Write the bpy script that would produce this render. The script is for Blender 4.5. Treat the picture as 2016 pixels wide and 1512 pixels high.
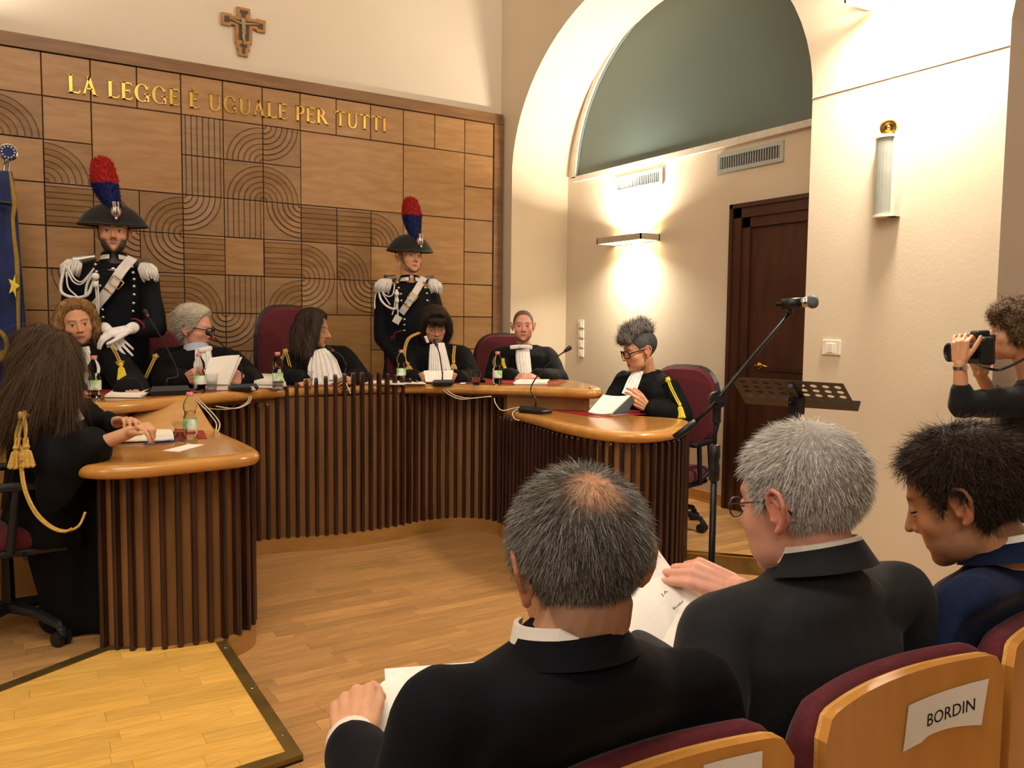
import bpy, bmesh, math, random
import numpy as np
from mathutils import Vector, Matrix
random.seed(7); RNG = np.random.default_rng(11)
for o in list(bpy.data.objects): bpy.data.objects.remove(o)
SC = bpy.context.scene; COL = SC.collection
PI = math.pi
# ---------------------------------------------------------------- camera
FPX, CX, CY, EYE = 1620.0, 1008.0, 756.0, 1.42
_up = np.array([-(780-CX)/FPX, (23156-CY)/FPX, 1.0]); _up /= np.linalg.norm(_up)
_yy = np.array([(-10-CX)/FPX, (CY-632)/FPX, -1.0]); _yy -= _yy@_up*_up; _yy /= np.linalg.norm(_yy)
ROT = np.array([np.cross(_yy, _up), _yy, _up])
cd = bpy.data.cameras.new('camera'); cam = bpy.data.objects.new('camera', cd); COL.objects.link(cam)
cd.sensor_width = 36; cd.lens = FPX/2016*36; cd.clip_start = .05; cd.clip_end = 60
M4 = Matrix([list(r)+[0] for r in ROT.tolist()]+[[0,0,0,1]]); M4.translation = (0,0,EYE)
cam.matrix_world = M4; SC.camera = cam
def U(x, y, **k):
    d = ROT@np.array([(x-CX)/FPX, (CY-y)/FPX, -1.0])
    if 'D' in k: t = k['D']
    elif 'Z' in k: t = (k['Z']-EYE)/d[2]
    elif 'Y' in k: t = k['Y']/d[1]
    else: t = k['X']/d[0]
    return d*t+np.array([0,0,EYE])
def J(x, y, D): return U(x, y, D=D)
# ---------------------------------------------------------------- world, light, exposure
SC.view_settings.view_transform = 'Standard'; SC.view_settings.look = 'None'
SC.view_settings.exposure = -0.12; SC.view_settings.gamma = 1; SC.view_settings.use_curve_mapping = False
w = bpy.data.worlds.new('world'); SC.world = w; w.use_nodes = True
w.node_tree.nodes['Background'].inputs[0].default_value = (1, .93, .84, 1)
w.node_tree.nodes['Background'].inputs[1].default_value = .14
def area(name, loc, look, sx, sy, power, col=(1,.90,.76), spread=180):
    l = bpy.data.lights.new(name, 'AREA'); l.shape = 'RECTANGLE'; l.size = sx; l.size_y = sy
    l.energy = power; l.color = col; l.spread = math.radians(spread)
    o = bpy.data.objects.new(name, l); COL.objects.link(o); o.location = loc
    d = Vector(look)-Vector(loc); o.rotation_euler = d.to_track_quat('-Z', 'Y').to_euler(); return o
area('ceiling_light', (0.3, 1.6, 4.9), (0.9, 3.0, 0), 3.0, 3.0, 205)
area('ceiling_light', (-1.5, -2.5, 4.9), (0.2, 1.5, 1.0), 3.0, 2.5, 150)
area('window_daylight', (-3.4, 1.0, 2.6), (2.0, 3.5, 1.2), 2.0, 2.0, 50, (1,.93,.85))
area('wall_lamp_light', (-0.55, 6.2, 3.55), (-0.5, 6.46, 4.1), .5, .15, 60, (1,.9,.76))
# ---------------------------------------------------------------- helpers
OFF = {}
def lin(c):
    if isinstance(c, str):
        c = [int(c[i:i+2], 16)/255 for i in (0, 2, 4)]
        c = [x/12.92 if x <= .04045 else ((x+.055)/1.055)**2.4 for x in c]
    return tuple(c)
def build(name, V, F, m=None, parent=None, smooth=False, col=None):
    V = np.asarray(V, float).reshape(-1, 3)
    off = OFF.get(parent.name, np.zeros(3)) if parent else np.zeros(3)
    me = bpy.data.meshes.new(name); me.from_pydata((V-off).tolist(), [], [list(map(int, f)) for f in F])
    if smooth is True: me.polygons.foreach_set('use_smooth', [True]*len(me.polygons))
    if col is not None:
        a = me.color_attributes.new('Col', 'FLOAT_COLOR', 'POINT')
        c = np.ones((len(V), 4)); c[:, :3] = col; a.data.foreach_set('color', c.ravel())
    if m: me.materials.append(m)
    o = bpy.data.objects.new(name, me); COL.objects.link(o)
    if parent: o.parent = parent
    OFF[o.name] = off; me.update(); return o
def wrap(name, me, m, parent):
    """an evaluated mesh already in world coordinates becomes an object under parent"""
    off = OFF.get(parent.name, np.zeros(3)) if parent else np.zeros(3)
    if parent: me.transform(Matrix.Translation(Vector(-off)))
    if m: me.materials.clear(); me.materials.append(m)
    o = bpy.data.objects.new(name, me); COL.objects.link(o)
    if parent: o.parent = parent
    OFF[o.name] = off; return o
def tag(o, label=None, cat=None, group=None, kind=None):
    for k, v in (('label', label), ('category', cat), ('group', group), ('kind', kind)):
        if v: o[k] = v
    return o
def thing(name, loc, label, cat, group=None):
    o = bpy.data.objects.new(name, None); COL.objects.link(o); o.location = loc; o.empty_display_size = .1
    OFF[o.name] = np.array(loc, float); return tag(o, label, cat, group)
def dup(o, parent=None, top=True):
    c = o.copy(); COL.objects.link(c)
    if parent: c.parent = parent
    for ch in o.children: dup(ch, c, False)
    return c
def place(o, loc, rz=0, s=1):
    o.location = Vector([float(v) for v in loc]); o.rotation_euler = (0, 0, rz); o.scale = (s, s, s); return o
# --- mesh pieces (V, F)
def merge(*ps):
    V = []; F = []; n = 0
    for v, f in ps:
        v = np.asarray(v, float).reshape(-1, 3); V.append(v); F += [[i+n for i in q] for q in f]; n += len(v)
    return np.vstack(V), F
def box(x0, x1, y0, y1, z0, z1):
    v = [(x, y, z) for z in (z0, z1) for y in (y0, y1) for x in (x0, x1)]
    return v, [(0,2,3,1),(4,5,7,6),(0,1,5,4),(2,6,7,3),(0,4,6,2),(1,3,7,5)]
def obox(c, sz, R=None):
    v, f = box(-sz[0]/2, sz[0]/2, -sz[1]/2, sz[1]/2, -sz[2]/2, sz[2]/2); v = np.array(v)
    if R is not None: v = v@np.asarray(R).T
    return v+np.array(c), f
def rbox(c, sz, r, R=None, n=3):
    """rounded box"""
    bm = bmesh.new(); bmesh.ops.create_cube(bm, size=1)
    for v in bm.verts: v.co = Vector((v.co.x*sz[0], v.co.y*sz[1], v.co.z*sz[2]))
    bmesh.ops.bevel(bm, geom=bm.edges[:], offset=r, segments=n, affect='EDGES', profile=.5)
    bm.verts.index_update(); v = np.array([q.co[:] for q in bm.verts]); f = [[q.index for q in p.verts] for p in bm.faces]; bm.free()
    if R is not None: v = v@np.asarray(R).T
    return v+np.array(c), f
def norm(v): v = np.asarray(v, float); return v/(np.linalg.norm(v)+1e-12)
def frame(d):
    d = norm(d); a = np.array([0,0,1.]) if abs(d[2]) < .9 else np.array([1.,0,0])
    u = norm(np.cross(a, d)); return u, np.cross(d, u), d
def tube(pts, r, n=10, cap=True):
    """tube along pts, radius r (number or list); parallel frames"""
    P = np.array([np.asarray(p, float) for p in pts]); m = len(P); r = np.broadcast_to(np.asarray(r, float), (m,))
    T = np.gradient(P, axis=0); u, v, _ = frame(T[0]); V = []
    for i in range(m):
        t = norm(T[i]); u = norm(u-u@t*t); v = np.cross(t, u)
        a = np.arange(n)*2*PI/n; V.append(P[i]+r[i]*(np.cos(a)[:, None]*u+np.sin(a)[:, None]*v))
    V = np.vstack(V); F = [(i*n+j, i*n+(j+1)%n, (i+1)*n+(j+1)%n, (i+1)*n+j) for i in range(m-1) for j in range(n)]
    if cap: F += [list(range(n))[::-1], [(m-1)*n+j for j in range(n)]]
    return V, F
def lathe(prof, c=(0,0,0), n=20, R=None):
    """profile [(r,z)] about z"""
    V = []; F = []; m = len(prof)
    for r, z in prof:
        a = np.arange(n)*2*PI/n; V.append(np.c_[r*np.cos(a), r*np.sin(a), np.full(n, z)])
    V = np.vstack(V)
    F = [(i*n+j, i*n+(j+1)%n, (i+1)*n+(j+1)%n, (i+1)*n+j) for i in range(m-1) for j in range(n)]
    if prof[0][0] > 1e-5: F.append(list(range(n))[::-1])
    if prof[-1][0] > 1e-5: F.append([(m-1)*n+j for j in range(n)])
    if R is not None: V = V@np.asarray(R).T
    return V+np.array(c), F
def ell(c, r, R=None, n=16, m=10):
    V = []
    for i in range(m+1):
        t = PI*i/m; a = np.arange(n)*2*PI/n
        V.append(np.c_[np.sin(t)*np.cos(a), np.sin(t)*np.sin(a), np.full(n, -math.cos(t))])
    V = np.vstack(V)*np.array(r)
    if R is not None: V = V@np.asarray(R).T
    F = [(i*n+j, i*n+(j+1)%n, (i+1)*n+(j+1)%n, (i+1)*n+j) for i in range(m) for j in range(n)]
    return V+np.array(c), F
def caps(a, b, ra, rb, n=14):
    """closed tapered capsule"""
    a = np.asarray(a, float); b = np.asarray(b, float); u, v, d = frame(b-a); V = []
    ring = [(a-d*ra*math.cos(t), ra*math.sin(t)) for t in (.02, .5, 1.05, PI/2)]+[(b+d*rb*math.cos(t), rb*math.sin(t)) for t in (PI/2, 1.05, .5, .02)]
    an = np.arange(n)*2*PI/n
    for c, r in ring: V.append(c+r*(np.cos(an)[:, None]*u+np.sin(an)[:, None]*v))
    m = len(ring); F = [(i*n+j, i*n+(j+1)%n, (i+1)*n+(j+1)%n, (i+1)*n+j) for i in range(m-1) for j in range(n)]
    return np.vstack(V), F+[list(range(n))[::-1], [(m-1)*n+j for j in range(n)]]
def chain(pts, rs, n=14):
    return merge(*[caps(pts[i], pts[i+1], rs[i], rs[i+1], n) for i in range(len(pts)-1)])
def loft(rings, n=24):
    """rings: (center, u-vector, v-vector) half axes"""
    an = np.arange(n)*2*PI/n; V = []
    for c, u, v in rings: V.append(np.asarray(c, float)+np.cos(an)[:, None]*np.asarray(u, float)+np.sin(an)[:, None]*np.asarray(v, float))
    m = len(rings); F = [(i*n+j, i*n+(j+1)%n, (i+1)*n+(j+1)%n, (i+1)*n+j) for i in range(m-1) for j in range(n)]
    return np.vstack(V), F+[list(range(n))[::-1], [(m-1)*n+j for j in range(n)]]
def poly_prism(P, z0, z1):
    """convex or simple polygon prism, P counter-clockwise"""
    n = len(P); V = [(x, y, z0) for x, y in P]+[(x, y, z1) for x, y in P]
    return V, [list(range(n))[::-1], list(range(n, 2*n))]+[(i, (i+1)%n, n+(i+1)%n, n+i) for i in range(n)]
def spline(P, n=8, closed=False):
    P = np.asarray(P, float); m = len(P); out = []
    for i in range(m if closed else m-1):
        g = (lambda k: P[k % m]) if closed else (lambda k: P[min(max(k, 0), m-1)])
        a, b, c, d = g(i-1), g(i), g(i+1), g(i+2)
        for t in np.arange(n)/n:
            out.append(.5*((2*b)+(c-a)*t+(2*a-5*b+4*c-d)*t*t+(3*b-a-3*c+d)*t**3))
    if not closed: out.append(P[-1])
    return np.array(out)
def resample(P, step):
    P = np.asarray(P); d = np.r_[0, np.cumsum(np.linalg.norm(np.diff(P, axis=0), axis=1))]
    s = np.arange(0, d[-1], step); return np.c_[[np.interp(s, d, P[:, k]) for k in range(P.shape[1])]].T, s
# --- procedural materials
MATS = {}
def nodes(name):
    m = bpy.data.materials.new(name); m.use_nodes = True; nt = m.node_tree; b = nt.nodes['Principled BSDF']; return m, nt, b
def mat(name, c, rough=.6, metal=0, c2=None, scale=20, stretch=(1,1,1), bump=0, rnd=0, attr=False, spec=.5, sheen=0, emit=None, trans=0, ior=1.45, coat=0, alpha=None, dist=0, detail=4, bscale=None):
    if name in MATS: return MATS[name]
    m, nt, b = nodes(name); L = nt.links.new; N = nt.nodes.new
    b.inputs['Roughness'].default_value = rough; b.inputs['Metallic'].default_value = metal
    b.inputs['Specular IOR Level'].default_value = spec; b.inputs['IOR'].default_value = ior
    b.inputs['Transmission Weight'].default_value = trans; b.inputs['Coat Weight'].default_value = coat
    if coat: b.inputs['Coat Roughness'].default_value = .12
    if sheen: b.inputs['Sheen Weight'].default_value = sheen; b.inputs['Sheen Roughness'].default_value = .4
    if alpha is not None: b.inputs['Alpha'].default_value = alpha
    c = lin(c); c2 = lin(c2) if c2 else tuple(x*.86 for x in c)
    tc = N('ShaderNodeTexCoord'); mp = N('ShaderNodeMapping'); mp.inputs['Scale'].default_value = stretch
    L(tc.outputs['Object'], mp.inputs['Vector'])
    nz = N('ShaderNodeTexNoise'); nz.inputs['Scale'].default_value = scale; nz.inputs['Detail'].default_value = detail; nz.inputs['Distortion'].default_value = dist
    L(mp.outputs[0], nz.inputs['Vector'])
    mx = N('ShaderNodeMix'); mx.data_type = 'RGBA'; mx.inputs[6].default_value = (*c, 1); mx.inputs[7].default_value = (*c2, 1)
    rp = N('ShaderNodeMapRange'); rp.inputs[1].default_value = .32; rp.inputs[2].default_value = .68
    L(nz.outputs['Fac'], rp.inputs[0]); L(rp.outputs[0], mx.inputs[0]); out = mx.outputs[2]
    if attr:
        at = N('ShaderNodeAttribute'); at.attribute_name = 'Col'; mm = N('ShaderNodeMix'); mm.data_type = 'RGBA'; mm.blend_type = 'MULTIPLY'
        mm.inputs[0].default_value = 1; L(out, mm.inputs[6]); L(at.outputs['Color'], mm.inputs[7]); out = mm.outputs[2]
    if rnd:
        oi = N('ShaderNodeObjectInfo'); mr = N('ShaderNodeMapRange'); mr.inputs[3].default_value = 1-rnd; mr.inputs[4].default_value = 1+rnd
        L(oi.outputs['Random'], mr.inputs[0]); hs = N('ShaderNodeHueSaturation'); L(mr.outputs[0], hs.inputs['Value']); L(out, hs.inputs['Color']); out = hs.outputs[0]
        ad = N('ShaderNodeVectorMath'); ad.operation = 'ADD'; ml = N('ShaderNodeMath'); ml.operation = 'MULTIPLY'; ml.inputs[1].default_value = 37
        L(oi.outputs['Random'], ml.inputs[0]); L(mp.outputs[0], ad.inputs[0]); L(ml.outputs[0], ad.inputs[1]); L(ad.outputs[0], nz.inputs['Vector'])
    L(out, b.inputs['Base Color'])
    if bump:
        n2 = N('ShaderNodeTexNoise'); n2.inputs['Scale'].default_value = bscale or scale*3; L(mp.outputs[0], n2.inputs['Vector'])
        bp = N('ShaderNodeBump'); bp.inputs['Strength'].default_value = bump; bp.inputs['Distance'].default_value = .01
        L(n2.outputs['Fac'], bp.inputs['Height']); L(bp.outputs[0], b.inputs['Normal'])
    if emit:
        b.inputs['Emission Color'].default_value = (*lin(emit[0]), 1); b.inputs['Emission Strength'].default_value = emit[1]
    MATS[name] = m; return m
W_TILE = mat('carved_panel_wood', 'A98050', .42, c2='976E40', scale=3.2, stretch=(1.2,1,7), rnd=.1, dist=.6, bump=.05)
W_FRAME = mat('panel_frame_wood', '86613C', .45, c2='6E4D2E', scale=3, stretch=(1,1,8))
W_DARK = mat('dark_joint', '2A1810', .8)
W_SLAT = mat('dark_slat_wood', '3B2118', .3, c2='241310', scale=8, stretch=(3,3,.5), rnd=.18, coat=.15)
W_BACK = mat('desk_backing_wood', '8A5F33', .5, c2='76502B', scale=6, stretch=(3,3,.5))
W_TOP = mat('desk_top_wood', 'B07A38', .22, c2='9C692C', scale=5, stretch=(.8,3,3), coat=.35, dist=.5)
W_RIM = mat('desk_rim_wood', 'C08A44', .25, c2='AE7836', scale=5, stretch=(1,3,3), coat=.4, dist=.4)
W_PLAIN = mat('desk_front_wood', 'A5763E', .35, c2='946832', scale=5, stretch=(1,1,5))
W_FLOOR = mat('parquet_wood', 'B88C58', .33, c2='A4794A', scale=6, stretch=(.9,7,7), rnd=.13, attr=True, dist=.8)
W_RAMP = mat('yellow_parquet_wood', 'DFB05A', .36, c2='CC9C48', scale=6, stretch=(.9,7,7), rnd=.07, attr=True, dist=.8)
PLASTER = mat('cream_plaster', 'D2C3AB', .85, c2='CCBBA1', scale=1.2, bump=.06, bscale=60)
PLASTER_W = mat('white_plaster', 'D6C9B6', .85, c2='D0C1AC', scale=.8, bump=.05, bscale=50)
PLASTER_V = mat('pale_recess_plaster', 'E2D6D2', .85, c2='DCCFCB', scale=.8)
BLACK = mat('black_plastic', '17171A', .42, bump=.05, scale=80)
BLACKM = mat('black_metal', '141414', .32, metal=.3)
CHROME = mat('chrome', 'C9C7C2', .18, metal=1)
BRASS = mat('brass', 'C9A14A', .25, metal=1)
BRASSD = mat('dull_brass_edging', '8A7440', .38, metal=.75, c2='6E5A30', scale=9)
WHITEP = mat('white_plastic', 'E4DCCB', .35)
PAPER = mat('white_paper', 'EDE7DD', .8, c2='E6DFD3', scale=6)
RED = mat('red_leather_mat', '9B1F26', .5, c2='86171F', scale=40, bump=.1)
REDFAB = mat('burgundy_fabric', '5C1620', .88, c2='4A1018', scale=90, bump=.12, sheen=.1)
SKINM = mat('skin', 'FFFFFF', .5, c2='F2F2F2', scale=60, attr=True, bump=.04, bscale=500, spec=.35)
SKINM.node_tree.nodes['Principled BSDF'].inputs['Subsurface Weight'].default_value = .06
SKINM.node_tree.nodes['Principled BSDF'].inputs['Subsurface Radius'].default_value = (.012,.005,.003)
HAIRM = mat('hair', 'FFFFFF', .6, c2='D5D5D5', scale=120, attr=True, spec=.2)
ROBE = mat('black_robe_cloth', '0C0C0E', .8, c2='09090A', scale=30, spec=.15, sheen=.02, bump=.1, bscale=200)
JABOT = mat('white_jabot_cloth', 'E6E2DC', .85, c2='DAD5CE', scale=25, bump=.1)
CORD = mat('yellow_cord', 'C8A24A', .55, c2='A98232', scale=150, bump=.3)
CORDY = mat('bright_yellow_cord', 'E3D02A', .55, c2='C9B01E', scale=150, bump=.3)
SUIT = mat('black_suit_cloth', '0D0D13', .88, c2='0A0A0F', scale=60, spec=.15, sheen=.03, bump=.12, bscale=500)
NAVY = mat('navy_suit_cloth', '171F3C', .88, c2='121932', scale=60, spec=.15, sheen=.05, bump=.12, bscale=500)
UNIF = mat('uniform_cloth', '0D0F17', .8, c2='0A0B12', scale=40, spec=.2, sheen=.02, bump=.08)
# ================================================================ room shell
XR, XA, YB, ZC = 3.91, 4.52, 6.46, 5.1     # right wall plane, recess wall plane, back wall plane, ceiling
def planks(parent, poly, z, m, name='plank', wdt=.071, keep=300, y0=None, th=.012, tone=.12, lim=None, zf=None):
    """parquet strips clipped to a convex polygon (x,y); the nearest are objects, the rest one mesh"""
    P = [tuple(p) for p in poly]; ys = [p[1] for p in P]; xs = [p[0] for p in P]; out = []
    def clip(q):
        n = len(P)
        for i in range(n):
            a, b = P[i], P[(i+1) % n]; r = []
            for k in range(len(q)):
                c, d = q[k], q[(k+1) % len(q)]
                sc = (b[0]-a[0])*(c[1]-a[1])-(b[1]-a[1])*(c[0]-a[0]); sd = (b[0]-a[0])*(d[1]-a[1])-(b[1]-a[1])*(d[0]-a[0])
                if sc >= 0: r.append(c)
                if sc*sd < 0: t = sc/(sc-sd); r.append((c[0]+(d[0]-c[0])*t, c[1]+(d[1]-c[1])*t))
            q = r
            if len(q) < 3: return None
        return q
    y = min(ys); g = .00045
    while y < max(ys):
        x = min(xs)-random.random()*.4
        while x < max(xs):
            l = random.choice((.28,.36,.42,.5,.6)); q = clip([(x+g, y+g), (x+l-g, y+g), (x+l-g, y+wdt-g), (x+g, y+wdt-g)]); x += l
            if q: out.append((q, 1+random.uniform(-tone, tone)))
        y += wdt
    def score(q):
        c = np.mean(q[0], axis=0); p = ROT.T@np.array([c[0], c[1], -1.3]); zc = -p[2]
        if zc < .3: return 1e3
        sx, sy = CX+FPX*p[0]/zc, CY-FPX*p[1]/zc
        return zc if -60 < sx < 2080 and -60 < sy < 1600 else 100+zc
    out.sort(key=score); rest = []
    for i, (q, t) in enumerate(out):
        v, f = poly_prism(q, z-th, z); v = np.array(v)
        if zf is not None: v[:, 2] += zf(v[:, 0], v[:, 1])-z
        if i < keep and score((q, t)) < 100: build(name, v, f, m, parent, col=(t, t*.99, t*.97))
        else: rest.append((v, f, t))
    if rest:
        V, F = merge(*[(v, f) for v, f, t in rest]); c = np.concatenate([np.full(len(v), t) for v, f, t in rest])
        o = build(name+'_field', V, F, m, parent, col=np.c_[c, c*.99, c*.97]); tag(o, kind='stuff')
floor = build('floor', *box(-3.6, 4.6, -5.2, 6.6, -.2, -.013), W_DARK); tag(floor, kind='structure')
planks(floor, [(-1.6,-1.2),(3.9,-1.2),(3.9,5.3),(-1.6,5.3)], 0, W_FLOOR)
tag(build('ceiling', *box(-3.6, 4.7, -5.2, 6.7, ZC, ZC+.2), PLASTER_W), kind='structure')
tag(build('wall_back', *box(-3.6, 4.7, YB, YB+.2, 0, ZC), PLASTER_W), kind='structure')
tag(build('wall_left', *box(-3.8, -3.6, -5.2, 6.7, 0, ZC), PLASTER_W), kind='structure')
tag(build('wall_rear', *box(-3.6, 4.7, -5.4, -5.2, 0, ZC), PLASTER_W), kind='structure')
# right wall with arched openings
A1, A2, ZS, AB = 3.10, 6.27, 2.70, 1.29
B1, B2 = -1.15, 2.045
def arch_wall(y0, y1, arches, zc, X0, X1):
    ys = [y0]
    for a, b in arches:
        ys += [a]+[(a+b)/2-(b-a)/2*math.cos(PI*k/36) for k in range(37)]+[b]
    ys.append(y1); zl = []
    for i, y in enumerate(ys):
        z = 0
        for a, b in arches:
            if a-1e-9 <= y <= b+1e-9: z = ZS+AB*math.sqrt(max(0, 1-((2*y-a-b)/(b-a))**2))
        zl.append(z)
    V = []; F = []
    # jamb ends duplicated: first and last sample of an arch stand at z=0 and z=springing
    for i, y in enumerate(ys):
        z = zl[i]
        if i and abs(ys[i-1]-y) > 1e-9 and i+1 < len(ys) and abs(ys[i+1]-y) < 1e-9: z = 0
        if i and abs(ys[i-1]-y) < 1e-9 and any(abs(y-b) < 1e-9 for a, b in arches) and i+1 < len(ys) and abs(ys[i+1]-y) > 1e-9: z = 0
        V += [(X0, y, z), (X0, y, zc), (X1, y, z), (X1, y, zc)]
    for i in range(len(ys)-1):
        a, b = 4*i, 4*i+4
        F += [(a, a+1, b+1, b), (a+2, b+2, b+3, a+3), (a, b, b+2, a+2)]
    return V, F
wr = build('wall_right', *arch_wall(-5.2, YB, [(B1, B2), (A1, A2)], ZC, XR, XA), PLASTER); tag(wr, kind='structure')
tag(build('wall_recess', *box(XA, XA+.15, 2.6, 6.7, 0, ZC), PLASTER), kind='structure')
tag(build('wall_recess_side', *box(XR+.012, XA+.1, A2, A2+.1, 0, ZC), PLASTER_W), kind='structure')
tag(build('wall_recess_front', *box(XA-.08, XA+.15, -5.2, 2.2, 0, ZC), PLASTER_V), kind='structure')
# narrow ledge line at the springing of the pier
tag(build('trim_1', *box(XR-.006, XR, B2, A1, ZS-.006, ZS), PLASTER), kind='structure')
# skirting of the recess wall (wood, on the raised floor)
tag(build('baseboard_recess', *merge(box(XA-.018, XA, 4.13, 6.2, .1, .18), box(XA-.03, XA, 4.13, 6.2, .1, .112)), W_RIM), kind='structure')
# lunette window
def ring(yc, zc, a, b, a2, b2, X0, X1, n=48, t0=0, t1=PI):
    V = []; F = []
    for k in range(n+1):
        t = t0+(t1-t0)*k/n
        for aa, bb in ((a, b), (a2, b2)):
            for X in (X0, X1): V.append((X, yc+aa*math.cos(t), zc+bb*math.sin(t)))
    for k in range(n):
        i = 4*k; j = i+4
        F += [(i, j, j+1, i+1), (i+2, i+3, j+3, j+2), (i, i+2, j+2, j), (i+1, j+1, j+3, i+3)]
    return V, F
GL = mat('grey_green_glass', '5C6B64', .35, c2='525F5A', scale=.6, spec=.5)
FR = mat('pale_window_frame', 'CFC6B4', .5)
wyc, wa, wb, wz = 4.64, 1.47, 1.30, 2.75
win = build('window_1', *merge(ring(wyc, wz, wa, wb, wa+.05, wb+.05, XA-.035, XA), box(XA-.035, XA, wyc-wa-.05, wyc+wa+.05, wz-.035, wz+.01)), FR); tag(win, kind='structure')
V = [(XA-.012, wyc, wz)]+[(XA-.012, wyc+wa*math.cos(PI*k/40), wz+wb*math.sin(PI*k/40)) for k in range(41)]
V = V+[(x+.008, y, z) for x, y, z in V]; F = [(0, k+1, k+2) for k in range(40)]+[(42, 43+k+1, 43+k) for k in range(40)]
build('pane', V, F, GL, win)
DKG = mat('window_bead', '7F8A88', .4)
build('window_frame', *ring(wyc, wz, wa-.02, wb-.02, wa, wb, XA-.02, XA-.01), DKG, win)
# door in the recess wall: Y from its left edge to beyond the pier
yl = U(1449, 405, X=XA)[1]; zt = U(1449, 405, X=XA)[2]; DW = mat('dark_door_wood', '4A2A1C', .4, c2='3A1F15', scale=5, stretch=(3,3,.6), coat=.1)
y2 = yl-1.05
door = build('door_1', *box(XA-.012, XA-.004, y2+.12, yl-.12, .1, zt-.12), DW); tag(door, kind='structure')
build('door_frame', *merge(box(XA-.05, XA, yl-.10, yl, .1, zt), box(XA-.05, XA, y2, y2+.10, .1, zt), box(XA-.05, XA, y2, yl, zt-.10, zt),
      box(XA-.065, XA, yl-.03, yl, .1, zt), box(XA-.065, XA, y2, yl, zt-.03, zt), box(XA-.035, XA, yl-.17, yl-.10, .1, zt-.1), box(XA-.035, XA, y2+.1, yl-.1, zt-.17, zt-.1)), DW, door)
for z0, z1 in ((.32, .95), (1.12, zt-.33)):
    build('door_panel', *merge(box(XA-.026, XA-.012, y2+.28, yl-.34, z0, z1), box(XA-.03, XA-.012, y2+.30, yl-.36, z0+.02, z1-.02)), DW, door)
hp = U(1490, 720, X=XA-.05)
build('door_handle', *merge(tube([(XA-.02, hp[1], hp[2]), (XA-.07, hp[1], hp[2])], .009), tube([(XA-.07, hp[1], hp[2]), (XA-.075, hp[1]-.06, hp[2]+.006), (XA-.07, hp[1]-.11, hp[2])], [.009,.008,.006]), lathe([(.0,0),(.024,.002),(.022,.008),(0,.01)], (XA-.02, hp[1], hp[2]), 14, R=[[0,0,-1],[0,1,0],[1,0,0]])), BRASS, door, smooth=True)
build('keyhole', *ell((XA-.02, hp[1], hp[2]-.14), (.006,.011,.016)), BRASS, door)
# raised floors
JP = .24
L1R = [tuple(U(1389.5,1090,Z=.1)[:2]), tuple(U(1515,1100,Z=.1)[:2])]
d1 = np.array(L1R[1])-np.array(L1R[0]); d1 = d1/np.linalg.norm(d1)
pr0 = np.array(L1R[0])-d1*.62; pr1 = np.array(L1R[1])+d1*.9
def ccw(P):
    a = sum(P[i][0]*P[(i+1)%len(P)][1]-P[(i+1)%len(P)][0]*P[i][1] for i in range(len(P))); return P if a > 0 else P[::-1]
polyR = ccw([tuple(pr0), tuple(pr1), (XA, pr1[1]-.2), (XA, 6.3), (3.93, 6.3), (3.3, 4.7), (2.95, 4.5)])
plR = build('platform_right', *poly_prism(polyR, 0, .086), W_DARK); tag(plR, 'raised parquet platform with a brass riser under the clerk desk', 'platform')
planks(plR, [p for p in polyR], .1, W_FLOOR, keep=160)
e0, e1 = pr0, pr1
nrm = np.array([-d1[1], d1[0]]);
if nrm@np.array([0,0]-e0) < 0: nrm = -nrm
q = [e0, e1, e1+nrm*.012, e0+nrm*.012]
build('riser', *poly_prism(ccw([tuple(p) for p in q]), 0, .098), BRASSD, plR)
q = [e0-nrm*.03, e1-nrm*.03, e1+nrm*.016, e0+nrm*.016]
build('brass_nosing', *poly_prism(ccw([tuple(p) for p in q]), .097, .104), BRASS, plR)
# left platform (behind the ramp) and the judges' platform
rA = U(205,1275,Z=.1)[:2]; rB = U(0,1352,Z=.1)[:2]; dl = (rB-rA)/np.linalg.norm(rB-rA)
polyL = ccw([tuple(rA+np.array([.0,.0])), (.93,3.62), (.97,4.0), (.9,4.5), (.55,5.0), (-3.5,5.0), (-3.5, 1.7), tuple(rB+dl*2.2)])
plL = build('platform_left', *poly_prism(polyL, 0, .086), W_DARK); tag(plL, 'raised parquet platform under the black swivel chair beside the ramp', 'platform')
planks(plL, ccw([tuple(rA), (rA[0],4.95), (-1.2,4.95), tuple(rB+dl*1.3)]), .1, W_FLOOR, keep=200)
plJ = build('platform_judges', *poly_prism([(-3.5,4.9),(.45,4.9),(1.0,5.05),(2.0,5.1),(2.9,4.98),(3.15,4.55),(3.9,4.4),(3.9,YB),(-3.5,YB)], 0, JP-.012), BRASSD); tag(plJ, "taller platform behind the main bench with an olive riser", 'platform')
planks(plJ, [(-1,4.9),(.45,4.9),(1.2,5.1),(1.2,6.3),(-1,6.3)], JP, W_FLOOR, keep=80)
build('nosing', *box(-3.5,.45,4.885,4.915,JP-.004,JP+.004), BRASS, plJ)
# ramp with brass edging
rC = U(440,1250,Z=.09); rD = U(597,1487,Z=.02); rB2 = np.array([*(rB+dl*1.8), .1]); rE = np.array([rB2[0], 2.2, .1]); rA3 = np.array([*rA, .1])
cf = np.linalg.lstsq(np.array([[p[0], p[1], 1] for p in (rC, rD, rA3, rB2)]), np.array([p[2] for p in (rC, rD, rA3, rB2)]), rcond=None)[0]
zr = lambda x, y: cf[0]*x+cf[1]*y+cf[2]
pR = ccw([tuple(rC[:2]), tuple(rD[:2]), tuple(rE[:2]), tuple(rB2[:2]), tuple(rA)])
v, f = poly_prism(pR, 0, 1); v = np.array(v); n = len(pR); v[n:, 2] = zr(v[n:, 0], v[n:, 1])-.013; v[:n, 2] = .001
ramp = build('ramp', v, f, W_DARK); tag(ramp, 'yellow parquet ramp edged in dull brass at the foot of the curved desk', 'ramp')
ins = .045
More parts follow.
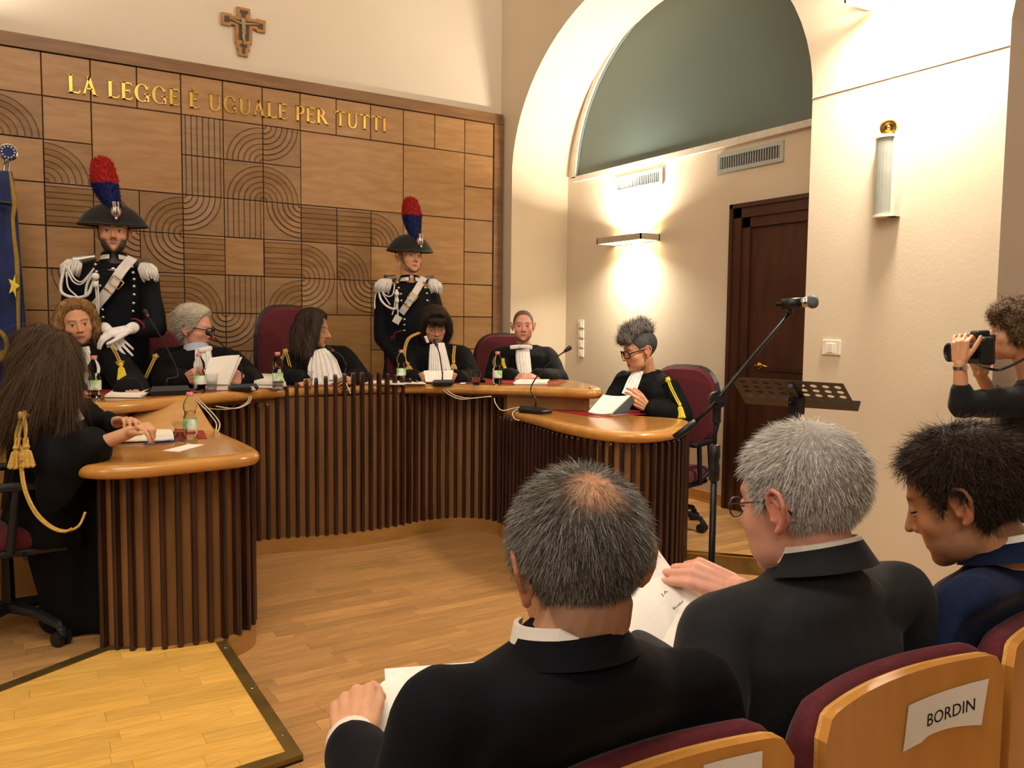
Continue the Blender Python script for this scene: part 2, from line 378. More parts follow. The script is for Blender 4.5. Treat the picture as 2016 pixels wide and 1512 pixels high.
cen = np.mean(pR, axis=0)
def inset(P, d):
    n = len(P); out = []
    for i in range(n):
        a, b, c = (np.array(P[(i+k) % n]) for k in (-1, 0, 1)); e1 = norm(b-a); e2 = norm(c-b); n1 = np.array([-e1[1], e1[0]]); n2 = np.array([-e2[1], e2[0]])
        m_ = norm(n1+n2); out.append(tuple(b+m_*d/max(.35, m_@n1)))
    return out
pI = inset(pR, ins)
planks(ramp, pI, 0, W_RAMP, keep=300, zf=lambda x, y: zr(x, y), tone=.09, wdt=.068)
for i in range(n):
    q = [pR[i], pR[(i+1) % n], pI[(i+1) % n], pI[i]]
    v, f = poly_prism(q, 0, 1); v = np.array(v); v[4:, 2] = zr(v[4:, 0], v[4:, 1])+.003; v[:4, 2] = 0
    build('brass_edging', v, f, BRASSD, ramp)
for t in (.12, .5, .86):
    p = rC*(1-t)+rD*t; p[0] -= .02; build('screw', *lathe([(0,0),(.007,0),(.006,.002),(0,.0022)], (p[0], p[1], zr(p[0], p[1])+.003), 10), CHROME, ramp)
# ================================================================ carved wall panelling
W_TILE2 = mat('carved_tile_wood', '98734A', .45, c2='85623C', scale=3.2, stretch=(1.2,1,7), rnd=.08, dist=.6, bump=.05)
TX0, TS, TZ0, TH, YP = .309, .2907, 3.19, .2845, 6.40
panel = build('wall_panelling', *box(-2.2, TX0+12*TS, YP+.012, YB, JP, TZ0), W_DARK)
tag(panel, 'carved wooden wall panelling of square tiles with concentric grooves', 'panelling')
RAD = [.08,.22,.36,.5,.65,.79,.93]
def profile():
    P = [(0, 0)]; prev = 0
    for k, r in enumerate(RAD):
        P += [(r-.022, .005+.003*(k % 2)), (r-.007, -.008), (r+.004, -.008), (r+.014, .001)]
    P.append((1.0, 0)); return P
PRF = profile()
def tile(kind, w=1, h=1):
    """verts (u,v,h) on a w x h tile; kind: plain, V, H or the corner the arcs turn about"""
    if kind == 'P':
        e = .012; V = [(0,0,-.014),(w,0,-.014),(w,h,-.014),(0,h,-.014),(e,e,0),(w-e,e,0),(w-e,h-e,0),(e,h-e,0)]
        return V, [(4,5,6,7),(0,1,5,4),(1,2,6,5),(2,3,7,6),(3,0,4,7)]
    g = .012
    if kind in 'VH':
        V = []; m = len(PRF)
        for r, z in PRF: V += [(r, 0, z), (r, 1, z)]
        F = [(2*i, 2*i+2, 2*i+3, 2*i+1) for i in range(m-1)]; F = F
        b = len(V); V += [(0,0,-.014),(0,1,-.014),(1,0,-.014),(1,1,-.014)]
        F += [(b, 0, 1, b+1), (2*m-2, b+2, b+3, 2*m-1)]
        V = np.array(V, float)
        if kind == 'H': V = V[:, [1, 0, 2]]; F = [f[::-1] for f in F]
    else:
        N = 12; V = []; m = len(PRF)-1
        for k in range(N+1):
            t = PI/2*k/N
            for r, z in PRF[:-1]: V.append((r*math.cos(t), r*math.sin(t), z))
            s = 1/max(math.cos(t), math.sin(t)); V.append((s*math.cos(t), s*math.sin(t), 0))
        m1 = m+1; F = [(k*m1+i, k*m1+i+1, (k+1)*m1+i+1, (k+1)*m1+i) for k in range(N) for i in range(m)]
        V = np.array(V, float); b = len(V); V = np.vstack([V, [(1,0,-.014),(1,1,-.014),(0,1,-.014)]])
        F += [(b, b+1, N//2*m1+m, m), (b+1, b+2, N*m1+m, N//2*m1+m)]
        if kind[1] == 'R': V[:, 0] = 1-V[:, 0]; F = [f[::-1] for f in F]
        if kind[0] == 'T': V[:, 1] = 1-V[:, 1]; F = [f[::-1] for f in F]
    V = V.copy(); V[:, 0] = g+V[:, 0]*(1-2*g); V[:, 1] = g+V[:, 1]*(1-2*g); return V, F
ROWS = {  # row: {col: kind}; big plain tiles are (col,row,w,h)
 1: {0:'BL',4:'V',5:'BR',6:'TL'}, 2: {1:'BL',4:'V',5:'BR',6:'BL'},
 3: {1:'H',2:'BL',3:'BR',4:'TL',5:'V',6:'TR',7:'H',8:'H',9:'BL'},
 4: {2:'TR',3:'TR',4:'H',6:'H',7:'BL',8:'BL'},
 5: {1:'TR',2:'H',3:'H',4:'BL',5:'V',6:'BR',7:'TL',8:'TR',9:'H'},
 6: {4:'TR',5:'TL',6:'V',9:'TR'}, 7: {5:'TL',6:'V'}}
BIG = [(2,1,2,2),(7,1,3,2),(10,1,2,2),(10,3,2,2),(7,6,2,2)]
taken = {(c+i, r+j) for c, r, w_, h_ in BIG for i in range(w_) for j in range(h_)}
def put_tile(kind, c, r, w_=1, h_=1):
    V, F = tile(kind, w_, h_); V = np.array(V, float); g = .0
    X = TX0+(c-1)*TS+V[:, 0]*TS; Z = TZ0-(r+h_)*TH+V[:, 1]*TH
    if kind == 'P': s = .0017; X += np.where(V[:, 0] < w_/2, s, -s); Z += np.where(V[:, 1] < h_/2, s, -s)
    build('tile', np.c_[X, YP-V[:, 2], Z], F, W_TILE if kind == 'P' else W_TILE2, panel)
for c, r, w_, h_ in BIG: put_tile('P', c, r, w_, h_)
for r in range(0, 10):
    for c in range(-1, 13):
        if (c, r) in taken: continue
        put_tile(ROWS.get(r, {}).get(c, 'P'), c, r)
xr_ = TX0+12*TS
build('top_board', *box(-2.2, 3.889, YP-.012, YB, TZ0+.004, TZ0+.092), W_FRAME, panel)
build('side_board', *box(xr_+.004, 3.889, YP-.012, YB, JP, TZ0), W_FRAME, panel)
# ---------------------------------------------------------------- gilt inscription
def stroke(a, b, w): # straight stroke of horizontal width w
    return [(a[0]-w/2, a[1]), (a[0]+w/2, a[1]), (b[0]+w/2, b[1]), (b[0]-w/2, b[1])]
def rect(x0, x1, y0, y1): return [(x0,y0),(x1,y0),(x1,y1),(x0,y1)]
SW, TW, SE = .16, .08, .07
def serif(x, y, up): # bracketed serif about a stem of width SW centred x
    h = .035 if up else -.035; q = [(x-SW/2-SE, y), (x+SW/2+SE, y), (x+SW/2+.005, y+h*1.6), (x-SW/2-.005, y+h*1.6)]; return q if up else q[::-1]
def stem(x, t=True, b=True): return [rect(x-SW/2, x+SW/2, 0, 1)]+([serif(x, 0, True)] if b else [])+([serif(x, 1, False)] if t else [])
def arc(cx, cy, rx, ry, t0, t1, wmin, wmax, n=14): # stroke thickest at left/right
    out = []
    for k in range(n):
        a, b = (t0+(t1-t0)*(k+i)/n for i in (0, 1)); q = []
        for t, s in ((a, 0), (b, 0), (b, 1), (a, 1)):
            wd = wmin+(wmax-wmin)*abs(math.cos(t))**1.3; k2 = -wd if s == 0 else 0
            q.append((cx+(rx+k2)*math.cos(t), cy+(ry+k2*.9)*math.sin(t)))
        out.append(q)
    return out
def arms(x, lo=True, mid=False, hi=False, Lw=.36):
    o = []
    if lo: o += [rect(x, x+Lw+.06, 0, TW), [(x+Lw-.02, TW), (x+Lw+.06, 0), (x+Lw+.1, .2), (x+Lw+.07, .2)]]
    if mid: o += [rect(x, x+Lw-.04, .49, .49+TW), [(x+Lw-.07, .41), (x+Lw-.03, .41), (x+Lw-.03, .62), (x+Lw-.07, .62)]]
    if hi: o += [rect(x, x+Lw+.02, 1-TW, 1), [(x+Lw-.03, 1-TW), (x+Lw+.03, .82), (x+Lw+.06, .82), (x+Lw+.03, 1)]]
    return o
GLY = {
 'L': (stem(.16)+arms(.2, Lw=.34), .66), 'I': (stem(.16), .36),
 'E': (stem(.16)+arms(.2, True, True, True, .34), .67),
 'A': ([stroke((.12,0),(.40,1.0),TW+.02), stroke((.66,0),(.37,1.0),SW+.01), rect(.22,.55,.3,.3+TW), [(.01,0),(.24,0),(.17,.05),(.08,.05)], [(.52,0),(.82,0),(.75,.05),(.58,.05)]], .84),
 'T': ([rect(.32,.47,0,1), serif(.395, 0, True), rect(.04,.75,1-TW,1), [(.04,.82),(.07,.82),(.13,1-TW),(.03,1)], [(.66,1-TW),(.72,.82),(.75,.82),(.76,1)]], .80),
 'U': ([rect(.10,.25,.3,1), [(.02,.96),(.33,.96),(.33,1),(.02,1)], rect(.62,.69,.3,1), [(.54,.96),(.77,.96),(.77,1),(.54,1)]]+arc(.395,.3,.295,.32,PI,2*PI,.06,.13), .82),
 'G': (arc(.44,.5,.40,.52,.55,2*PI-.7,.05,.17,22)+[rect(.64,.81,.03,.47), [(.54,.41),(.90,.41),(.90,.47),(.54,.47)], [(.74,.72),(.78,.72),(.80,.98),(.76,.9)]], .90),
 'P': (stem(.16)+arc(.30,.735,.30,.265,-PI/2,PI/2,.05,.14,12)+[rect(.2,.31,1-TW,1), rect(.2,.31,.47,.47+TW)], .64),
 'R': (stem(.16)+arc(.28,.745,.29,.255,-PI/2,PI/2,.05,.14,12)+[rect(.2,.30,1-TW,1), rect(.2,.30,.49,.49+TW), [(.30,.5),(.47,.5),(.82,0),(.62,0)], [(.6,0),(.86,0),(.84,.035),(.62,.035)]], .78),
}
GLY['È'] = (GLY['E'][0]+[[(.2,1.2),(.3,1.22),(.38,1.07),(.34,1.06)]], GLY['E'][1])
TXT = 'LA LEGGE È UGUALE PER TUTTI'
adv = [.42 if c == ' ' else GLY[c][1]+.03 for c in TXT]
p0, p1 = U(133, 182, Y=YP), U(762, 261, Y=YP); sx = (p1[0]-p0[0])/sum(adv); capz = .118
GOLD = mat('gilt_metal', 'E2BC62', .3, metal=.85, c2='C99B3E', scale=8, rnd=.08)
ins_ = thing('inscription', (p0[0], YP, p0[2]), 'gilt capital letters reading LA LEGGE È UGUALE PER TUTTI along the top row of panelling', 'inscription')
x = p0[0]
for c, a in zip(TXT, adv):
    if c != ' ':
        ps = []
        for q in GLY[c][0]:
            ar = sum(q[i][0]*q[(i+1)%4][1]-q[(i+1)%4][0]*q[i][1] for i in range(4))
            if ar < 0: q = q[::-1]
            v, f = poly_prism(q, 0, 1); v = np.array(v)
            t = (x-p0[0])/(p1[0]-p0[0]); zb = p0[2]*(1-t)+p1[2]*t
            ps.append((np.c_[x+v[:, 0]*sx, YP+.002-v[:, 2]*.014, zb+v[:, 1]*capz], f))
        build('letter', *merge(*ps), GOLD, ins_)
    x += a*sx
# ---------------------------------------------------------------- crucifix
def P2(px, py): p = U(420+px/12.6, py/12.6, Y=YB-.03); return (p[0], p[2])
out = [(205,290),(430,335),(470,385),(590,410),(585,155),(915,225),(915,450),(1060,490),(1075,460),(1305,515),(1290,815),(1080,775),(1070,740),(970,705),(955,1100),(915,1090),(905,1270),(870,1260),(860,1405),(625,1365),(620,1210),(590,1200),(580,1040),(548,1030),(545,620),(450,600),(430,640),(200,595)]
def flat(pts, y0, y1, m, name, parent):
    P = [P2(*p) for p in pts]; P = ccw(P)[::-1]; n = len(P)
    bm = bmesh.new(); a = [bm.verts.new((x, y0, z)) for x, z in P]; b = [bm.verts.new((x, y1, z)) for x, z in P]
    bm.faces.new(a); bm.faces.new(b[::-1])
    for i in range(n): bm.faces.new((a[i], b[i], b[(i+1) % n], a[(i+1) % n]))
    bmesh.ops.recalc_face_normals(bm, faces=bm.faces[:]); bmesh.ops.triangulate(bm, faces=[f for f in bm.faces if len(f.verts) > 4])
    bm.verts.index_update(); V = [v.co[:] for v in bm.verts]; F = [[v.index for v in f.verts] for f in bm.faces]; bm.free()
    return build(name, np.array(V), F, m, parent)
cc = P2(740, 560)
cr = thing('crucifix', (cc[0], YB-.02, cc[1]), 'painted wooden crucifix with stepped outline hung on the white wall', 'crucifix')
CW = mat('crucifix_wood', 'B07E42', .5, c2='9A6A34', scale=30); CD = mat('crucifix_dark_paint', '3E3836', .6, c2='54413A', scale=60)
CS = mat('crucifix_figure_paint', 'A8926A', .6, c2='8E7650', scale=60)
flat(out, YB-.03, YB-.002, CW, 'cross_board', cr)
for q in ([(275,380),(390,400),(400,440),(630,490),(1100,570),(1240,600),(1225,735),(1130,710),(1100,640),(880,620),(400,510),(390,555),(270,530)], [(670,240),(860,285),(850,350),(800,370),(795,480),(705,470),(705,340),(665,320)],
          [(630,600),(890,640),(880,1020),(630,980)], [(660,1080),(840,1120),(835,1190),(795,1180),(790,1335),(710,1320),(720,1160),(660,1145)]):
    flat(q, YB-.034, YB-.03, CD, 'painted_field', cr)
def c3(px, py, d=.045): a = P2(px, py); return np.array([a[0], YB-d, a[1]])
build('carved_figure', *merge(ell(c3(735,530), (.016,.009,.024)), chain([c3(740,600), c3(745,720), c3(740,800)], [.017,.014,.015], 8), chain([c3(750,820), c3(735,930), c3(770,1080), c3(765,1120)], [.014,.011,.008,.005], 8),
      chain([c3(700,600), c3(560,540), c3(400,470)], [.008,.006,.004], 8), chain([c3(790,610), c3(950,610), c3(1120,620)], [.008,.006,.004], 8)), CS, cr, smooth=True)
# ---------------------------------------------------------------- vents, switches, wall lamps
VM = mat('vent_metal', 'A9AEA8', .5)
def vent(c, label):
    p = [U(x, y, X=XA) for x, y in c]; ya, yb = max(p[0][1], p[3][1]), min(p[1][1], p[2][1]); z0 = (p[2][2]+p[3][2])/2; z1 = (p[0][2]+p[1][2])/2
    t = thing('air_vent', (XA, (ya+yb)/2, z0), label, 'vent'); b = .028
    build('frame', *merge(box(XA-.015, XA, yb, ya, z0, z0+b), box(XA-.015, XA, yb, ya, z1-b, z1), box(XA-.015, XA, yb, yb+b, z0+b, z1-b), box(XA-.015, XA, ya-b, ya, z0+b, z1-b)), VM, t)
    build('backing', *box(XA-.004, XA, yb+b, ya-b, z0+b, z1-b), W_DARK, t); n = 24
    for k in range(n):
        y = yb+b+(ya-yb-2*b)*(k+.5)/n; build('slat', *box(XA-.013, XA-.003, y-.003, y+.003, z0+b, z1-b), VM, t)
vent([(1213,350),(1306,330),(1306,365),(1216,380)], 'small wall vent directly above the lit box lamp')
vent([(1415,304),(1545,277),(1544,318),(1414,343)], 'grey wall vent above the dark wooden door')
def switch(X, pc, w_, h_, label, n=1):
    p = U(*pc, X=X); t = thing('light_switch', (X, p[1], p[2]), label, 'switch')
    build('plate', *rbox((X-.005, p[1], p[2]), (.012, w_, h_), .003), WHITEP, t)
    build('rocker', *rbox((X-.012, p[1], p[2]-.002), (.008, w_*.24, h_*.62), .002), WHITEP, t)
    build('inner_frame', *rbox((X-.0105, p[1], p[2]-.004), (.006, w_*.56, h_*.68), .002), PAPER, t)
sp = U(1638, 684, X=XR)
switch(XR, (1638,684), .115, .082, 'white wall switch on the cream pier behind the music stand')
for py, l in ((638,'topmost'),(658,'second from the top'),(677,'second from the bottom'),(695,'bottommost')):
    switch(XA, (1145,py), .075, .075, 'small white switch, %s of the stack on the recess wall' % l)
# box lamp on the recess wall
p = U(1299, 466, X=XA); y0 = p[1]; y1 = y0+.56; z1 = p[2]+.02; z0 = z1-.05; X0 = XA-.2
LM = mat('pale_lamp_metal', 'B9AC98', .5); EM = mat('lamp_diffuser', 'FFF2DC', .5, emit=('FFE3B0', 14))
t = thing('wall_lamp', (XA, (y0+y1)/2, z0), 'long pale box lamp lit on the recess wall above the clerk', 'lamp')
build('housing', *merge(box(X0, X0+.01, y0, y1, z0, z1), box(XA-.01, XA, y0, y1, z0, z1), box(X0, XA, y0, y0+.01, z0, z1), box(X0, XA, y1-.01, y1, z0, z1)), LM, t)
build('diffuser', *box(X0+.01, XA-.01, y0+.01, y1-.01, z0+.004, z0+.01), EM, t)
area('wall_lamp_light', (XA-.075, (y0+y1)/2, z1+.02), (XA-.03, (y0+y1)/2, z1+.5), .12, .42, 90, (1,.9,.76), 150)
area('wall_lamp_light', (XA-.085, (y0+y1)/2, z0-.01), (XA-.03, (y0+y1)/2, z0-.5), .1, .36, 30, (1,.9,.76), 140)
# lamp at the top of the pier
pl = U(1662, 6, X=XR-.2); y0 = pl[1]-.56; t = thing('wall_lamp', (XR, y0+.3, pl[2]), 'box lamp cut off by the top edge above the cream pier', 'lamp')
build('housing', *merge(box(XR-.2, XR-.19, y0, y0+.56, pl[2], pl[2]+.05), box(XR-.2, XR, y0, y0+.01, pl[2], pl[2]+.05), box(XR-.2, XR, y0+.55, y0+.56, pl[2], pl[2]+.05)), LM, t)
build('diffuser', *box(XR-.19, XR-.01, y0+.01, y0+.55, pl[2]+.004, pl[2]+.01), EM, t)
area('wall_lamp_light', (XR-.1, y0+.28, pl[2]-.012), (XR-.05, y0+.3, pl[2]-.6), .14, .5, 100, (1,.9,.76), 165)
area('wall_lamp_light', (XR-.1, y0+.28, pl[2]+.06), (XR-.3, y0+.5, pl[2]+.6), .14, .5, 110, (1,.9,.76), 180)
# emergency light and brass spotlight on the pier
a = U(1722, 272, X=XR-.04); b_ = U(1720, 430, X=XR-.04); w_ = .115
t = thing('emergency_light', (XR, a[1]-.06, b_[2]), 'tall narrow grey wall light on the cream pier', 'lamp'); yc = a[1]-.075
GLZ = mat('grey_diffuser', '9C9E92', .35)
build('housing', *merge(box(XR-.05, XR, yc-.06, yc-.012, b_[2], a[2])), WHITEP, t)
V, F = lathe([(.062,b_[2]+.008),(.062,a[2]-.008)], (XR-.012, yc+.012, 0), 24); build('diffuser', V*np.array([1,1,1]), F, GLZ, t)
for z_ in (b_[2], a[2]-.012): build('end_cap', *lathe([(.066,z_),(.066,z_+.012)], (XR-.014, yc+.008, 0), 24), WHITEP, t)
p = U(1749, 251, X=XR-.05); t = thing('spotlight', tuple(p), 'small round brass spotlight above the narrow wall light', 'lamp')
Rm = np.array(frame([-.75,-.55,-.2])).T
build('shade', *lathe([(.012,-.03),(.03,-.02),(.04,.0),(.041,.012),(.03,.014),(.022,.006),(.012,.0)], p, 22, R=Rm), BRASS, t, smooth=True)
build('bulb', *ell(p+Rm@np.array([0,0,.006]), (.012,.012,.012)), CHROME, t, smooth=True)
build('bracket', *tube([p, p+np.array([.02,.0,.02]), (XR, p[1], p[2]+.02)], .008), BRASS, t, smooth=True)
# ================================================================ curved benches
def slat_run(curve, parent, z0, ztop, backtop, sp=.0585, side=1, skip=None, label=None, plinth=True):
    P = spline(curve, 10); S, s = resample(P, sp); T = np.gradient(S, axis=0); T /= np.linalg.norm(T, axis=1)[:, None]
    Nn = np.c_[T[:, 1], -T[:, 0]]*side
    prof = [(-.5,-1),(-.5,.45),(-.36,.85),(0,1),(.36,.85),(.5,.45),(.5,-1)]
    for i in range(len(S)):
        x, y = S[i]; zt = ztop(x, y)
        if zt is None: continue
        rings = [(z0, 1), (zt-.022, 1), (zt-.01, .9), (zt-.003, .68), (zt, .35)]; V = []
        for z, k in rings:
            for a, b in prof:
                wv, dv = a*.023*(.4+.6*k), (b*.017 if b < 0 else b*.017*k)
                V.append((x+T[i, 0]*wv+Nn[i, 0]*dv, y+T[i, 1]*wv+Nn[i, 1]*dv, z))
        m = len(prof); F = [(r*m+j, r*m+(j+1) % m, (r+1)*m+(j+1) % m, (r+1)*m+j) for r in range(4) for j in range(m)]+[list(range(m))[::-1], [4*m+j for j in range(m)]]
        if side < 0: F = [f[::-1] for f in F]
        build('slat', V, F, W_SLAT, parent)
    D = resample(P, .05)[0]; TT = np.gradient(D, axis=0); TT /= np.linalg.norm(TT, axis=1)[:, None]; NN = np.c_[TT[:, 1], -TT[:, 0]]*side
    def strip(o0, o1, za, zb, name, m):
        V = []; n = len(D)
        for i in range(n):
            for o in (o0, o1):
                for z in (za, zb(D[i]) if callable(zb) else zb): V.append((D[i, 0]+NN[i, 0]*o, D[i, 1]+NN[i, 1]*o, z))
        F = []
        for i in range(n-1):
            a = 4*i; b = a+4; F += [(a, b, b+1, a+1), (a+2, a+3, b+3, b+2), (a+1, b+1, b+3, a+3), (a, a+2, b+2, b)]
        F += [(0, 1, 3, 2), (4*n-4, 4*n-2, 4*n-1, 4*n-3)]
        build(name, V, F, m, parent)
    strip(-.036, -.017, z0, backtop, 'backing_panel', W_BACK)
    if plinth: strip(-.03, .012, 0, z0, 'plinth', W_PLAIN)
def slab(outline, zt, th, parent, field=.085, rim=W_RIM, top=W_TOP):
    """desk top: outline counter-clockwise; bull-nosed rim and an inset field"""
    P = np.array(outline); n = len(P); prv = np.roll(P, 1, 0); nx = np.roll(P, -1, 0)
    e = nx-prv; e /= np.linalg.norm(e, axis=1)[:, None]; N_ = np.c_[-e[:, 1], e[:, 0]]
    r = th/2; rings = [(.10, zt-th)]+[(r-r*math.sin(t), zt-r-r*math.cos(t)) for t in np.linspace(0, PI, 9)]+[(field, zt)]
    V = np.vstack([np.c_[P+N_*d, np.full(n, z)] for d, z in rings]); m = len(rings)
    F = [(i*n+j, i*n+(j+1) % n, (i+1)*n+(j+1) % n, (i+1)*n+j) for i in range(m-1) for j in range(n)]
    bm = bmesh.new()
    def cap(pts, up):
        vs = [bm.verts.new(p) for p in pts]; f = bm.faces.new(vs if up else vs[::-1]); return f
    cap([tuple(V[j]) for j in range(n)], False); bmesh.ops.triangulate(bm, faces=bm.faces[:])
    bm.verts.index_update(); V2 = np.array([v.co[:] for v in bm.verts]); F2 = [[v.index for v in f.verts] for f in bm.faces]; bm.free()
    o = build('edge_band', *merge((V, F), (V2, F2)), rim, parent); o.data.polygons.foreach_set('use_smooth', [len(p.vertices) == 4 for p in o.data.polygons])
    bm = bmesh.new(); vs = [bm.verts.new((*p, zt)) for p in P+N_*(field-.001)]; vb = [bm.verts.new((*p, zt-.015)) for p in P+N_*(field-.001)]
    bm.faces.new(vs)
    for i in range(n): bm.faces.new((vb[i], vb[(i+1) % n], vs[(i+1) % n], vs[i]))
    bmesh.ops.triangulate(bm, faces=[f for f in bm.faces if len(f.verts) > 4])
    bm.verts.index_update(); V2 = np.array([v.co[:] for v in bm.verts]); F2 = [[v.index for v in f.verts] for f in bm.faces]; bm.free()
    build('tabletop', V2, F2, top, parent)
T1, T2 = 1.02, .87
# main bench
bench = thing('judges_bench', (1.9, 5.1, 0), 'long curved wooden judges bench with a raised hump of dark slats', 'bench')
def ztm(x, y):
    if x < .9 and y < 4.75: return .93
    if 1.44 < x < 2.46: return 1.012+.10*math.sin(PI*(x-1.44)/1.02)**.9
    return .93
slat_run([(.55,4.60),(.8,4.72),(1.05,4.88),(1.27,4.99),(1.5,4.98),(1.75,4.91),(2.0,4.90),(2.2,4.92),(2.42,4.97),(2.62,4.95),(2.76,4.86),(2.83,4.74),(2.85,4.62)], bench, .09, ztm, .96)
front = spline([(-.6,4.33),(0,4.36),(.37,4.41),(.6,4.49),(.94,4.70),(1.2,4.86),(1.44,4.965),(1.75,4.955),(2.1,4.95),(2.38,4.88),(2.55,4.77),(2.8,4.54),(3.0,4.31),(3.10,4.14),(3.17,4.07),(3.25,4.10)], 5)
back = spline([(3.34,4.22),(3.5,4.6),(3.55,4.95),(3.3,5.22),(2.9,5.42),(2.3,5.58),(1.6,5.6),(1.0,5.36),(.4,5.1),(-.6,5.0)], 4)
slab(np.vstack([front, back]), T1, .062, bench)
# plain front panels where no slats show
pan = spline([(2.86,4.62),(2.98,4.50),(3.12,4.32),(3.2,4.2)], 6); V = []; F = []
for x, y in pan: V += [(x, y, .1), (x, y, .96), (x+.02, y+.02, .96), (x+.02, y+.02, .1)]
for i in range(len(pan)-1): a = 4*i; b = a+4; F += [(a, b, b+1, a+1), (a+2, b+2, b+3, a+3)]
F += [(0,1,2,3), (4*len(pan)-4, 4*len(pan)-1, 4*len(pan)-2, 4*len(pan)-3)]
build('front_panel', V, F, W_PLAIN, bench)
build('end_panel', *poly_prism([(3.18,4.2),(3.21,4.18),(3.47,4.62),(3.44,4.64)], .1, .96), W_PLAIN, bench)
pan2 = [(-.6,4.46),(0,4.48),(.37,4.51),(.56,4.6)]; V = []; F = []
for x, y in pan2: V += [(x, y, .1), (x, y, .96), (x, y+.03, .96), (x, y+.03, .1)]
for i in range(len(pan2)-1): a = 4*i; b = a+4; F += [(a, b, b+1, a+1), (a+2, b+2, b+3, a+3)]
build('front_panel', V, F, W_PLAIN, bench)
build('support', *merge(box(.2,.26,5.0,5.05,JP,.96), box(1.9,1.96,5.4,5.45,JP,.96), box(3.3,3.36,4.7,4.75,JP,.96)), W_BACK, bench)
# left wing
lw = thing('side_desk', (.6, 3.9, 0), 'curved side desk of dark slats with a glossy rounded top beside the ramp', 'desk')
slat_run([(.335,3.61),(.42,3.55),(.52,3.515),(.65,3.50),(.77,3.50),(.86,3.53),(.925,3.61),(.955,3.75),(.96,4.0),(.955,4.3),(.95,4.58)], lw, .09, lambda x, y: .811, .83, sp=.0595)
slab(inset(spline([(.195,3.62),(.215,3.48),(.31,3.385),(.45,3.35),(.6,3.36),(.75,3.38),(.88,3.41),(.975,3.49),(1.005,3.63),(1.005,3.9),(.995,4.2),(.98,4.56),(.6,4.46),(.36,4.40),(.26,4.2),(.25,3.85)], 4, True), .045), T2, .056, lw)
a = U(422,848,Z=T2); b = U(236,850,Z=T2+.0); c = U(385,787,Z=T1-.015); d = U(290,787,Z=T1-.015)
a, b = a[:2], b[:2]; c, d = c[:2], d[:2]
V = [(*a,T2),(*b,T2),(*d,T1-.02),(*c,T1-.02),(a[0]+.01,a[1]+.12,T2),(b[0],b[1]+.12,T2),(d[0],d[1]+.06,T1-.02),(c[0],c[1]+.06,T1-.02)]
build('sloping_lid', V, [(0,3,2,1),(4,5,6,7),(0,4,7,3),(1,2,6,5),(3,7,6,2)], mat('pale_veneer','C4965A',.42,c2='B5874C',scale=5,stretch=(1,3,3)), lw)
# right wing
rw = thing('side_desk', (3.0, 3.8, 0), 'curved wooden side desk of dark slats in front of the cream recess wall', 'desk')
slat_run([(2.84,4.66),(2.81,4.45),(2.77,4.2),(2.72,3.95),(2.68,3.7),(2.67,3.5),(2.70,3.35),(2.78,3.255),(2.90,3.22),(3.05,3.25),(3.2,3.32),(3.34,3.43),(3.43,3.56)], rw, .09, lambda x, y: .811, .83, sp=.0585)
slab(inset(spline([(2.80,4.45),(2.72,4.40),(2.69,4.2),(2.655,4.0),(2.61,3.75),(2.60,3.5),(2.63,3.32),(2.73,3.185),(2.88,3.14),(3.05,3.17),(3.2,3.24),(3.36,3.36),(3.48,3.50),(3.50,3.64),(3.42,3.8),(3.3,4.05),(3.22,4.22),(3.1,4.36),(2.95,4.48)], 4, True), .045), T2, .056, rw)
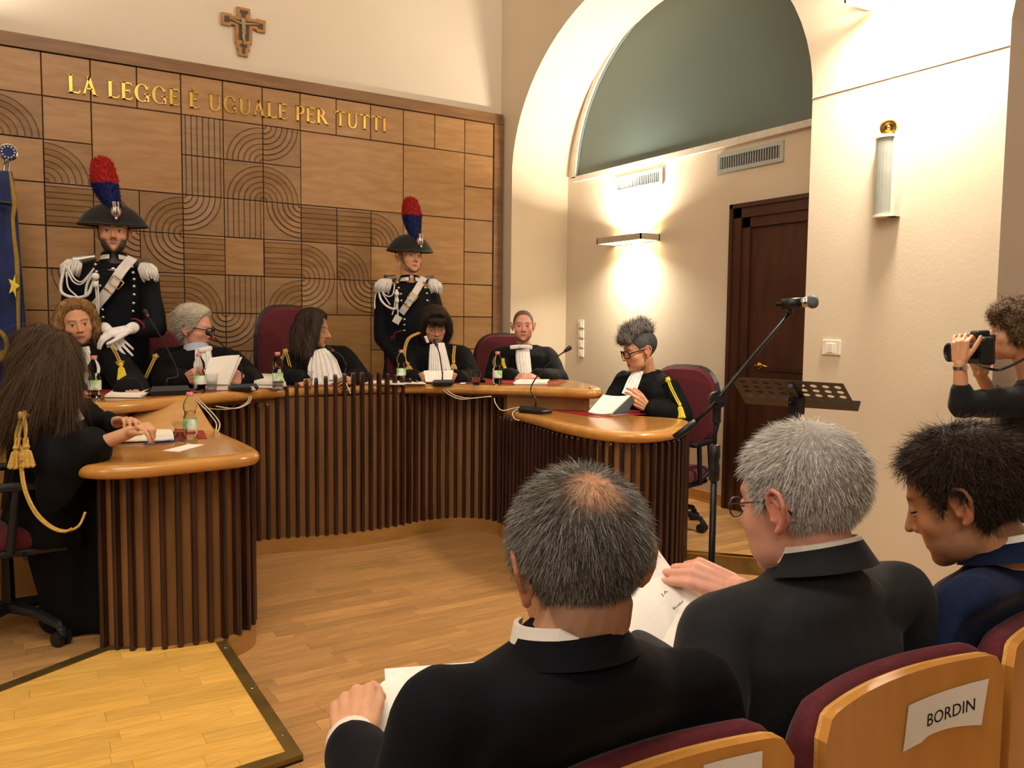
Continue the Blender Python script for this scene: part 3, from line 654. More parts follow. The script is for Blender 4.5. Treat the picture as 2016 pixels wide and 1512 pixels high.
# ================================================================ chairs
def swivel(loc, rz, label, seat_h=.47, back_h=.66, wd=.50, floor_z=JP, group=None):
    t = thing('office_chair', (0,0,0), label, 'chair', group)
    # backrest local: sitter faces +Y, back at y=-.24
    def shield(y0, y1, k=1.0):
        N = 28; V = []
        zc = seat_h+.12+back_h/2
        for y, s in ((y0, .93), ((y0+y1)/2, 1), (y1, .93)):
            for i in range(N):
                a = 2*PI*i/N; c, s_ = math.cos(a), math.sin(a); ex = 2/3.4
                x = wd/2*k*s*abs(c)**ex*(1 if c > 0 else -1); z = zc+(back_h/2*k*s)*abs(s_)**ex*(1 if s_ > 0 else -1)
                x *= 1-.14*max(0, (z-zc)/back_h*2)**2
                V.append((x, y-.05*(z-seat_h)/.8-.25*x*x*-1, z))
        F = [(r*N+j, r*N+(j+1) % N, (r+1)*N+(j+1) % N, (r+1)*N+j) for r in range(2) for j in range(N)]+[list(range(N))[::-1], [2*N+j for j in range(N)]]
        return V, F
    build('backrest', *shield(-.22, -.29, .955), REDFAB, t, smooth=False); build('back_shell', *shield(-.275, -.315), BLACK, t)
    build('seat', *rbox((0,.0,seat_h-.03), (.48,.47,.09), .035), REDFAB, t, smooth=True); build('seat_shell', *rbox((0,0,seat_h-.085), (.46,.44,.03), .012), BLACK, t)
    build('back_bracket', *tube([(0,-.1,seat_h-.1),(0,-.3,seat_h-.08),(0,-.34,seat_h+.2),(0,-.33,seat_h+.4)], [.02,.025,.03,.02]), BLACK, t)
    for s in (-1, 1):
        build('armrest', *merge(rbox((s*.27,-.02,seat_h+.19), (.055,.27,.03), .012), tube([(s*.2,.0,seat_h-.09),(s*.275,.0,seat_h-.07),(s*.275,.03,seat_h+.18)], .016), tube([(s*.275,-.12,seat_h+.18),(s*.27,-.16,seat_h+.0),(s*.22,-.1,seat_h-.08)], .014)), BLACK, t)
    build('lever', *tube([(.1,.05,seat_h-.1),(.3,.05,seat_h-.09)], .008), BLACK, t)
    build('gas_column', *tube([(0,0,.1),(0,0,seat_h-.1)], [.028,.022]), BLACKM, t)
    for k in range(5):
        a = 2*PI*k/5+.6; p = np.array([math.cos(a), math.sin(a), 0])
        l = build('base_leg', *merge(tube([p*.02+[0,0,.12], p*.16+[0,0,.115], p*.29+[0,0,.085], p*.305+[0,0,.06]], [.028,.022,.018,.016], 8)), BLACK, t)
        q = np.array([-math.sin(a), math.cos(a), 0])
        build('caster', *merge(tube([p*.3+q*.028+[0,0,.03], p*.3+q*.008+[0,0,.03]], .03, 12), tube([p*.3-q*.008+[0,0,.03], p*.3-q*.028+[0,0,.03]], .03, 12), caps(p*.305+[0,0,.065], p*.31+[0,0,.045], .018, .02, 8)), BLACK, l)
    place(t, (loc[0], loc[1], floor_z), rz); return t
def az(a): return -math.radians(a)          # heading from +Y towards +X, as a z rotation
def jx(px, py, D): p = J(px, py, D); return (p[0], p[1])
swivel(jx(610,700,5.78), az(168), 'high-backed burgundy swivel chair behind the dark-haired judge in the middle of the bench', back_h=.72, wd=.54)
swivel(jx(345,730,5.33), az(165), 'burgundy swivel chair behind the white-haired judge', back_h=.54, wd=.50)
swivel(jx(838,700,6.1), az(195), 'burgundy swivel chair with a black rim behind the judge reading aloud', back_h=.66, wd=.52)
swivel(jx(1000,740,6.55), az(205), 'burgundy swivel chair behind the bald judge', back_h=.52, wd=.52)
swivel(jx(1306,800,5.42), az(250), 'burgundy swivel chair of the grey-haired clerk beside the cream wall', floor_z=.1, back_h=.56, wd=.54, seat_h=.38)
swivel(jx(10,1000,3.42), az(88), 'black-framed swivel chair under the long-haired woman by the ramp', floor_z=.1, seat_h=.48, back_h=.5)
# audience chairs
PLY = mat('birch_plywood', 'C98E45', .3, c2='BC7E38', scale=5, stretch=(3,3,.7), coat=.3, dist=.4); PLYE = mat('plywood_edge', 'DDA85C', .4, c2='C48B42', scale=40, stretch=(.2,3,8))
def aud_chair(cx, label, sheet=None):
    t = thing('audience_chair', (cx, .69, 0), label, 'chair'); hw = .226; zt, zb = .892, .47
    def sheet_fn(x): return .045*(1-(x/hw)**2)       # back bows forward in the middle
    def shell(y0, y1, z0, z1, hw_, r, n=14, up=0):
        pts = []
        for k in range(n+1): pts.append((-hw_+2*hw_*k/n, None))
        V = []; cols = 22
        def edge(x):
            d = max(0, abs(x)-(hw_-r)); return z1-r+math.sqrt(max(0, r*r-d*d))
        xs = np.linspace(-hw_, hw_, cols+1); xs = np.sign(xs)*hw_*(np.abs(xs)/hw_)**.8
        for x in xs:
            b = .035*(1-(x/hw)**2)
            for y in (y0, y1):
                for z in (z0, edge(x)): V.append((cx+x, .69+y+b, z))
        F = []
        for i in range(cols): a = 4*i; b = a+4; F += [(a, a+1, b+1, b)[::-1], (a+2, a+3, b+3, b+2), (a+1, b+1, b+3, a+3)[::-1], (a, b, b+2, a+2)]
        F += [(0,1,3,2), (4*cols, 4*cols+2, 4*cols+3, 4*cols+1)]
        return V, F
    build('back_panel', *shell(-.012, .002, zb, zt, hw, .03), PLY, t)
    build('edge_ply', *shell(.002, .008, zb, zt, hw, .03), PLYE, t)
    xs = np.linspace(-hw-.008, hw+.008, 33); V = []; prof_ = [(.009, 0), (.02, .006), (.034, .004), (.048, -.010), (.058, -.034)]
    for x in xs:
        e_ = .045*max(0, 1-(hw+.008-abs(x))/.05)**2
        V.append((cx+x, .69+.009+.035*(1-(x/hw)**2), zb+.02)); 
        for y_, dz in prof_: V.append((cx+x, .69+y_+.035*(1-(x/hw)**2), zt+.004+dz-e_))
        V.append((cx+x, .69+.060+.035*(1-(x/hw)**2), zb+.02))
    m_ = len(prof_)+2; F = [(a*m_+b, a*m_+b+1, (a+1)*m_+b+1, (a+1)*m_+b) for a in range(len(xs)-1) for b in range(m_-1)]+[list(range(m_))[::-1], [(len(xs)-1)*m_+b for b in range(m_)]]
    build('back_cushion', V, F, REDFAB, t, smooth=True)
    build('seat_cushion', *rbox((cx, .95, .43), (.46,.46,.08), .03), REDFAB, t)
    build('seat_panel', *rbox((cx, .95, .385), (.45,.45,.018), .005), PLY, t)
    for s in (-1, 1):
        build('leg', *tube([(cx+s*.2,.74,0.01),(cx+s*.2,.77,.3),(cx+s*.2,.76,.44)], .012), BLACKM, t)
        build('leg', *tube([(cx+s*.2,1.14,0.01),(cx+s*.2,1.12,.38)], .012), BLACKM, t)
    return t
ch = [aud_chair(.640, 'plywood-backed audience chair under the man with the bald crown, partly below the frame'),
      aud_chair(1.157, 'plywood-backed audience chair bearing the name sheet BORDIN'),
      aud_chair(1.637, 'plywood-backed audience chair cut off by the corner of the frame')]
def on_back(px, py, cx, lift=.0006):
    p = U(px, py, Y=.69-.012)
    for _ in range(6): b = .035*(1-((p[0]-cx)/.226)**2); p = U(px, py, Y=.69-.0125+b-lift)
    return p
def sheet(c, cx, lbl, n=12, wavy=None):
    TL, TR, BR, BL = [on_back(*q, cx) for q in c]; V = []; rows = 4
    for i in range(rows+1):
        for k in range(n+1):
            s, t = k/n, i/rows; p = (TL*(1-s)+TR*s)*(1-t)+(BL*(1-s)+BR*s)*t
            if i == rows and wavy: p[2] += wavy(s)
            b = .035*(1-((p[0]-cx)/.226)**2); p[1] = .69-.0135+b; V.append(p)
    V = np.array(V); m = len(V); V = np.vstack([V, V-[0,.0008,0]]); w1 = n+1
    F = [(i*w1+k, i*w1+k+1, (i+1)*w1+k+1, (i+1)*w1+k) for i in range(rows) for k in range(n)]; F += [[v+m for v in f[::-1]] for f in F]
    o = build('name_sheet', V, F, PAPER); return tag(o, lbl, 'paper')
s1 = sheet([(1788,1389),(1946,1336),(1932,1420),(1777,1480)], 1.157, 'taped white sheet printed BORDIN on the chair back', wavy=lambda s: .010*math.sin(s*PI)*(1 if s > .3 else .3)-.006*s)
sheet([(1385,1506),(1500,1478),(1497,1560),(1375,1590)], .640, 'white name sheet just showing on the chair back at the lower edge', wavy=lambda s: 0)
INK = mat('black_ink', '1A1A1C', .7)
def text_mesh(txt, size, name, m, parent, R, loc, shear=0, ext=.0003):
    cu = bpy.data.curves.new(name, 'FONT'); cu.body = txt; cu.size = size; cu.align_x = 'CENTER'; cu.align_y = 'CENTER'; cu.extrude = ext; cu.resolution_u = 3; cu.shear = shear
    o = bpy.data.objects.new(name, cu); COL.objects.link(o); dg = bpy.context.evaluated_depsgraph_get(); me = bpy.data.meshes.new_from_object(o.evaluated_get(dg))
    bpy.data.objects.remove(o); v = np.array([q.co[:] for q in me.vertices]); f = [list(p.vertices) for p in me.polygons]; bpy.data.meshes.remove(me)
    return build(name, v@np.asarray(R).T+np.array(loc), f, m, parent)
c = on_back(1870, 1402, 1.157, .0016); c[1] -= .0012
dx = norm(on_back(1900,1392,1.157)-on_back(1840,1413,1.157))
tm = text_mesh('BORDIN', .0290, 'lettering', INK, s1, np.array([dx*[1,0,1]/np.linalg.norm(dx*[1,0,1]), [0,0,1], [0,-1,0]]).T, c)
for v in tm.data.vertices: v.co.y = .69-.0152+.035*(1-((v.co.x-1.157)/.226)**2)
# ================================================================ things on the benches
CLEAR = mat('clear_plastic', 'F4F6F4', .06, trans=1, ior=1.07, spec=.8); WATER = mat('water', 'F2F6F4', .02, trans=1, ior=1.12)
PINK = mat('pink_cap', 'DE8A86', .4); 
def label_mat():
    m, nt, b = nodes('bottle_label'); N = nt.nodes.new; L = nt.links.new
    tc = N('ShaderNodeTexCoord'); v = N('ShaderNodeTexVoronoi'); v.inputs['Scale'].default_value = 55; L(tc.outputs['Object'], v.inputs['Vector'])
    r = N('ShaderNodeValToRGB'); e = r.color_ramp.elements; e[0].color = (*lin('E4EAE0'), 1); e[1].color = (*lin('9BD07E'), 1); e[0].position = .3; e[1].position = .55
    n = N('ShaderNodeTexNoise'); n.inputs['Scale'].default_value = 24; L(tc.outputs['Object'], n.inputs['Vector']); L(n.outputs[0], r.inputs[0]); r.color_ramp.elements[0].position = .44; r.color_ramp.elements[1].position = .54
    L(r.outputs[0], b.inputs['Base Color']); b.inputs['Roughness'].default_value = .4; return m
LABEL = label_mat()
def bottle0():
    t = thing('water_bottle', (0,0,0), 'x', 'bottle', 'half-litre water bottles on the benches')
    pr = [(.0,.006),(.018,.002),(.028,.0),(.031,.006),(.031,.022),(.0295,.03),(.031,.036),(.031,.10),(.029,.106),(.025,.118),(.024,.124),(.027,.132),(.031,.146),(.031,.158),(.028,.172),(.02,.188),(.0135,.197),(.012,.201),(.012,.208)]
    build('bottle_body', *lathe(pr, n=24), CLEAR, t, smooth=True)
    build('water', *lathe([(0,.008),(.028,.008),(.0292,.03),(.0292,.10),(.0235,.119),(.0235,.124),(.026,.133),(.0,.133)], n=20), WATER, t, smooth=True)
    build('label', *lathe([(.0312,.048),(.0316,.049),(.0316,.094),(.0312,.095)], n=24), LABEL, t, smooth=True)
    build('cap', *lathe([(.0145,.202),(.0155,.203),(.0155,.218),(.014,.221),(.0,.221)], n=18), PINK, t, smooth=True); return t
b0 = bottle0(); first = True
for px, py, z, l in [(187,789,T1,'water bottle with pink cap before the curly-haired judge with a gold tassel'), (393,776,T1,'water bottle with pink cap in front of the white-haired judge'), (547,769,T1,'water bottle with pink cap beside the hump of slats, its cap tilted'),
                  (790,756,T1,'water bottle with pink cap behind the slat hump, beside the judge reading aloud'), (979,761,T1,'water bottle with pink cap in front of the bald judge'), (375,868,T2,'empty-topped water bottle on the left side desk beside a plastic cup')]:
    b = b0 if first else dup(b0); first = False; p = U(px, py-3, Z=z+.001); place(b, p, random.random()*6); b['label'] = l
def cup0():
    t = thing('plastic_cup', (0,0,0), 'x', 'cup', 'clear plastic cups on the benches')
    build('cup_wall', *lathe([(.0,.0015),(.024,.001),(.0245,.004),(.034,.094),(.0355,.096),(.034,.097),(.033,.094),(.0235,.005),(.0,.004)], n=24), CLEAR, t, smooth=True)
    build('water', *lathe([(0,.005),(.0235,.006),(.029,.052),(0,.052)], n=20), WATER, t, smooth=True); return t
c0 = cup0(); first = True
for px, py, z, l in [(937,761,T1,'clear plastic cup of water between the reading judge and the bald judge'), (355,874,T2,'clear plastic cup on the left side desk beside the bottle'), (606,764,T1,'clear plastic cup in front of the dark-haired judge at the hump'),
                     (417,771,T1,'clear plastic cup just beside the white-haired judge'), (153,779,T1,'clear plastic cup held near the curly-haired judge')]:
    b = c0 if first else dup(c0); first = False; p = U(px, py-2, Z=z+.001); place(b, p); b['label'] = l
REDL = mat('red_light_ring', 'B03030', .4, emit=('FF3020', .12))
def mic(px, py, z, rz, s, neck, headpt, label, wd=.17):
    p = U(px, py, Z=z+.001); t = thing('conference_microphone', tuple(p), label, 'microphone'); R = np.array(Matrix.Rotation(rz, 3, 'Z')); W = lambda q: p+R@(np.array(q)*s)
    V = [(-.5,-.38,0),(.5,-.38,0),(.5,.38,0),(-.5,.38,0),(-.54,-.42,.16),(.54,-.42,.16),(.54,.42,.1),(-.54,.42,.1),(-.46,-.34,.33),(.46,-.34,.33),(.46,.36,.16),(-.46,.36,.16)]
    V = [W((a*wd, b*wd*.8, c*wd*.8)) for a, b, c in V]
    build('console', V, [(3,2,1,0),(0,1,5,4),(1,2,6,5),(2,3,7,6),(3,0,4,7),(4,5,9,8),(5,6,10,9),(6,7,11,10),(7,4,8,11),(8,9,10,11)], BLACK, t)
    a = W((0, .0, .03)); 
    if headpt is not None:
        h = np.array(headpt); pts = [a, a+[0,0,.05]]+[np.array(q) for q in neck]+[h]; sp = spline(pts, 6)
        build('gooseneck', *tube(sp, [.0055]*3+[.0045]*(len(sp)-3), 8), BLACKM, t, smooth=True)
        d = norm(sp[-1]-sp[-3]); build('light_ring', *tube([h-d*.006, h+d*.006], .0075, 12), REDL, t, smooth=True); build('microphone_head', *caps(h+d*.012, h+d*.045, .011, .0155), BLACK, t, smooth=True)
    return t
def mp(px, py, D): return J(px, py, D)
mic(330,777,T1,.1,1.15,[mp(350,735,4.66), mp(320,670,4.75)], mp(291,622,4.85), 'large black conference microphone base beside the bottle above the sloping lid', .17)
mic(477,768,T1,.05,1,[mp(474,720,5.0), mp(455,695,5.05)], mp(421,664,5.1), 'black conference microphone bent before the face of the white-haired judge', .15)
mic(680,758,T1,0,1,[mp(682,720,5.2), mp(672,700,5.25)], mp(656,690,5.3), 'black conference microphone behind the hump of slats', .14)
mic(871,757,T1,-.3,1,[mp(871,735,5.35), mp(866,700,5.4)], mp(861,683,5.42), 'black conference microphone with a red light ring before the judge reading aloud', .13)
mic(1054,813,T2,-1.25,1.15,[mp(1045,765,5.25), mp(1062,735,5.25), mp(1090,708,5.25)], mp(1110,693,5.25), 'black conference microphone leaning out on the right side desk', .15)
# red mats
def quad(name, c, z, m, label, cat, th=.002, group=None, lift=0, curl=0):
    P = [U(x, y, Z=z)[:2] for x, y in c]; P = ccw([tuple(p) for p in P]); v, f = poly_prism(P, z+lift+.0006, z+lift+.0006+th); v = np.array(v)
    o = build(name, v, f, m); return tag(o, label, cat, group)
def mat_at(px, py, z, w_, d_, rz, label):
    p = U(px, py, Z=z); c, s = math.cos(rz), math.sin(rz); P = [(p[0]+c*a*w_/2-s*b*d_/2, p[1]+s*a*w_/2+c*b*d_/2) for a, b in ((-1,-1),(1,-1),(1,1),(-1,1))]
    v, f = poly_prism(P, z+.0006, z+.003); return tag(build('desk_mat', v, f, RED), label, 'desk mat')
mat_at(215,772,T1,.60,.34,.25,'red desk mat under the papers of the curly-haired judge')
mat_at(420,766,T1,.52,.30,.45,'red desk mat under the papers of the white-haired judge')
mat_at(655,756,T1,.62,.36,.0,'red desk mat behind the hump of slats')
mat_at(870,752,T1,.60,.34,-.5,'red desk mat in front of the judge reading aloud')
mat_at(1020,753,T1,.60,.32,-.85,'red desk mat in front of the bald judge')
quad('desk_mat', [(1085,808),(1175,822),(1330,812),(1270,792),(1150,797)], T2, RED, 'red desk mat under the clerk book on the right side desk', 'desk mat')
quad('desk_mat', [(235,866),(408,864),(400,848),(240,848)], T2, RED, 'red desk mat mostly under papers on the left side desk', 'desk mat')
# papers
def stack(c, z, label, h=.006, n=3, name='paper_stack'):
    t = None; P = [U(x, y, Z=z+.003)[:2] for x, y in c]; P = np.array(ccw([tuple(p) for p in P])); cen = P.mean(0)
    t = thing(name, (cen[0], cen[1], z+.003), label, 'paper')
    for k in range(n):
        a = random.uniform(-.05, .05); R = np.array([[math.cos(a), -math.sin(a)], [math.sin(a), math.cos(a)]]); Q = (P-cen)@R.T+cen+np.array([random.uniform(-.006,.006), random.uniform(-.006,.006)])
        build('sheet', *poly_prism([tuple(q) for q in Q], z+.0036+h*k/n, z+.0034+h*(k+1)/n), PAPER, t)
    return t
stack([(205,782),(275,783),(310,772),(235,765)], T1, 'loose white papers under the hands of the curly-haired judge', .014)
stack([(405,768),(500,768),(470,757),(410,760)], T1, 'pile of white papers before the white-haired judge', .02)
stack([(478,763),(560,765),(560,750),(510,748)], T1, 'thick stack of white papers between the white-haired judge and the hump', .045, 4)
stack([(610,757),(700,757),(690,747),(620,748)], T1, 'white papers in front of the dark-haired judge behind the slats', .02)
stack([(712,757),(800,758),(790,752),(715,752)], T1, 'white papers behind the right part of the hump', .01)
stack([(800,757),(838,757),(830,752),(800,752)], T1, 'grey-edged papers beside the bottle of the reading judge', .008)
stack([(1010,757),(1075,757),(1080,750),(1020,750)], T1, 'white papers under the clasped hands of the bald judge', .012)
stack([(228,872),(345,868),(335,850),(250,850)], T2, 'scribbled white papers on the left side desk', .012)
quad('name_card', [(320,888),(352,890),(402,876),(372,875)], T2, PAPER, 'small white card on the glossy top near the ramp', 'paper', .0015)
quad('paper', [(1116,803),(1155,806),(1165,801),(1130,798)], T2, PAPER, 'white paper slip under the clerk book', 'paper', .0015, lift=.003)
quad('paper', [(905,757),(915,757),(918,754),(908,753)], T1, PAPER, 'scrap of white paper beside the reading judge', 'paper', .001, lift=.003)
BLUEP = mat('blue_plastic', '1E2E78', .35)
a, b = U(288,874,Z=T2+.006), U(342,867,Z=T2+.006); tag(build('pen', *merge(tube([a, b], .005, 8), tube([a, a+(a-b)*.12], [.005,.001], 8)), BLUEP), 'dark blue pen beside the papers on the left side desk', 'pen')
a, b = U(1120,804,Z=T2+.01), U(1156,802,Z=T2+.01); tag(build('pen', *merge(tube([a, (a+b)/2], .005, 8), tube([(a+b)/2, b], .0045, 8)), BLACK), 'dark pen lying by the clerk book', 'pen')
# cables
CAB = mat('white_cable', 'D8CDB2', .5)
def cable(pts, label, r=.0032): return tag(build('cable', *tube(spline(pts, 8), r, 8), CAB, smooth=True), label, 'cable')
cable([J(483,768,4.93), J(490,775,4.86), J(488,790,4.78), J(470,802,4.74), J(440,806,4.68), J(410,804,4.6), J(395,800,4.55)], 'pale cable looping down from the microphone of the white-haired judge')
cable([J(487,769,4.93), J(494,778,4.85), J(490,793,4.77), J(465,804,4.72), J(425,800,4.62)], 'second pale cable beside the loop under that microphone')
cable([J(378,775,4.52), J(400,795,4.42), J(420,815,4.32), J(432,832,4.24), J(431,845,4.17), J(424,853,4.13)], 'pale cable hanging from the large microphone base to the side desk')
cable([J(374,777,4.51), J(395,796,4.40), J(415,818,4.29), J(426,835,4.2), J(424,852,4.14)], 'second pale cable hanging above the sloping lid')
cable([J(864,757,5.52), J(875,770,5.40), J(890,780,5.34), J(910,786,5.33), J(940,783,5.32), J(968,781,5.30)], 'pale cable drooping in front of the bench below the reading judge')
cable([J(868,756,5.52), J(880,768,5.40), J(897,779,5.34), J(925,784,5.32), J(966,780,5.30)], 'second pale cable drooping below the reading judge')
cable([J(973,784,5.30), J(976,795,5.28), J(988,808,5.27), J(1010,804,5.30), J(1031,800,5.34)], 'pale cable between the main bench and the right side desk')
cable([J(1033,801,5.34), J(1016,807,5.22), J(1009,814,5.14), J(1013,824,5.08), J(1022,828,5.05)], 'pale cable end curling off the right side desk')
cable([J(681,752,5.22), J(683,758,5.06), J(688,768,4.97), J(690,775,4.95)], 'short pale cable behind the hump')
# ================================================================ microphone stand and music stand
D0 = 3.05; base = J(1410, 785, D0); bx, by = base[0], base[1]
t = thing('microphone_stand', (bx, by, 0), 'black boom microphone stand in front of the cream recess wall', 'microphone stand')
build('base_plate', *lathe([(0,.0),(.15,.0),(.152,.012),(.14,.02),(.02,.035),(0,.036)], (bx, by, 0), 28), BLACKM, t, smooth=True)
build('lower_tube', *tube([(bx,by,.03),(bx,by,.93)], .0125, 14), BLACKM, t, smooth=True)
pz = J(1408, 910, D0)[2]
build('height_grip', *lathe([(.013,pz-.075),(.02,pz-.07),(.0215,pz-.02),(.017,pz-.0),(.0215,pz+.02),(.02,pz+.06),(.012,pz+.065)], (bx, by, 0), 16), BLACK, t, smooth=True)
build('upper_tube', *tube([(bx,by,.85),(bx,by,base[2])], .0075, 12), CHROME if False else BLACKM, t, smooth=True)
c = J(1412, 787, D0-.01); d = norm(ROT@np.array([0,0,1.])); build('clutch', *merge(tube([c-d*.022, c+d*.022], .031, 22), tube([c-d*.028, c+d*.03], .016, 14), tube([c, c-[0,0,.085]], .016, 12)), BLACK, t, smooth=False)
e0 = J(1557, 614, D0-.03); e1 = J(1398, 803, D0-.03); e2 = J(1368, 832, D0-.03); e3 = J(1328, 862, D0-.03)
build('boom', *tube([e0, e1, e2], .0075, 12), BLACKM, t, smooth=True); build('counterweight', *tube([e2+(e1-e2)*.05, e3], .0135, 14), BLACK, t, smooth=True)
ml = J(1528, 600, D0-.02); mr = J(1608, 593, D0-.1); dm = norm(mr-ml); mc = (ml+mr)/2
build('clip', *merge(tube([e0-norm(e0-e1)*.01, e0+[0,0,.012]], .011, 10), tube([e0+[0,0,.008], mc-dm*.015-[0,0,.012]], .009, 10), tube([mc-dm*.05, mc+dm*.015], .0195, 14)), BLACK, t, smooth=True)
mt = thing('handheld_microphone', tuple(mc), 'handheld microphone with a grey ball grille clipped on the boom stand', 'microphone')
Rm = np.array(frame(dm)).T; L_ = np.linalg.norm(mr-ml)
build('microphone_body', *lathe([(.0,0),(.007,.001),(.0085,.03),(.012,.034),(.0165,L_*.62),(.018,L_*.66)], ml, 18, R=Rm), BLACKM, mt, smooth=True)
build('collar_ring', *lathe([(.018,L_*.66),(.0188,L_*.665),(.0188,L_*.75),(.017,L_*.755),(.0195,L_*.80),(.019,L_*.815)], ml, 18, R=Rm), CHROME, mt, smooth=True)
build('grille', *lathe([(.018,L_*.79),(.0235,L_*.84),(.0255,L_*.90),(.0235,L_*.97),(.017,L_*1.02),(.0,L_*1.045)], ml, 20, R=Rm), mat('grey_grille', '6F7478', .45, metal=.6, bump=.5, bscale=900), mt, smooth=True)
build('led', *ell(ml+dm*L_*.63-norm(J(1500,700,3)-[0,0,EYE])*.0175+[0,0,.003], (.002,.002,.002)), mat('green_led', '20D060', .4, emit=('20FF60', 3)), mt)
PA, PB, PC, PD = J(1439,742,3.22), J(1660,755,3.12), J(1690,809,3.40), J(1468,794,3.52)
t = thing('music_stand', tuple((PC+PD)/2*[1,1,0]), 'black perforated music stand leaning behind the heads of the audience', 'music stand')
MS = mat('music_stand_metal', '2E2A26', .5, metal=.2); nrm_ = norm(np.cross(PB-PA, PD-PA)); 
def PT(s, v, h=0): return (PA*(1-s)+PB*s)*(1-v)+(PD*(1-s)+PC*s)*v+nrm_*h
V = []; F = []; cols, rows, K = 9, 4, 12
def addq(q):
    b = len(V); V.extend(q); F.append(list(range(b, b+len(q))))
s0, s1_, v0, v1 = .035, .985, .06, .74
for i in range(cols):
    for j in range(rows):
        a0 = s0+(s1_-s0)*i/cols; a1 = s0+(s1_-s0)*(i+1)/cols; b0_ = v0+(v1-v0)*j/rows; b1_ = v0+(v1-v0)*(j+1)/rows; cs, cv = (a0+a1)/2, (b0_+b1_)/2
        inner = [(cs+(a1-a0)*.30*math.cos(2*PI*k/K+PI/4), cv+(b1_-b0_)*.34*math.sin(2*PI*k/K+PI/4)) for k in range(K)]
        outer = []
        for k in range(K):
            a = 2*PI*k/K+PI/4; m_ = max(abs(math.cos(a)), abs(math.sin(a))); outer.append((cs+(a1-a0)/2*math.cos(a)/m_, cv+(b1_-b0_)/2*math.sin(a)/m_))
        for k in range(K): k2 = (k+1) % K; addq([PT(*outer[k]), PT(*outer[k2]), PT(*inner[k2]), PT(*inner[k])])
for r in ((0,1,0,v0),(0,1,v1,1),(0,s0,v0,v1),(s1_,1,v0,v1)): addq([PT(r[0],r[2]), PT(r[1],r[2]), PT(r[1],r[3]), PT(r[0],r[3])])
o = build('desk_plate', np.array(V), F, MS, t); so = o.modifiers.new('s', 'SOLIDIFY'); so.thickness = .0018
sg = -1 if nrm_@(np.array([0,0,EYE])-PA) > 0 else 1
build('lip', *merge(([PT(0,1), PT(1,1), PT(1.02,1,.04*sg), PT(-.0,1,.04*sg), PT(0,.99), PT(1,.99), PT(1.02,.97,.04*sg), PT(0,.97,.04*sg)], [(0,1,2,3),(4,7,6,5),(0,4,5,1),(2,6,7,3),(1,5,6,2),(0,3,7,4)])), MS, t)
kc = PT(.52,.55,-.012*sg); kb = J(1560, 830, 3.36)
build('tilt_bracket', *merge(tube([PT(.52,.15,-.008*sg), PT(.52,.9,-.012*sg)], .013, 10), rbox(kc-[0,0,.03], (.05,.05,.07), .008), tube([kc-[.045,0,.02], kc+[.045,0,-.02]], .007, 8)), BLACK, t)
build('post', *merge(tube([kc-[0,0,.04], (kc[0],kc[1],.3)], .011, 12)), CHROME, t, smooth=True)
for k in range(3):
    a = 2*PI*k/3+.4; build('leg', *tube([(kc[0],kc[1],.34),(kc[0]+.2*math.cos(a),kc[1]+.2*math.sin(a),.15),(kc[0]+.3*math.cos(a),kc[1]+.3*math.sin(a),.01)], .009, 8), BLACKM, t)
# ================================================================ flag
FB = mat('flag_blue', '1B2B66', .75, c2='14204E', scale=8, sheen=.3); FG = mat('gold_fringe', 'A98A3C', .6, c2='8A6C28', scale=120, bump=.4); STAR = mat('yellow_star', 'E4CF4A', .7)
fy = 5.98; f0 = U(16, 300, Y=fy); tp = U(16, 338, Y=fy)
fl = thing('flag', (tp[0]-.25, fy, JP), 'blue flag with yellow stars and gold fringe on a chrome pole beside the panelling', 'flag')
pb = U(-60, 800, Y=fy); d = norm(f0-pb)
build('pole', *tube([np.array([pb[0]-.12, fy, JP+.02]), f0-d*.05], .013, 12), CHROME, fl, smooth=True)
build('second_pole', *tube([np.array([pb[0]-.02, fy+.03, JP+.02]), U(20, 322, Y=fy+.03)], [.008,.005], 10), CHROME, fl, smooth=True)
R_ = [[1,0,0],[0,0,1],[0,1,0]]
build('finial', *merge(lathe([(0,-.012),(.045,-.012),(.052,-.006),(.052,.006),(.045,.012),(0,.012)], f0+[0,0,.0], 28, R=R_), tube([f0-d*.09, f0-d*.045], .012, 10)), CHROME, fl)
build('finial_disc', *lathe([(0,-.002),(.044,-.002),(.044,.002),(0,.002)], f0-[0,.0135,0], 28, R=R_), FB, fl)
for k in range(12):
    a = 2*PI*k/12; build('finial_stud', *ell(f0+[.034*math.cos(a),-.0165,.034*math.sin(a)], (.005,.003,.005), n=8, m=5), WHITEP, fl)
zt_ = tp[2]; V = []; NN_ = 64; rows = 26; edge = [(336,20),(370,27),(430,32),(500,37),(560,42),(620,47),(680,51),(760,54),(900,60),(1100,66)]
def fedge(z):
    zs = [U(x, y, Y=fy)[2] for y, x in edge]; xs = [U(x, y, Y=fy)[0] for y, x in edge]; return np.interp(-z, [-q for q in zs], xs)
zb_ = .75
for i in range(rows+1):
    z = zt_+(zb_-zt_)*i/rows; xr2 = fedge(z)+.01; w_ = .04+.36*(i/rows)**.7; cx_ = xr2-w_
    for k in range(NN_):
        a = 2*PI*k/NN_; f_ = 1+.13*(i/rows)**.5*math.sin(a*9+.6*math.sin(i*.25)); V.append((cx_+w_*math.cos(a)*(1 if abs(math.cos(a)) > .9 else f_*.98), fy+(.025+.06*(i/rows)**.7)*math.sin(a)*f_, z))
F = [(i*NN_+k, (i+1)*NN_+k, (i+1)*NN_+(k+1) % NN_, i*NN_+(k+1) % NN_) for i in range(rows) for k in range(NN_)]+[[k for k in range(NN_)], [rows*NN_+k for k in range(NN_)][::-1]]
build('flag_cloth', V, F, FB, fl, smooth=True)
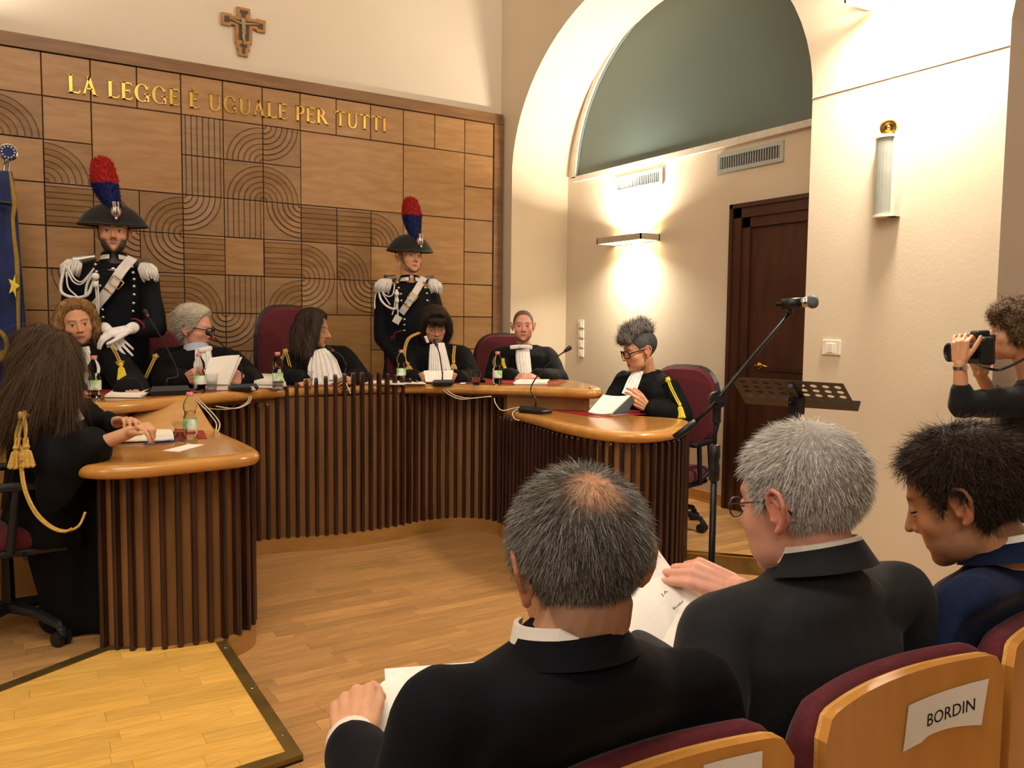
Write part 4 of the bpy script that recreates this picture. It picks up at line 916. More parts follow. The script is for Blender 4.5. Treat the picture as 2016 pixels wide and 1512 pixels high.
build('gold_fringe', *tube([U(x, y, Y=fy-.085) for x, y in [(19,338),(25,370),(29,400),(25,430),(28,470),(33,510),(35,560),(36,620),(37,680),(38,740)]], [.006,.013,.016,.011,.012,.014,.013,.011,.009,.008], 8), FG, fl)
build('gold_ribbon', *merge(*[tube(spline([U(x, y, Y=fy-.12) for x, y in q], 5), .014, 8) for q in ([(-30,640),(2,655),(14,680),(4,705),(-30,725)], [(8,690),(-10,715),(-30,722)])]), FG, fl)
for (px, py, r, rot) in ((27,563,.075,.3),(27,702,.085,.1)):
    c = U(px, py, Y=fy-.125); P = [(c[0]+(r if k % 2 == 0 else r*.42)*.42*math.sin(PI*k/5+rot), c[2]+(r if k % 2 == 0 else r*.42)*math.cos(PI*k/5+rot)) for k in range(10)]
    V = [(x, c[1], z) for x, z in P]+[(c[0], c[1]-.006, c[2])]; V += [(x, c[1]+.03, z) for x, z in P]; build('star', V, [(k, 10, (k+1) % 10) for k in range(10)]+[(k, (k+1) % 10, 11+(k+1) % 10, 11+k) for k in range(10)], STAR, fl)
a = U(-5, 397, Y=fy-.1); b = U(22, 401, Y=fy-.1); tag(build('bracket', *tube([a-[.3,0,-.02], a, b], .014, 10), BLACKM, fl))
build('base', *lathe([(0,0),(.17,0),(.17,.02),(.05,.05),(.02,.06)], (pb[0]-.08, fy, JP), 24), CHROME, fl)
# ================================================================ people: shared shapes
def sm(a, b, k):
    h = np.clip(.5+.5*(b-a)/k, 0, 1); return b*(1-h)+a*h-k*h*(1-h)
def d_ell(p, c, r):
    q = (p-np.array(c))/np.array(r); k0 = np.linalg.norm(q, axis=-1); k1 = np.linalg.norm(q/np.array(r), axis=-1); return k0*(k0-1)/(k1+1e-9)
def d_cap(p, a, b, ra, rb):
    a, b = np.array(a, float), np.array(b, float); ba = b-a; h = np.clip(((p-a)@ba)/(ba@ba), 0, 1)
    return np.linalg.norm(p-a-h[..., None]*ba, axis=-1)-(ra+(rb-ra)*h)
def head_sdf(p, o):
    """head facing +Y, eye level z=0; metres"""
    q = p.copy(); q[..., 0] = np.abs(q[..., 0]); jw, nz, fat = o.get('jaw', 1), o.get('nose', 1), o.get('fat', 0)
    d = d_ell(q, (0,-.015,.032), (.0755,.097,.084))
    d = sm(d, d_ell(q, (0,.028,-.03), (.061+fat*.4,.064,.080)), .03)
    d = sm(d, d_ell(q, (.018*jw,.035,-.073), (.038*jw+fat,.046,.034)), .028)
    d = sm(d, d_ell(q, (0,.072,-.100+o.get('chinz',0)), (.021*jw,.020,.017)), .02)
    d = sm(d, d_ell(q, (.044,.052,-.028), (.021+fat*.3,.024,.022)), .02)
    d = sm(d, d_cap(q, (0,.080,.021), (.036,.070,.024), .0125, .011), .012)
    d = -sm(-d, d_ell(q, (.0315,.104,-.001), (.0175,.017,.0125)), .012)
    d = sm(d, d_cap(q, (0,.086,.010), (0,.086+.024*nz,-.032), .0065, .0098*(.7+.3*nz)), .009)
    d = sm(d, d_ell(q, (.0115,.093,-.037), (.0085,.0095,.0075)), .006)
    d = sm(d, d_cap(q, (0,.0895,-.062), (.018,.083,-.0655), .0058, .0035), .006)
    d = sm(d, d_cap(q, (0,.0885,-.0745), (.015,.0835,-.0735), .0068, .004), .006)
    d = -sm(-d, d_cap(q, (0,.101,-.0685), (.022,.092,-.0690), .0028, .0022), .004)
    return d
_la, _lo = 104, 152
_TH = np.linspace(.012, PI-.012, _la); _PH = np.linspace(-PI, PI, _lo, endpoint=False)
HC = np.array([0,.008,-.008])
HDIR = np.stack([np.sin(_TH)[:, None]*np.sin(_PH)[None], np.sin(_TH)[:, None]*np.cos(_PH)[None], np.repeat(np.cos(_TH)[:, None], _lo, 1)], -1)
HR = {}
def head_radius(o):
    k = (o.get('jaw',1), o.get('nose',1), o.get('fat',0), o.get('chinz',0))
    if k in HR: return HR[k]
    lo = np.full(HDIR.shape[:2], .03); hi = np.full(HDIR.shape[:2], .17); rs = np.linspace(.165, .05, 34); found = np.zeros(HDIR.shape[:2], bool)
    for r in rs:
        d = head_sdf(HC+HDIR*r, o); new = (d < 0) & ~found; lo[new] = r; hi[new] = r+(.165-.05)/33; found |= new
    for _ in range(9):
        mid = (lo+hi)/2; d = head_sdf(HC+HDIR*mid[..., None], o); i = d < 0; lo = np.where(i, mid, lo); hi = np.where(i, hi, mid)
    HR[k] = (lo+hi)/2; return HR[k]
def grid_faces(n, m, wrap_=True):
    i, j = np.meshgrid(np.arange(n-1), np.arange(m if wrap_ else m-1), indexing='ij'); j2 = (j+1) % m
    return np.stack([i*m+j, (i+1)*m+j, (i+1)*m+j2, i*m+j2], -1).reshape(-1, 4).tolist()
def head_rot(az_, pitch, roll=0):
    A, p, r = math.radians(az_), math.radians(pitch), math.radians(roll)
    F = np.array([math.sin(A), math.cos(A), 0]); Rr = np.array([math.cos(A), -math.sin(A), 0]); Z = np.array([0,0,1.])
    F2 = F*math.cos(p)-Z*math.sin(p); U2 = Z*math.cos(p)+F*math.sin(p)
    R2 = Rr*math.cos(r)+U2*math.sin(r); U3 = U2*math.cos(r)-Rr*math.sin(r); return np.array([R2, F2, U3]).T
def ear_parts(s):
    x = s*.074; e = lambda y, z, dx: np.array([x+s*dx, y-.012, z-.008])
    rim = [e(.010,-.012,.004), e(.015,.008,.006), e(.010,.026,.012), e(-.004,.033,.017), e(-.018,.026,.021), e(-.022,.008,.021), e(-.016,-.012,.016), e(-.006,-.026,.009), e(.004,-.031,.005)]
    anti = [e(.002,.018,.010), e(-.010,.008,.014), e(-.008,-.008,.011), e(.002,-.016,.008)]
    return [chain(rim, [.0038,.004,.004,.004,.004,.0042,.0045,.006,.0068], 8), chain(anti, [.003,.0032,.0032,.003], 8), chain([e(.012,-.004,.002), e(.010,-.014,.006)], [.004,.005], 8),
            ell(e(-.004,0,.003), (.0075,.019,.028), n=12, m=8)]
def remesh(parts, vox, smooth=2, fac=.5):
    V, F = merge(*parts); me = bpy.data.meshes.new('tmp'); me.from_pydata(V.tolist(), [], F); o = bpy.data.objects.new('tmp', me); COL.objects.link(o)
    r = o.modifiers.new('r', 'REMESH'); r.mode = 'VOXEL'; r.voxel_size = vox; r.use_smooth_shade = True
    if smooth: s = o.modifiers.new('s', 'SMOOTH'); s.iterations = smooth; s.factor = fac
    dg = bpy.context.evaluated_depsgraph_get(); m2 = bpy.data.meshes.new_from_object(o.evaluated_get(dg)); bpy.data.objects.remove(o); bpy.data.meshes.remove(me); return m2
def mco(me):
    a = np.empty(len(me.vertices)*3); me.vertices.foreach_get('co', a); return a.reshape(-1, 3)
def mno(me):
    a = np.empty(len(me.vertices)*3); me.vertex_normals.foreach_get('vector', a) if hasattr(me, 'vertex_normals') else me.vertices.foreach_get('normal', a); return a.reshape(-1, 3)
def setco(me, v): me.vertices.foreach_set('co', np.ascontiguousarray(v, float).ravel()); me.update()
def setcol(me, c):
    a = me.color_attributes.new('Col', 'FLOAT_COLOR', 'POINT'); k = np.ones((len(me.vertices), 4)); k[:, :3] = c; a.data.foreach_set('color', k.ravel())
_K = RNG.normal(size=(24, 3)); _P = RNG.uniform(0, 6.28, 24)
def sn(p, f=1., seed=0):
    s = 0
    for i in range(6): k = (i*3+seed) % 24; s = s+np.sin(p@_K[k]*f*(1+.35*i)+_P[(k+seed) % 24])/(1+.4*i)
    return s/3.2
def folds(me, amp, f, stretch=(1,1,.35), seed=0, mask=None):
    v = mco(me); n = mno(me); q = v*np.array(stretch); a = 1-2*np.abs(sn(q+.03*np.stack([sn(v, f*.6, 3)]*3, -1), f, seed)); d = amp*a
    if mask is not None: d = d*mask(v)
    setco(me, v+n*d[:, None])
def smooths(a, b, x): t = np.clip((x-a)/(b-a), 0, 1); return t*t*(3-2*t)
SK = {'fair': 'D9A384', 'tan': 'CF9772', 'pink': 'D69A82', 'warm': 'CF9873'}
def skin_color(L, sk, o):
    """colour by head-local position"""
    c = np.tile(np.array(lin(SK[sk])), (len(L), 1)); x, y, z = np.abs(L[:, 0]), L[:, 1], L[:, 2]
    def blend(m, col): nonlocal c; m = np.clip(m, 0, 1)[:, None]; c = c*(1-m)+np.array(col)*m
    red = np.array(lin(SK[sk]))*np.array([1.06,.72,.68])
    blend(.5*np.exp(-(((x-.042)/.02)**2+((z+.035)/.02)**2))*(y > .02), red); blend(.5*np.exp(-((x/.016)**2+((z+.033)/.014)**2))*(y > .09), red)
    blend(.6*(x > .078)*(np.abs(z) < .06)*(np.abs(y) < .05), red)
    lip = lin(o.get('lips', 'A0584C')); m = (np.exp(-((x/.0225)**4+((z+.069)/.0085)**4)))*(y > .078); blend(m*.85, lip)
    blend(np.exp(-((x/.021)**4+((z+.0688)/.0022)**2))*(y > .078)*.9, lin('4A1F1C'))
    br = lin(o.get('brow', '3A2A20')); zb = .021+.004*np.sin(np.clip((x-.012)/.04, 0, 1)*PI)
    blend(smooths(.008, .014, x)*smooths(.054, .044, x)*np.exp(-((z-zb)/.0042)**2)*(y > .045)*o.get('brows', .85), br)
    if o.get('stubble'):
        m = smooths(-.035, -.055, z)*(y > -.01)*smooths(-.02, .03, y)*(1-np.exp(-((x/.024)**4+((z+.07)/.009)**4))); m = np.maximum(m*smooths(.02, .045, x+.6*np.clip(-z-.06, 0, 1)), np.exp(-((x/.03)**4+((z+.053)/.006)**2))*(y > .07))
        blend(m*o['stubble'], lin('3B2C26'))
    ds = o.get('scalp')
    if ds: blend(hair_mask(L, o)*.6, lin(ds))
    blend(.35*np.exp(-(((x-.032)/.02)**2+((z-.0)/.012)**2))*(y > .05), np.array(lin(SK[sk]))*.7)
    blend(np.exp(-(((x-.0085)/.0035)**2+((z+.0445)/.003)**2))*(y > .085)*.7, lin('4A241E'))
    return c*(1+.05*sn(L, 60, 4)[:, None])
HL = [(0,.082),(.35,.078),(.7,.066),(.95,.040),(1.15,.008),(1.32,-.012),(1.5,.018),(1.75,.012),(1.95,-.045),(2.3,-.082),(PI,-.098)]
def hair_mask(L, o):
    hl = o.get('line', HL); a = np.arctan2(np.abs(L[:, 0]), L[:, 1]); zl = np.interp(a, [q[0] for q in hl], [q[1] for q in hl])+.004*sn(L, 160, 7)
    return smooths(-.004, .007, L[:, 2]-zl)
def scalp_points(o, n, rng, mask_fn=None):
    R = head_radius(o); out = []; tot = 0
    while tot < n:
        k = n*3; u = rng.uniform(-1, 1, k); th = np.arccos(u); ph = rng.uniform(-PI, PI, k)
        ti = (th-_TH[0])/(_TH[1]-_TH[0]); ti = np.clip(ti, 0, _la-1.001); pi_ = ((ph+PI)/(2*PI)*_lo) % _lo; a = ti.astype(int); b = pi_.astype(int) % _lo; fa = ti-a; fb = pi_-np.floor(pi_); b2 = (b+1) % _lo
        r = R[a, b]*(1-fa)*(1-fb)+R[a+1, b]*fa*(1-fb)+R[a, b2]*(1-fa)*fb+R[a+1, b2]*fa*fb
        d = np.stack([np.sin(th)*np.sin(ph), np.sin(th)*np.cos(ph), np.cos(th)], -1); p = HC+d*r[:, None]
        m = hair_mask(p, o) if mask_fn is None else mask_fn(p); keep = rng.uniform(size=k) < m; out.append(np.c_[p[keep], d[keep]]); tot += keep.sum()
    o_ = np.vstack(out)[:n]; return o_[:, :3], o_[:, 3:]
def ribbons(P, Wd, cols, name, parent, T=None):
    """P (n,s,3) strand points in world space, Wd root width, cols (n,3); one mesh of tapered ribbons"""
    n, s, _ = P.shape; d = np.gradient(P, axis=1); d /= np.linalg.norm(d, axis=2, keepdims=True)+1e-9
    rv = RNG.normal(size=(n, 1, 3)) if T is None else T[:, None, :]; side = np.cross(d, rv+0*d); side /= np.linalg.norm(side, axis=2, keepdims=True)+1e-9
    w = np.asarray(Wd).reshape(-1, 1, 1)*np.linspace(1, .25, s)[None, :, None]; A = P+side*w/2; B = P-side*w/2
    V = np.stack([A, B], 2).reshape(-1, 3); k = np.arange(n)[:, None]*2*s+np.arange(s-1)[None]*2; k = k.ravel(); Fq = np.stack([k, k+1, k+3, k+2], -1)
    off = OFF.get(parent.name, np.zeros(3)); me = bpy.data.meshes.new(name); me.vertices.add(len(V)); me.vertices.foreach_set('co', (V-off).ravel())
    me.loops.add(Fq.size); me.loops.foreach_set('vertex_index', Fq.ravel()); me.polygons.add(len(Fq)); me.polygons.foreach_set('loop_start', np.arange(len(Fq))*4); me.polygons.foreach_set('use_smooth', [True]*len(Fq))
    me.update(calc_edges=True); setcol(me, np.repeat(cols, 2*s, 0)); me.materials.append(HAIRM); o = bpy.data.objects.new(name, me); COL.objects.link(o); o.parent = parent; OFF[o.name] = off; return o
def hair_cap(o, thick, colors, parent, H, R3, sc, name='hair', rough=.003, f=70, fade=None):
    """shell over the scalp; thick(dir,p) thickness; colours by noise"""
    R = head_radius(o); p = HC+HDIR*R[..., None]; L = p.reshape(-1, 3); m = hair_mask(L, o).reshape(R.shape); t = thick(L).reshape(R.shape)
    nz_ = sn(L*np.array([1,.6,1]), f, 5).reshape(R.shape); r = R+m*(t+rough*nz_)-(1-m)*.010
    V = (HC+HDIR*r[..., None]).reshape(-1, 3); F = grid_faces(_la, _lo); mm = m.ravel(); F = [q for q in F if mm[q].max() > .02]
    F += [list(range(_lo))[::-1]]
    k = (.5+.5*sn(L*np.array([1,.4,.4]), f*2.2, 9))[:, None]; c = np.array(lin(colors[0]))*(1-k)+np.array(lin(colors[1]))*k
    if fade: w_ = fade[0](L)[:, None]; c = c*w_+np.array(lin(fade[1]))*(1-w_)
    used = np.zeros(len(V), bool)
    for q in F: used[q] = True
    idx = np.cumsum(used)-1; F = [[int(idx[i]) for i in q] for q in F]
    return build(name, (V[used]*sc)@R3.T+H, F, HAIRM, parent, smooth=True, col=c[used])
def strands(o, n, length, lift, comb, colors, parent, H, R3, sc, width=.0009, seg=3, gravity=.0, base=.0, name='hair_strands', mask_fn=None, curl=0, seed=1, cw=None, jit=.25):
    rng = np.random.default_rng(seed); p, d = scalp_points(o, n, rng, mask_fn); n = len(p); t = comb(p, d); t = t-(t*d).sum(1)[:, None]*d; t /= np.linalg.norm(t, axis=1)[:, None]+1e-9
    t = t+rng.normal(size=t.shape)*jit; v = t*(1-lift)+d*lift; v /= np.linalg.norm(v, axis=1)[:, None]; q = p+d*base; Ls = (length(p) if callable(length) else length)*rng.uniform(.7, 1.15, n); P = [q]
    for s in range(seg):
        q = q+v*(Ls/seg)[:, None]; v = v+np.array([0,0,-gravity])+(rng.normal(size=v.shape)*curl if curl else 0)+t*.12; v /= np.linalg.norm(v, axis=1)[:, None]
        rr = q-HC; 
        P.append(q)
    P = np.stack(P, 1); C = np.array([lin(c) for c in colors]); cw_ = cw(p) if callable(cw) else (cw or [1/len(colors)]*len(colors))
    if callable(cw): cs = np.array([rng.choice(len(colors), p=w_) for w_ in cw_])
    else: cs = rng.choice(len(colors), n, p=cw_)
    c = C[cs]*rng.uniform(.75, 1.2, (n, 1)); W = (P*sc)@R3.T+H; return ribbons(W, width*rng.uniform(.7, 1.3, n), c, name, parent, T=(d@R3.T)+rng.normal(size=d.shape)*.5)
def hand(wr, fd, pn, side, curl=(.5,.5,.5,.5), thumb=(.6,.5), s=1.0, spread=.12):
    """wr wrist centre; fd towards the fingers; pn palm normal (palm faces pn); side +1 thumb on fd x pn side"""
    fd = norm(fd); pn = norm(np.asarray(pn, float)-np.dot(pn, fd)*fd); lt = np.cross(fd, pn)*side; P = []; wr = np.asarray(wr, float)
    pl = .088*s; ks = []
    for i, (o_, l_) in enumerate(zip((.031,.010,-.011,-.030), (1.0,1.03,.99,.93))): ks.append(wr+fd*pl*l_+lt*o_*s*.92-pn*.004*s*(1.5-abs(i-1.4)))
    for i, k in enumerate(ks): P.append(caps(wr+fd*.012*s+lt*(.018,.006,-.007,-.018)[i]*s, k, .0145*s, .0108*s, 10))
    P.append(caps(wr+fd*.03*s+pn*.004*s, wr+fd*.06*s+pn*.005*s+lt*.003*s, .018*s, .016*s, 10)); P.append(caps(wr+lt*.016*s+pn*.004*s, wr+fd*.045*s+lt*.028*s+pn*.008*s, .014*s, .013*s, 10))
    for i, k in enumerate(ks):
        Lf = (.043,.048,.045,.034)[i]*s; L2 = (.026,.030,.028,.021)[i]*s; L3 = (.022,.024,.023,.020)[i]*s; c = curl[i]; d = norm(fd+lt*(1.4-i)*spread*.7); q = k; r = (.0092,.0094,.0089,.0079)[i]*s
        for Ln, a, r2 in ((Lf, c*1.15, r*.92), (L2, c*1.35, r*.84), (L3, c*.8, r*.72)):
            ax = np.cross(pn, d); ax = norm(np.cross(d, pn)); pn_ = pn
            M = np.array(Matrix.Rotation(a, 3, Vector(np.cross(d, pn)/np.linalg.norm(np.cross(d, pn))))); d = M@d; pn_ = M@pn; q2 = q+d*Ln; P.append(caps(q, q2, r, r2, 10)); q = q2; r = r2
            pn = norm(pn_-np.dot(pn_, d)*d) if False else pn_
        pn = norm(np.cross(lt*side, fd)) if False else _pn0(fd, lt, side)
    b = wr+fd*.022*s+lt*.024*s+pn*.006*s; o_, c = thumb; d = norm(fd*(1-o_*.55)+lt*o_+pn*.35*o_); q = b
    for Ln, r, r2 in ((.044*s,.0135*s,.0108*s), (.034*s,.0108*s,.0098*s), (.028*s,.0098*s,.0078*s)):
        q2 = q+d*Ln; P.append(caps(q, q2, r, r2, 10)); q = q2; d = norm(d+fd*c*.35-lt*c*.45+pn*c*.2)
    return P
def _pn0(fd, lt, side): return norm(np.cross(lt*side, fd))
def toward(a, b, d): a = np.asarray(a, float); b = np.asarray(b, float); return a+norm(b-a)*d
class Person:
    def __init__(s, loc, label, H, az_, pitch=0, roll=0, sc=1.0, skin='warm', opts=None, group=None):
        s.t = thing('person', tuple(loc), label, 'person', group); s.H = np.asarray(H, float); s.R = head_rot(az_, pitch, roll); s.sc = sc; s.o = opts or {}; s.sk = skin; s.fine = []; s.coarse = []
    def L(s, p): return s.R@(np.asarray(p, float)*s.sc)+s.H
    def body(s, neck, vox=.0034, eyes='open', gaze=(0,1,0), ears=(1,-1), neck_r=.056):
        R = head_radius(s.o); V = (HC+HDIR*R[..., None]).reshape(-1, 3); F = grid_faces(_la, _lo)+[list(range(_lo))[::-1], [(_la-1)*_lo+j for j in range(_lo)]]
        head = ((V*s.sc)@s.R.T+s.H, [q[::-1] for q in F]); parts = [head]
        for e in ears: parts += [((v*s.sc)@s.R.T+s.H, f) for v, f in ear_parts(e)]
        n0 = s.L((0,-.018,-.055)); neck = np.asarray(neck, float); parts.append(chain([n0, (n0+neck)/2, neck], [neck_r*.98*s.sc, neck_r*s.sc, neck_r*1.12*s.sc], 18))
        parts.append(caps(neck, neck-[0,0,.05], neck_r*1.12, neck_r*1.0))
        me = remesh(parts+[], vox, 1, .4); L = ((mco(me)-s.H)@s.R)/s.sc; col = skin_color(L, s.sk, s.o); n_h = len(col); ms = [me]; cols = [col]
        for f in s.fine:
            m = remesh(f, .0034 if vox < .0045 else .0038, 2, .4); ms.append(m); c = np.tile(np.array(lin(SK[s.sk])), (len(m.vertices), 1)); v = mco(m); cols.append(c*(1+.06*sn(v, 50, 2)[:, None]))
        if s.coarse:
            m = remesh(s.coarse, .016, 4)
            if getattr(s, 'back', 0): v = mco(m); k = smooths(.99, .92, v[:, 2])*.9; v[:, 1] += k*np.maximum(0, .80-v[:, 1]); setco(m, v)
            ms.append(m); cols.append(np.tile(np.array(lin(SK[s.sk])), (len(m.vertices), 1)))
        Vs = []; Fs = []; n = 0
        bm = bmesh.new()
        for m in ms: bm.from_mesh(m)
        out = bpy.data.meshes.new('body'); bm.to_mesh(out); bm.free(); [bpy.data.meshes.remove(m) for m in ms]
        setcol(out, np.vstack(cols)); out.polygons.foreach_set('use_smooth', [True]*len(out.polygons)); wrap('body', out, SKINM, s.t)
        s.eyes(eyes, gaze)
    def eyes(s, mode, gaze):
        g = norm(gaze)
        for sx in (-1, 1):
            c = np.array([sx*.0315,.0765,-.001]); V, F = ell((0,0,0), (.0122,.0122,.0122), n=28, m=20); n = V/.0122; cs = n@g; col = np.tile(np.array(lin('D8CFC6')), (len(V), 1))
            col[cs > .88] = lin('4A3320'); col[cs > .955] = lin('0C0A0A')
            up = n[:, 2]*math.cos(.25)+n[:, 1]*math.sin(.25)*.4; lid = (up > (.42 if mode == 'open' else (-.05 if mode == 'down' else -.4))) | (n[:, 2] < -.55)
            edge = np.abs(up-(.42 if mode == 'open' else (-.05 if mode == 'down' else -.4))) < .13
            V[lid] *= 1.09; col[lid] = np.array(lin(SK[s.sk]))*.86; col[edge] = lin('2A1C16')
            build('eye', ((V+c)*s.sc)@s.R.T+s.H, F, EYEM, s.t, smooth=True, col=col)
    def glasses(s, m, w_=.026, h_=.019, r=.0016, rnd=1.0, y=.104, temples=(1,-1), lens=True):
        A = []
        for sx in (-1, 1):
            e = 2/(2+2*(1-rnd)*2); pts = []
            for k in range(20):
                a = 2*PI*k/20; c, q = math.cos(a), math.sin(a); pts.append(s.L((sx*(.033)+w_*abs(c)**e*np.sign(c), y-.012*((c*sx+1)/2)**2, -.004+h_*abs(q)**e*np.sign(q))))
            A.append(tube(pts+pts[:2], r, 6, False))
            if sx in temples: A.append(tube([s.L((sx*(.033+w_),y-.012,.004)), s.L((sx*.076,.055,.006)), s.L((sx*.082,.0,.008)), s.L((sx*.082,-.022,.002)), s.L((sx*.078,-.036,-.014))], [r*1.1]*3+[r*1.3]*2, 6))
        A.append(tube([s.L((-.033+w_,y,.002)), s.L((0,y+.004,.004)), s.L((.033-w_,y,.002))], r, 6)); g = build('glasses', *merge(*A), m, s.t, smooth=True)
        return g
EYEM = mat('eye', 'FFFFFF', .25, c2='F8F8F8', attr=True)
def cloth(parts, m, name, parent, vox=.009, smooth=6, amp=.004, f=22, stretch=(1,1,.35), seed=0, mask=None, back=False):
    me = remesh(parts, vox, smooth)
    if back:                                            # leaning against the chair back
        v = mco(me); k = smooths(.97, .90, v[:, 2])*.93; v[:, 1] += k*np.maximum(0, .765-v[:, 1]); setco(me, v)
    if amp: folds(me, amp, f, stretch, seed, mask)
    me.polygons.foreach_set('use_smooth', [True]*len(me.polygons)); return wrap(name, me, m, parent)
def sleeve(S, E, W, rs=(.075,.07,.055)): return chain([S, toward(S, E, np.linalg.norm(np.asarray(E)-S)*.5), E, toward(E, W, np.linalg.norm(np.asarray(W)-E)*.5), W], [rs[0], (rs[0]+rs[1])/2, rs[1], (rs[1]+rs[2])/2, rs[2]], 16)
def torso(neck, az_, sw=.20, depth=.115, length=.50, belly=1.0, lean=0):
    """elliptical rings from hips to the neck base; heading az_, lean metres forward of the neck over the hips"""
    A = math.radians(az_); Rr = np.array([math.cos(A), -math.sin(A), 0]); Fd = np.array([math.sin(A), math.cos(A), 0]); neck = np.asarray(neck, float); rings = []
    for t, w_, d in ((1.0,.88*belly,.98*belly),(.85,.90*belly,1.0*belly),(.6,.90,1.0),(.38,.98,1.02),(.22,1.02,.95),(.13,.93,.82),(.07,.66,.66),(.02,.34,.52),(-.02,.27,.47)):
        c = neck-[0,0,length*t]-Fd*lean*t+Fd*(.02 if .1 < t < .7 else 0); rings.append((c, Rr*sw*w_, Fd*depth*d))
    return loft(rings, 28), Rr, Fd
def legs(P, neck, az_, floor_z, seat=.47, length=.52, lean=0, trousers=SUIT, apart=.10, shoes=True, th=.42):
    A = math.radians(az_); Rr = np.array([math.cos(A), -math.sin(A), 0]); Fd = np.array([math.sin(A), math.cos(A), 0]); hip = np.array([neck[0], neck[1], floor_z+seat+.09])-Fd*lean; parts = []
    for s_ in (-1, 1):
        h = hip+Rr*s_*.09; k = hip+Fd*th+Rr*s_*apart+[0,0,.01]; f = np.array([k[0], k[1], floor_z+.09])+Fd*(.03 if th > .3 else -.1); parts += [caps(h, k, .088, .065), caps(k, f, .06, .045)]
        if shoes: build('shoe', *merge(ell(f+Fd*.06-[0,0,.055], (.045,.125,.035), R=np.array([Rr, Fd, [0,0,1]]).T), ell(f-[0,0,.04], (.042,.055,.048), R=np.array([Rr, Fd, [0,0,1]]).T)), BLACK, P.t, smooth=True)
    hip = hip+Fd*.08; P.coarse += [caps(hip, hip+[0,0,.2], .05, .05)]+[caps(hip+Rr*s_*.08, hip+Fd*th*.95+Rr*s_*apart, .06, .05) for s_ in (-1, 1)]+[caps(hip+[0,0,.2], np.asarray(neck)-[0,0,.07]+Fd*.03, .05, .04)]; hip = hip-Fd*.08
    parts.append(ell(hip, (.19,.16,.11), R=np.array([Rr, Fd, [0,0,1]]).T)); return parts
def tassel(P, pts, m, r=.004, end=.05, name='cord', knot=True, ends=None):
    A = []
    sp = spline(pts, 5); side = norm(np.cross(sp[-1]-sp[0], ROT@np.array([0,0,1.])))
    A.append(tube(sp+side*.006, r, 7)); A.append(tube(sp-side*.006, r, 7))
    o = build(name, *merge(*A), m, P.t, smooth=True)
    if knot: build('knot', *merge(ell(sp[0], (.018,.016,.014)), *[ell(sp[0]+np.array([.012*math.cos(a), 0, .012*math.sin(a)]), (.009,.011,.009), n=10, m=6) for a in (0, 1.2, 2.5, 3.8, 5)]), m, P.t, smooth=True)
    if end:
        e = sp[-1]; d = norm(np.array([0,0,-1.])+.5*norm(sp[-1]-sp[-3])); Rm = np.array(frame(d)).T
        V = []; n = 24; 
        for z, r_ in ((-.008,.008),(.004,.013),(.014,.008),(.02,.014),(end,.024),(end+.004,.02)):
            for k in range(n): rr = r_*(1+(.14 if k % 2 else -.06)*(z > .015)); V.append((rr*math.cos(2*PI*k/n), rr*math.sin(2*PI*k/n), z+(.004 if k % 3 == 0 and z > .04 else 0)))
        V = np.array(V)@Rm.T+e; F = [(i*n+j, i*n+(j+1) % n, (i+1)*n+(j+1) % n, (i+1)*n+j) for i in range(5) for j in range(n)]+[list(range(n))[::-1], [5*n+j for j in range(n)]]
        build('tassel', V, F, m, P.t)
    return sp
def bib(P, pts, w_, m=JABOT, name='jabot', pleats=7, amp=.006, fwd=None, th=.012):
    """pleated white front: pts centre line top->bottom, widths list"""
    C = spline(pts, 6); n = len(C); Wd = np.interp(np.linspace(0, 1, n), np.linspace(0, 1, len(w_)), w_); fwd = norm(fwd); d = norm(C[-1]-C[0]); sd = norm(np.cross(d, fwd)); V = []; K = 44
    for side in (0, 1):
        for i in range(n):
            for k in range(K+1):
                u = k/K*2-1; V.append(C[i]+sd*u*Wd[i]/2+fwd*((.5-abs(u)**2.2)*.02+amp*math.cos(u*pleats*PI+.4*math.sin(i*.3))*min(1, .3+i/n*1.5)-side*th))
    M = n*(K+1); F = grid_faces(n, K+1, False); F = F+[[q+M for q in f[::-1]] for f in F]
    for i in range(n-1): F += [[i*(K+1), i*(K+1)+M, (i+1)*(K+1)+M, (i+1)*(K+1)], [i*(K+1)+K, (i+1)*(K+1)+K, (i+1)*(K+1)+K+M, i*(K+1)+K+M]]
    return build(name, V, F, m, P.t, smooth=True)
def page(P4, name, label=None, parent=None, bend=0, n=10, th=.0012, m=None, layers=1, group=None):
    """sheet through 4 corners (TL,TR,BR,BL), bent along its width"""
    TL, TR, BR, BL = [np.asarray(p, float) for p in P4]; nn = norm(np.cross(TR-TL, BL-TL)); V = []
    for side in (0, 1):
        for i in range(n+1):
            for k in range(n+1):
                s, t = k/n, i/n; V.append((TL*(1-s)+TR*s)*(1-t)+(BL*(1-s)+BR*s)*t+nn*(bend*math.sin(PI*s)+(side-.5)*th))
    M = (n+1)**2; F = grid_faces(n+1, n+1, False); F = [f[::-1] for f in F]+[[q+M for q in f] for f in F]
    for i in range(n):
        w1 = n+1; F += [[i*w1, (i+1)*w1, (i+1)*w1+M, i*w1+M], [i*w1+n, i*w1+n+M, (i+1)*w1+n+M, (i+1)*w1+n], [i, i+M, i+1+M, i+1], [n*w1+i, n*w1+i+1, n*w1+i+1+M, n*w1+i+M]]
    o = build(name, V, F, m or PAPER, parent, smooth=False)
    if label: tag(o, label, 'paper', group)
    return o
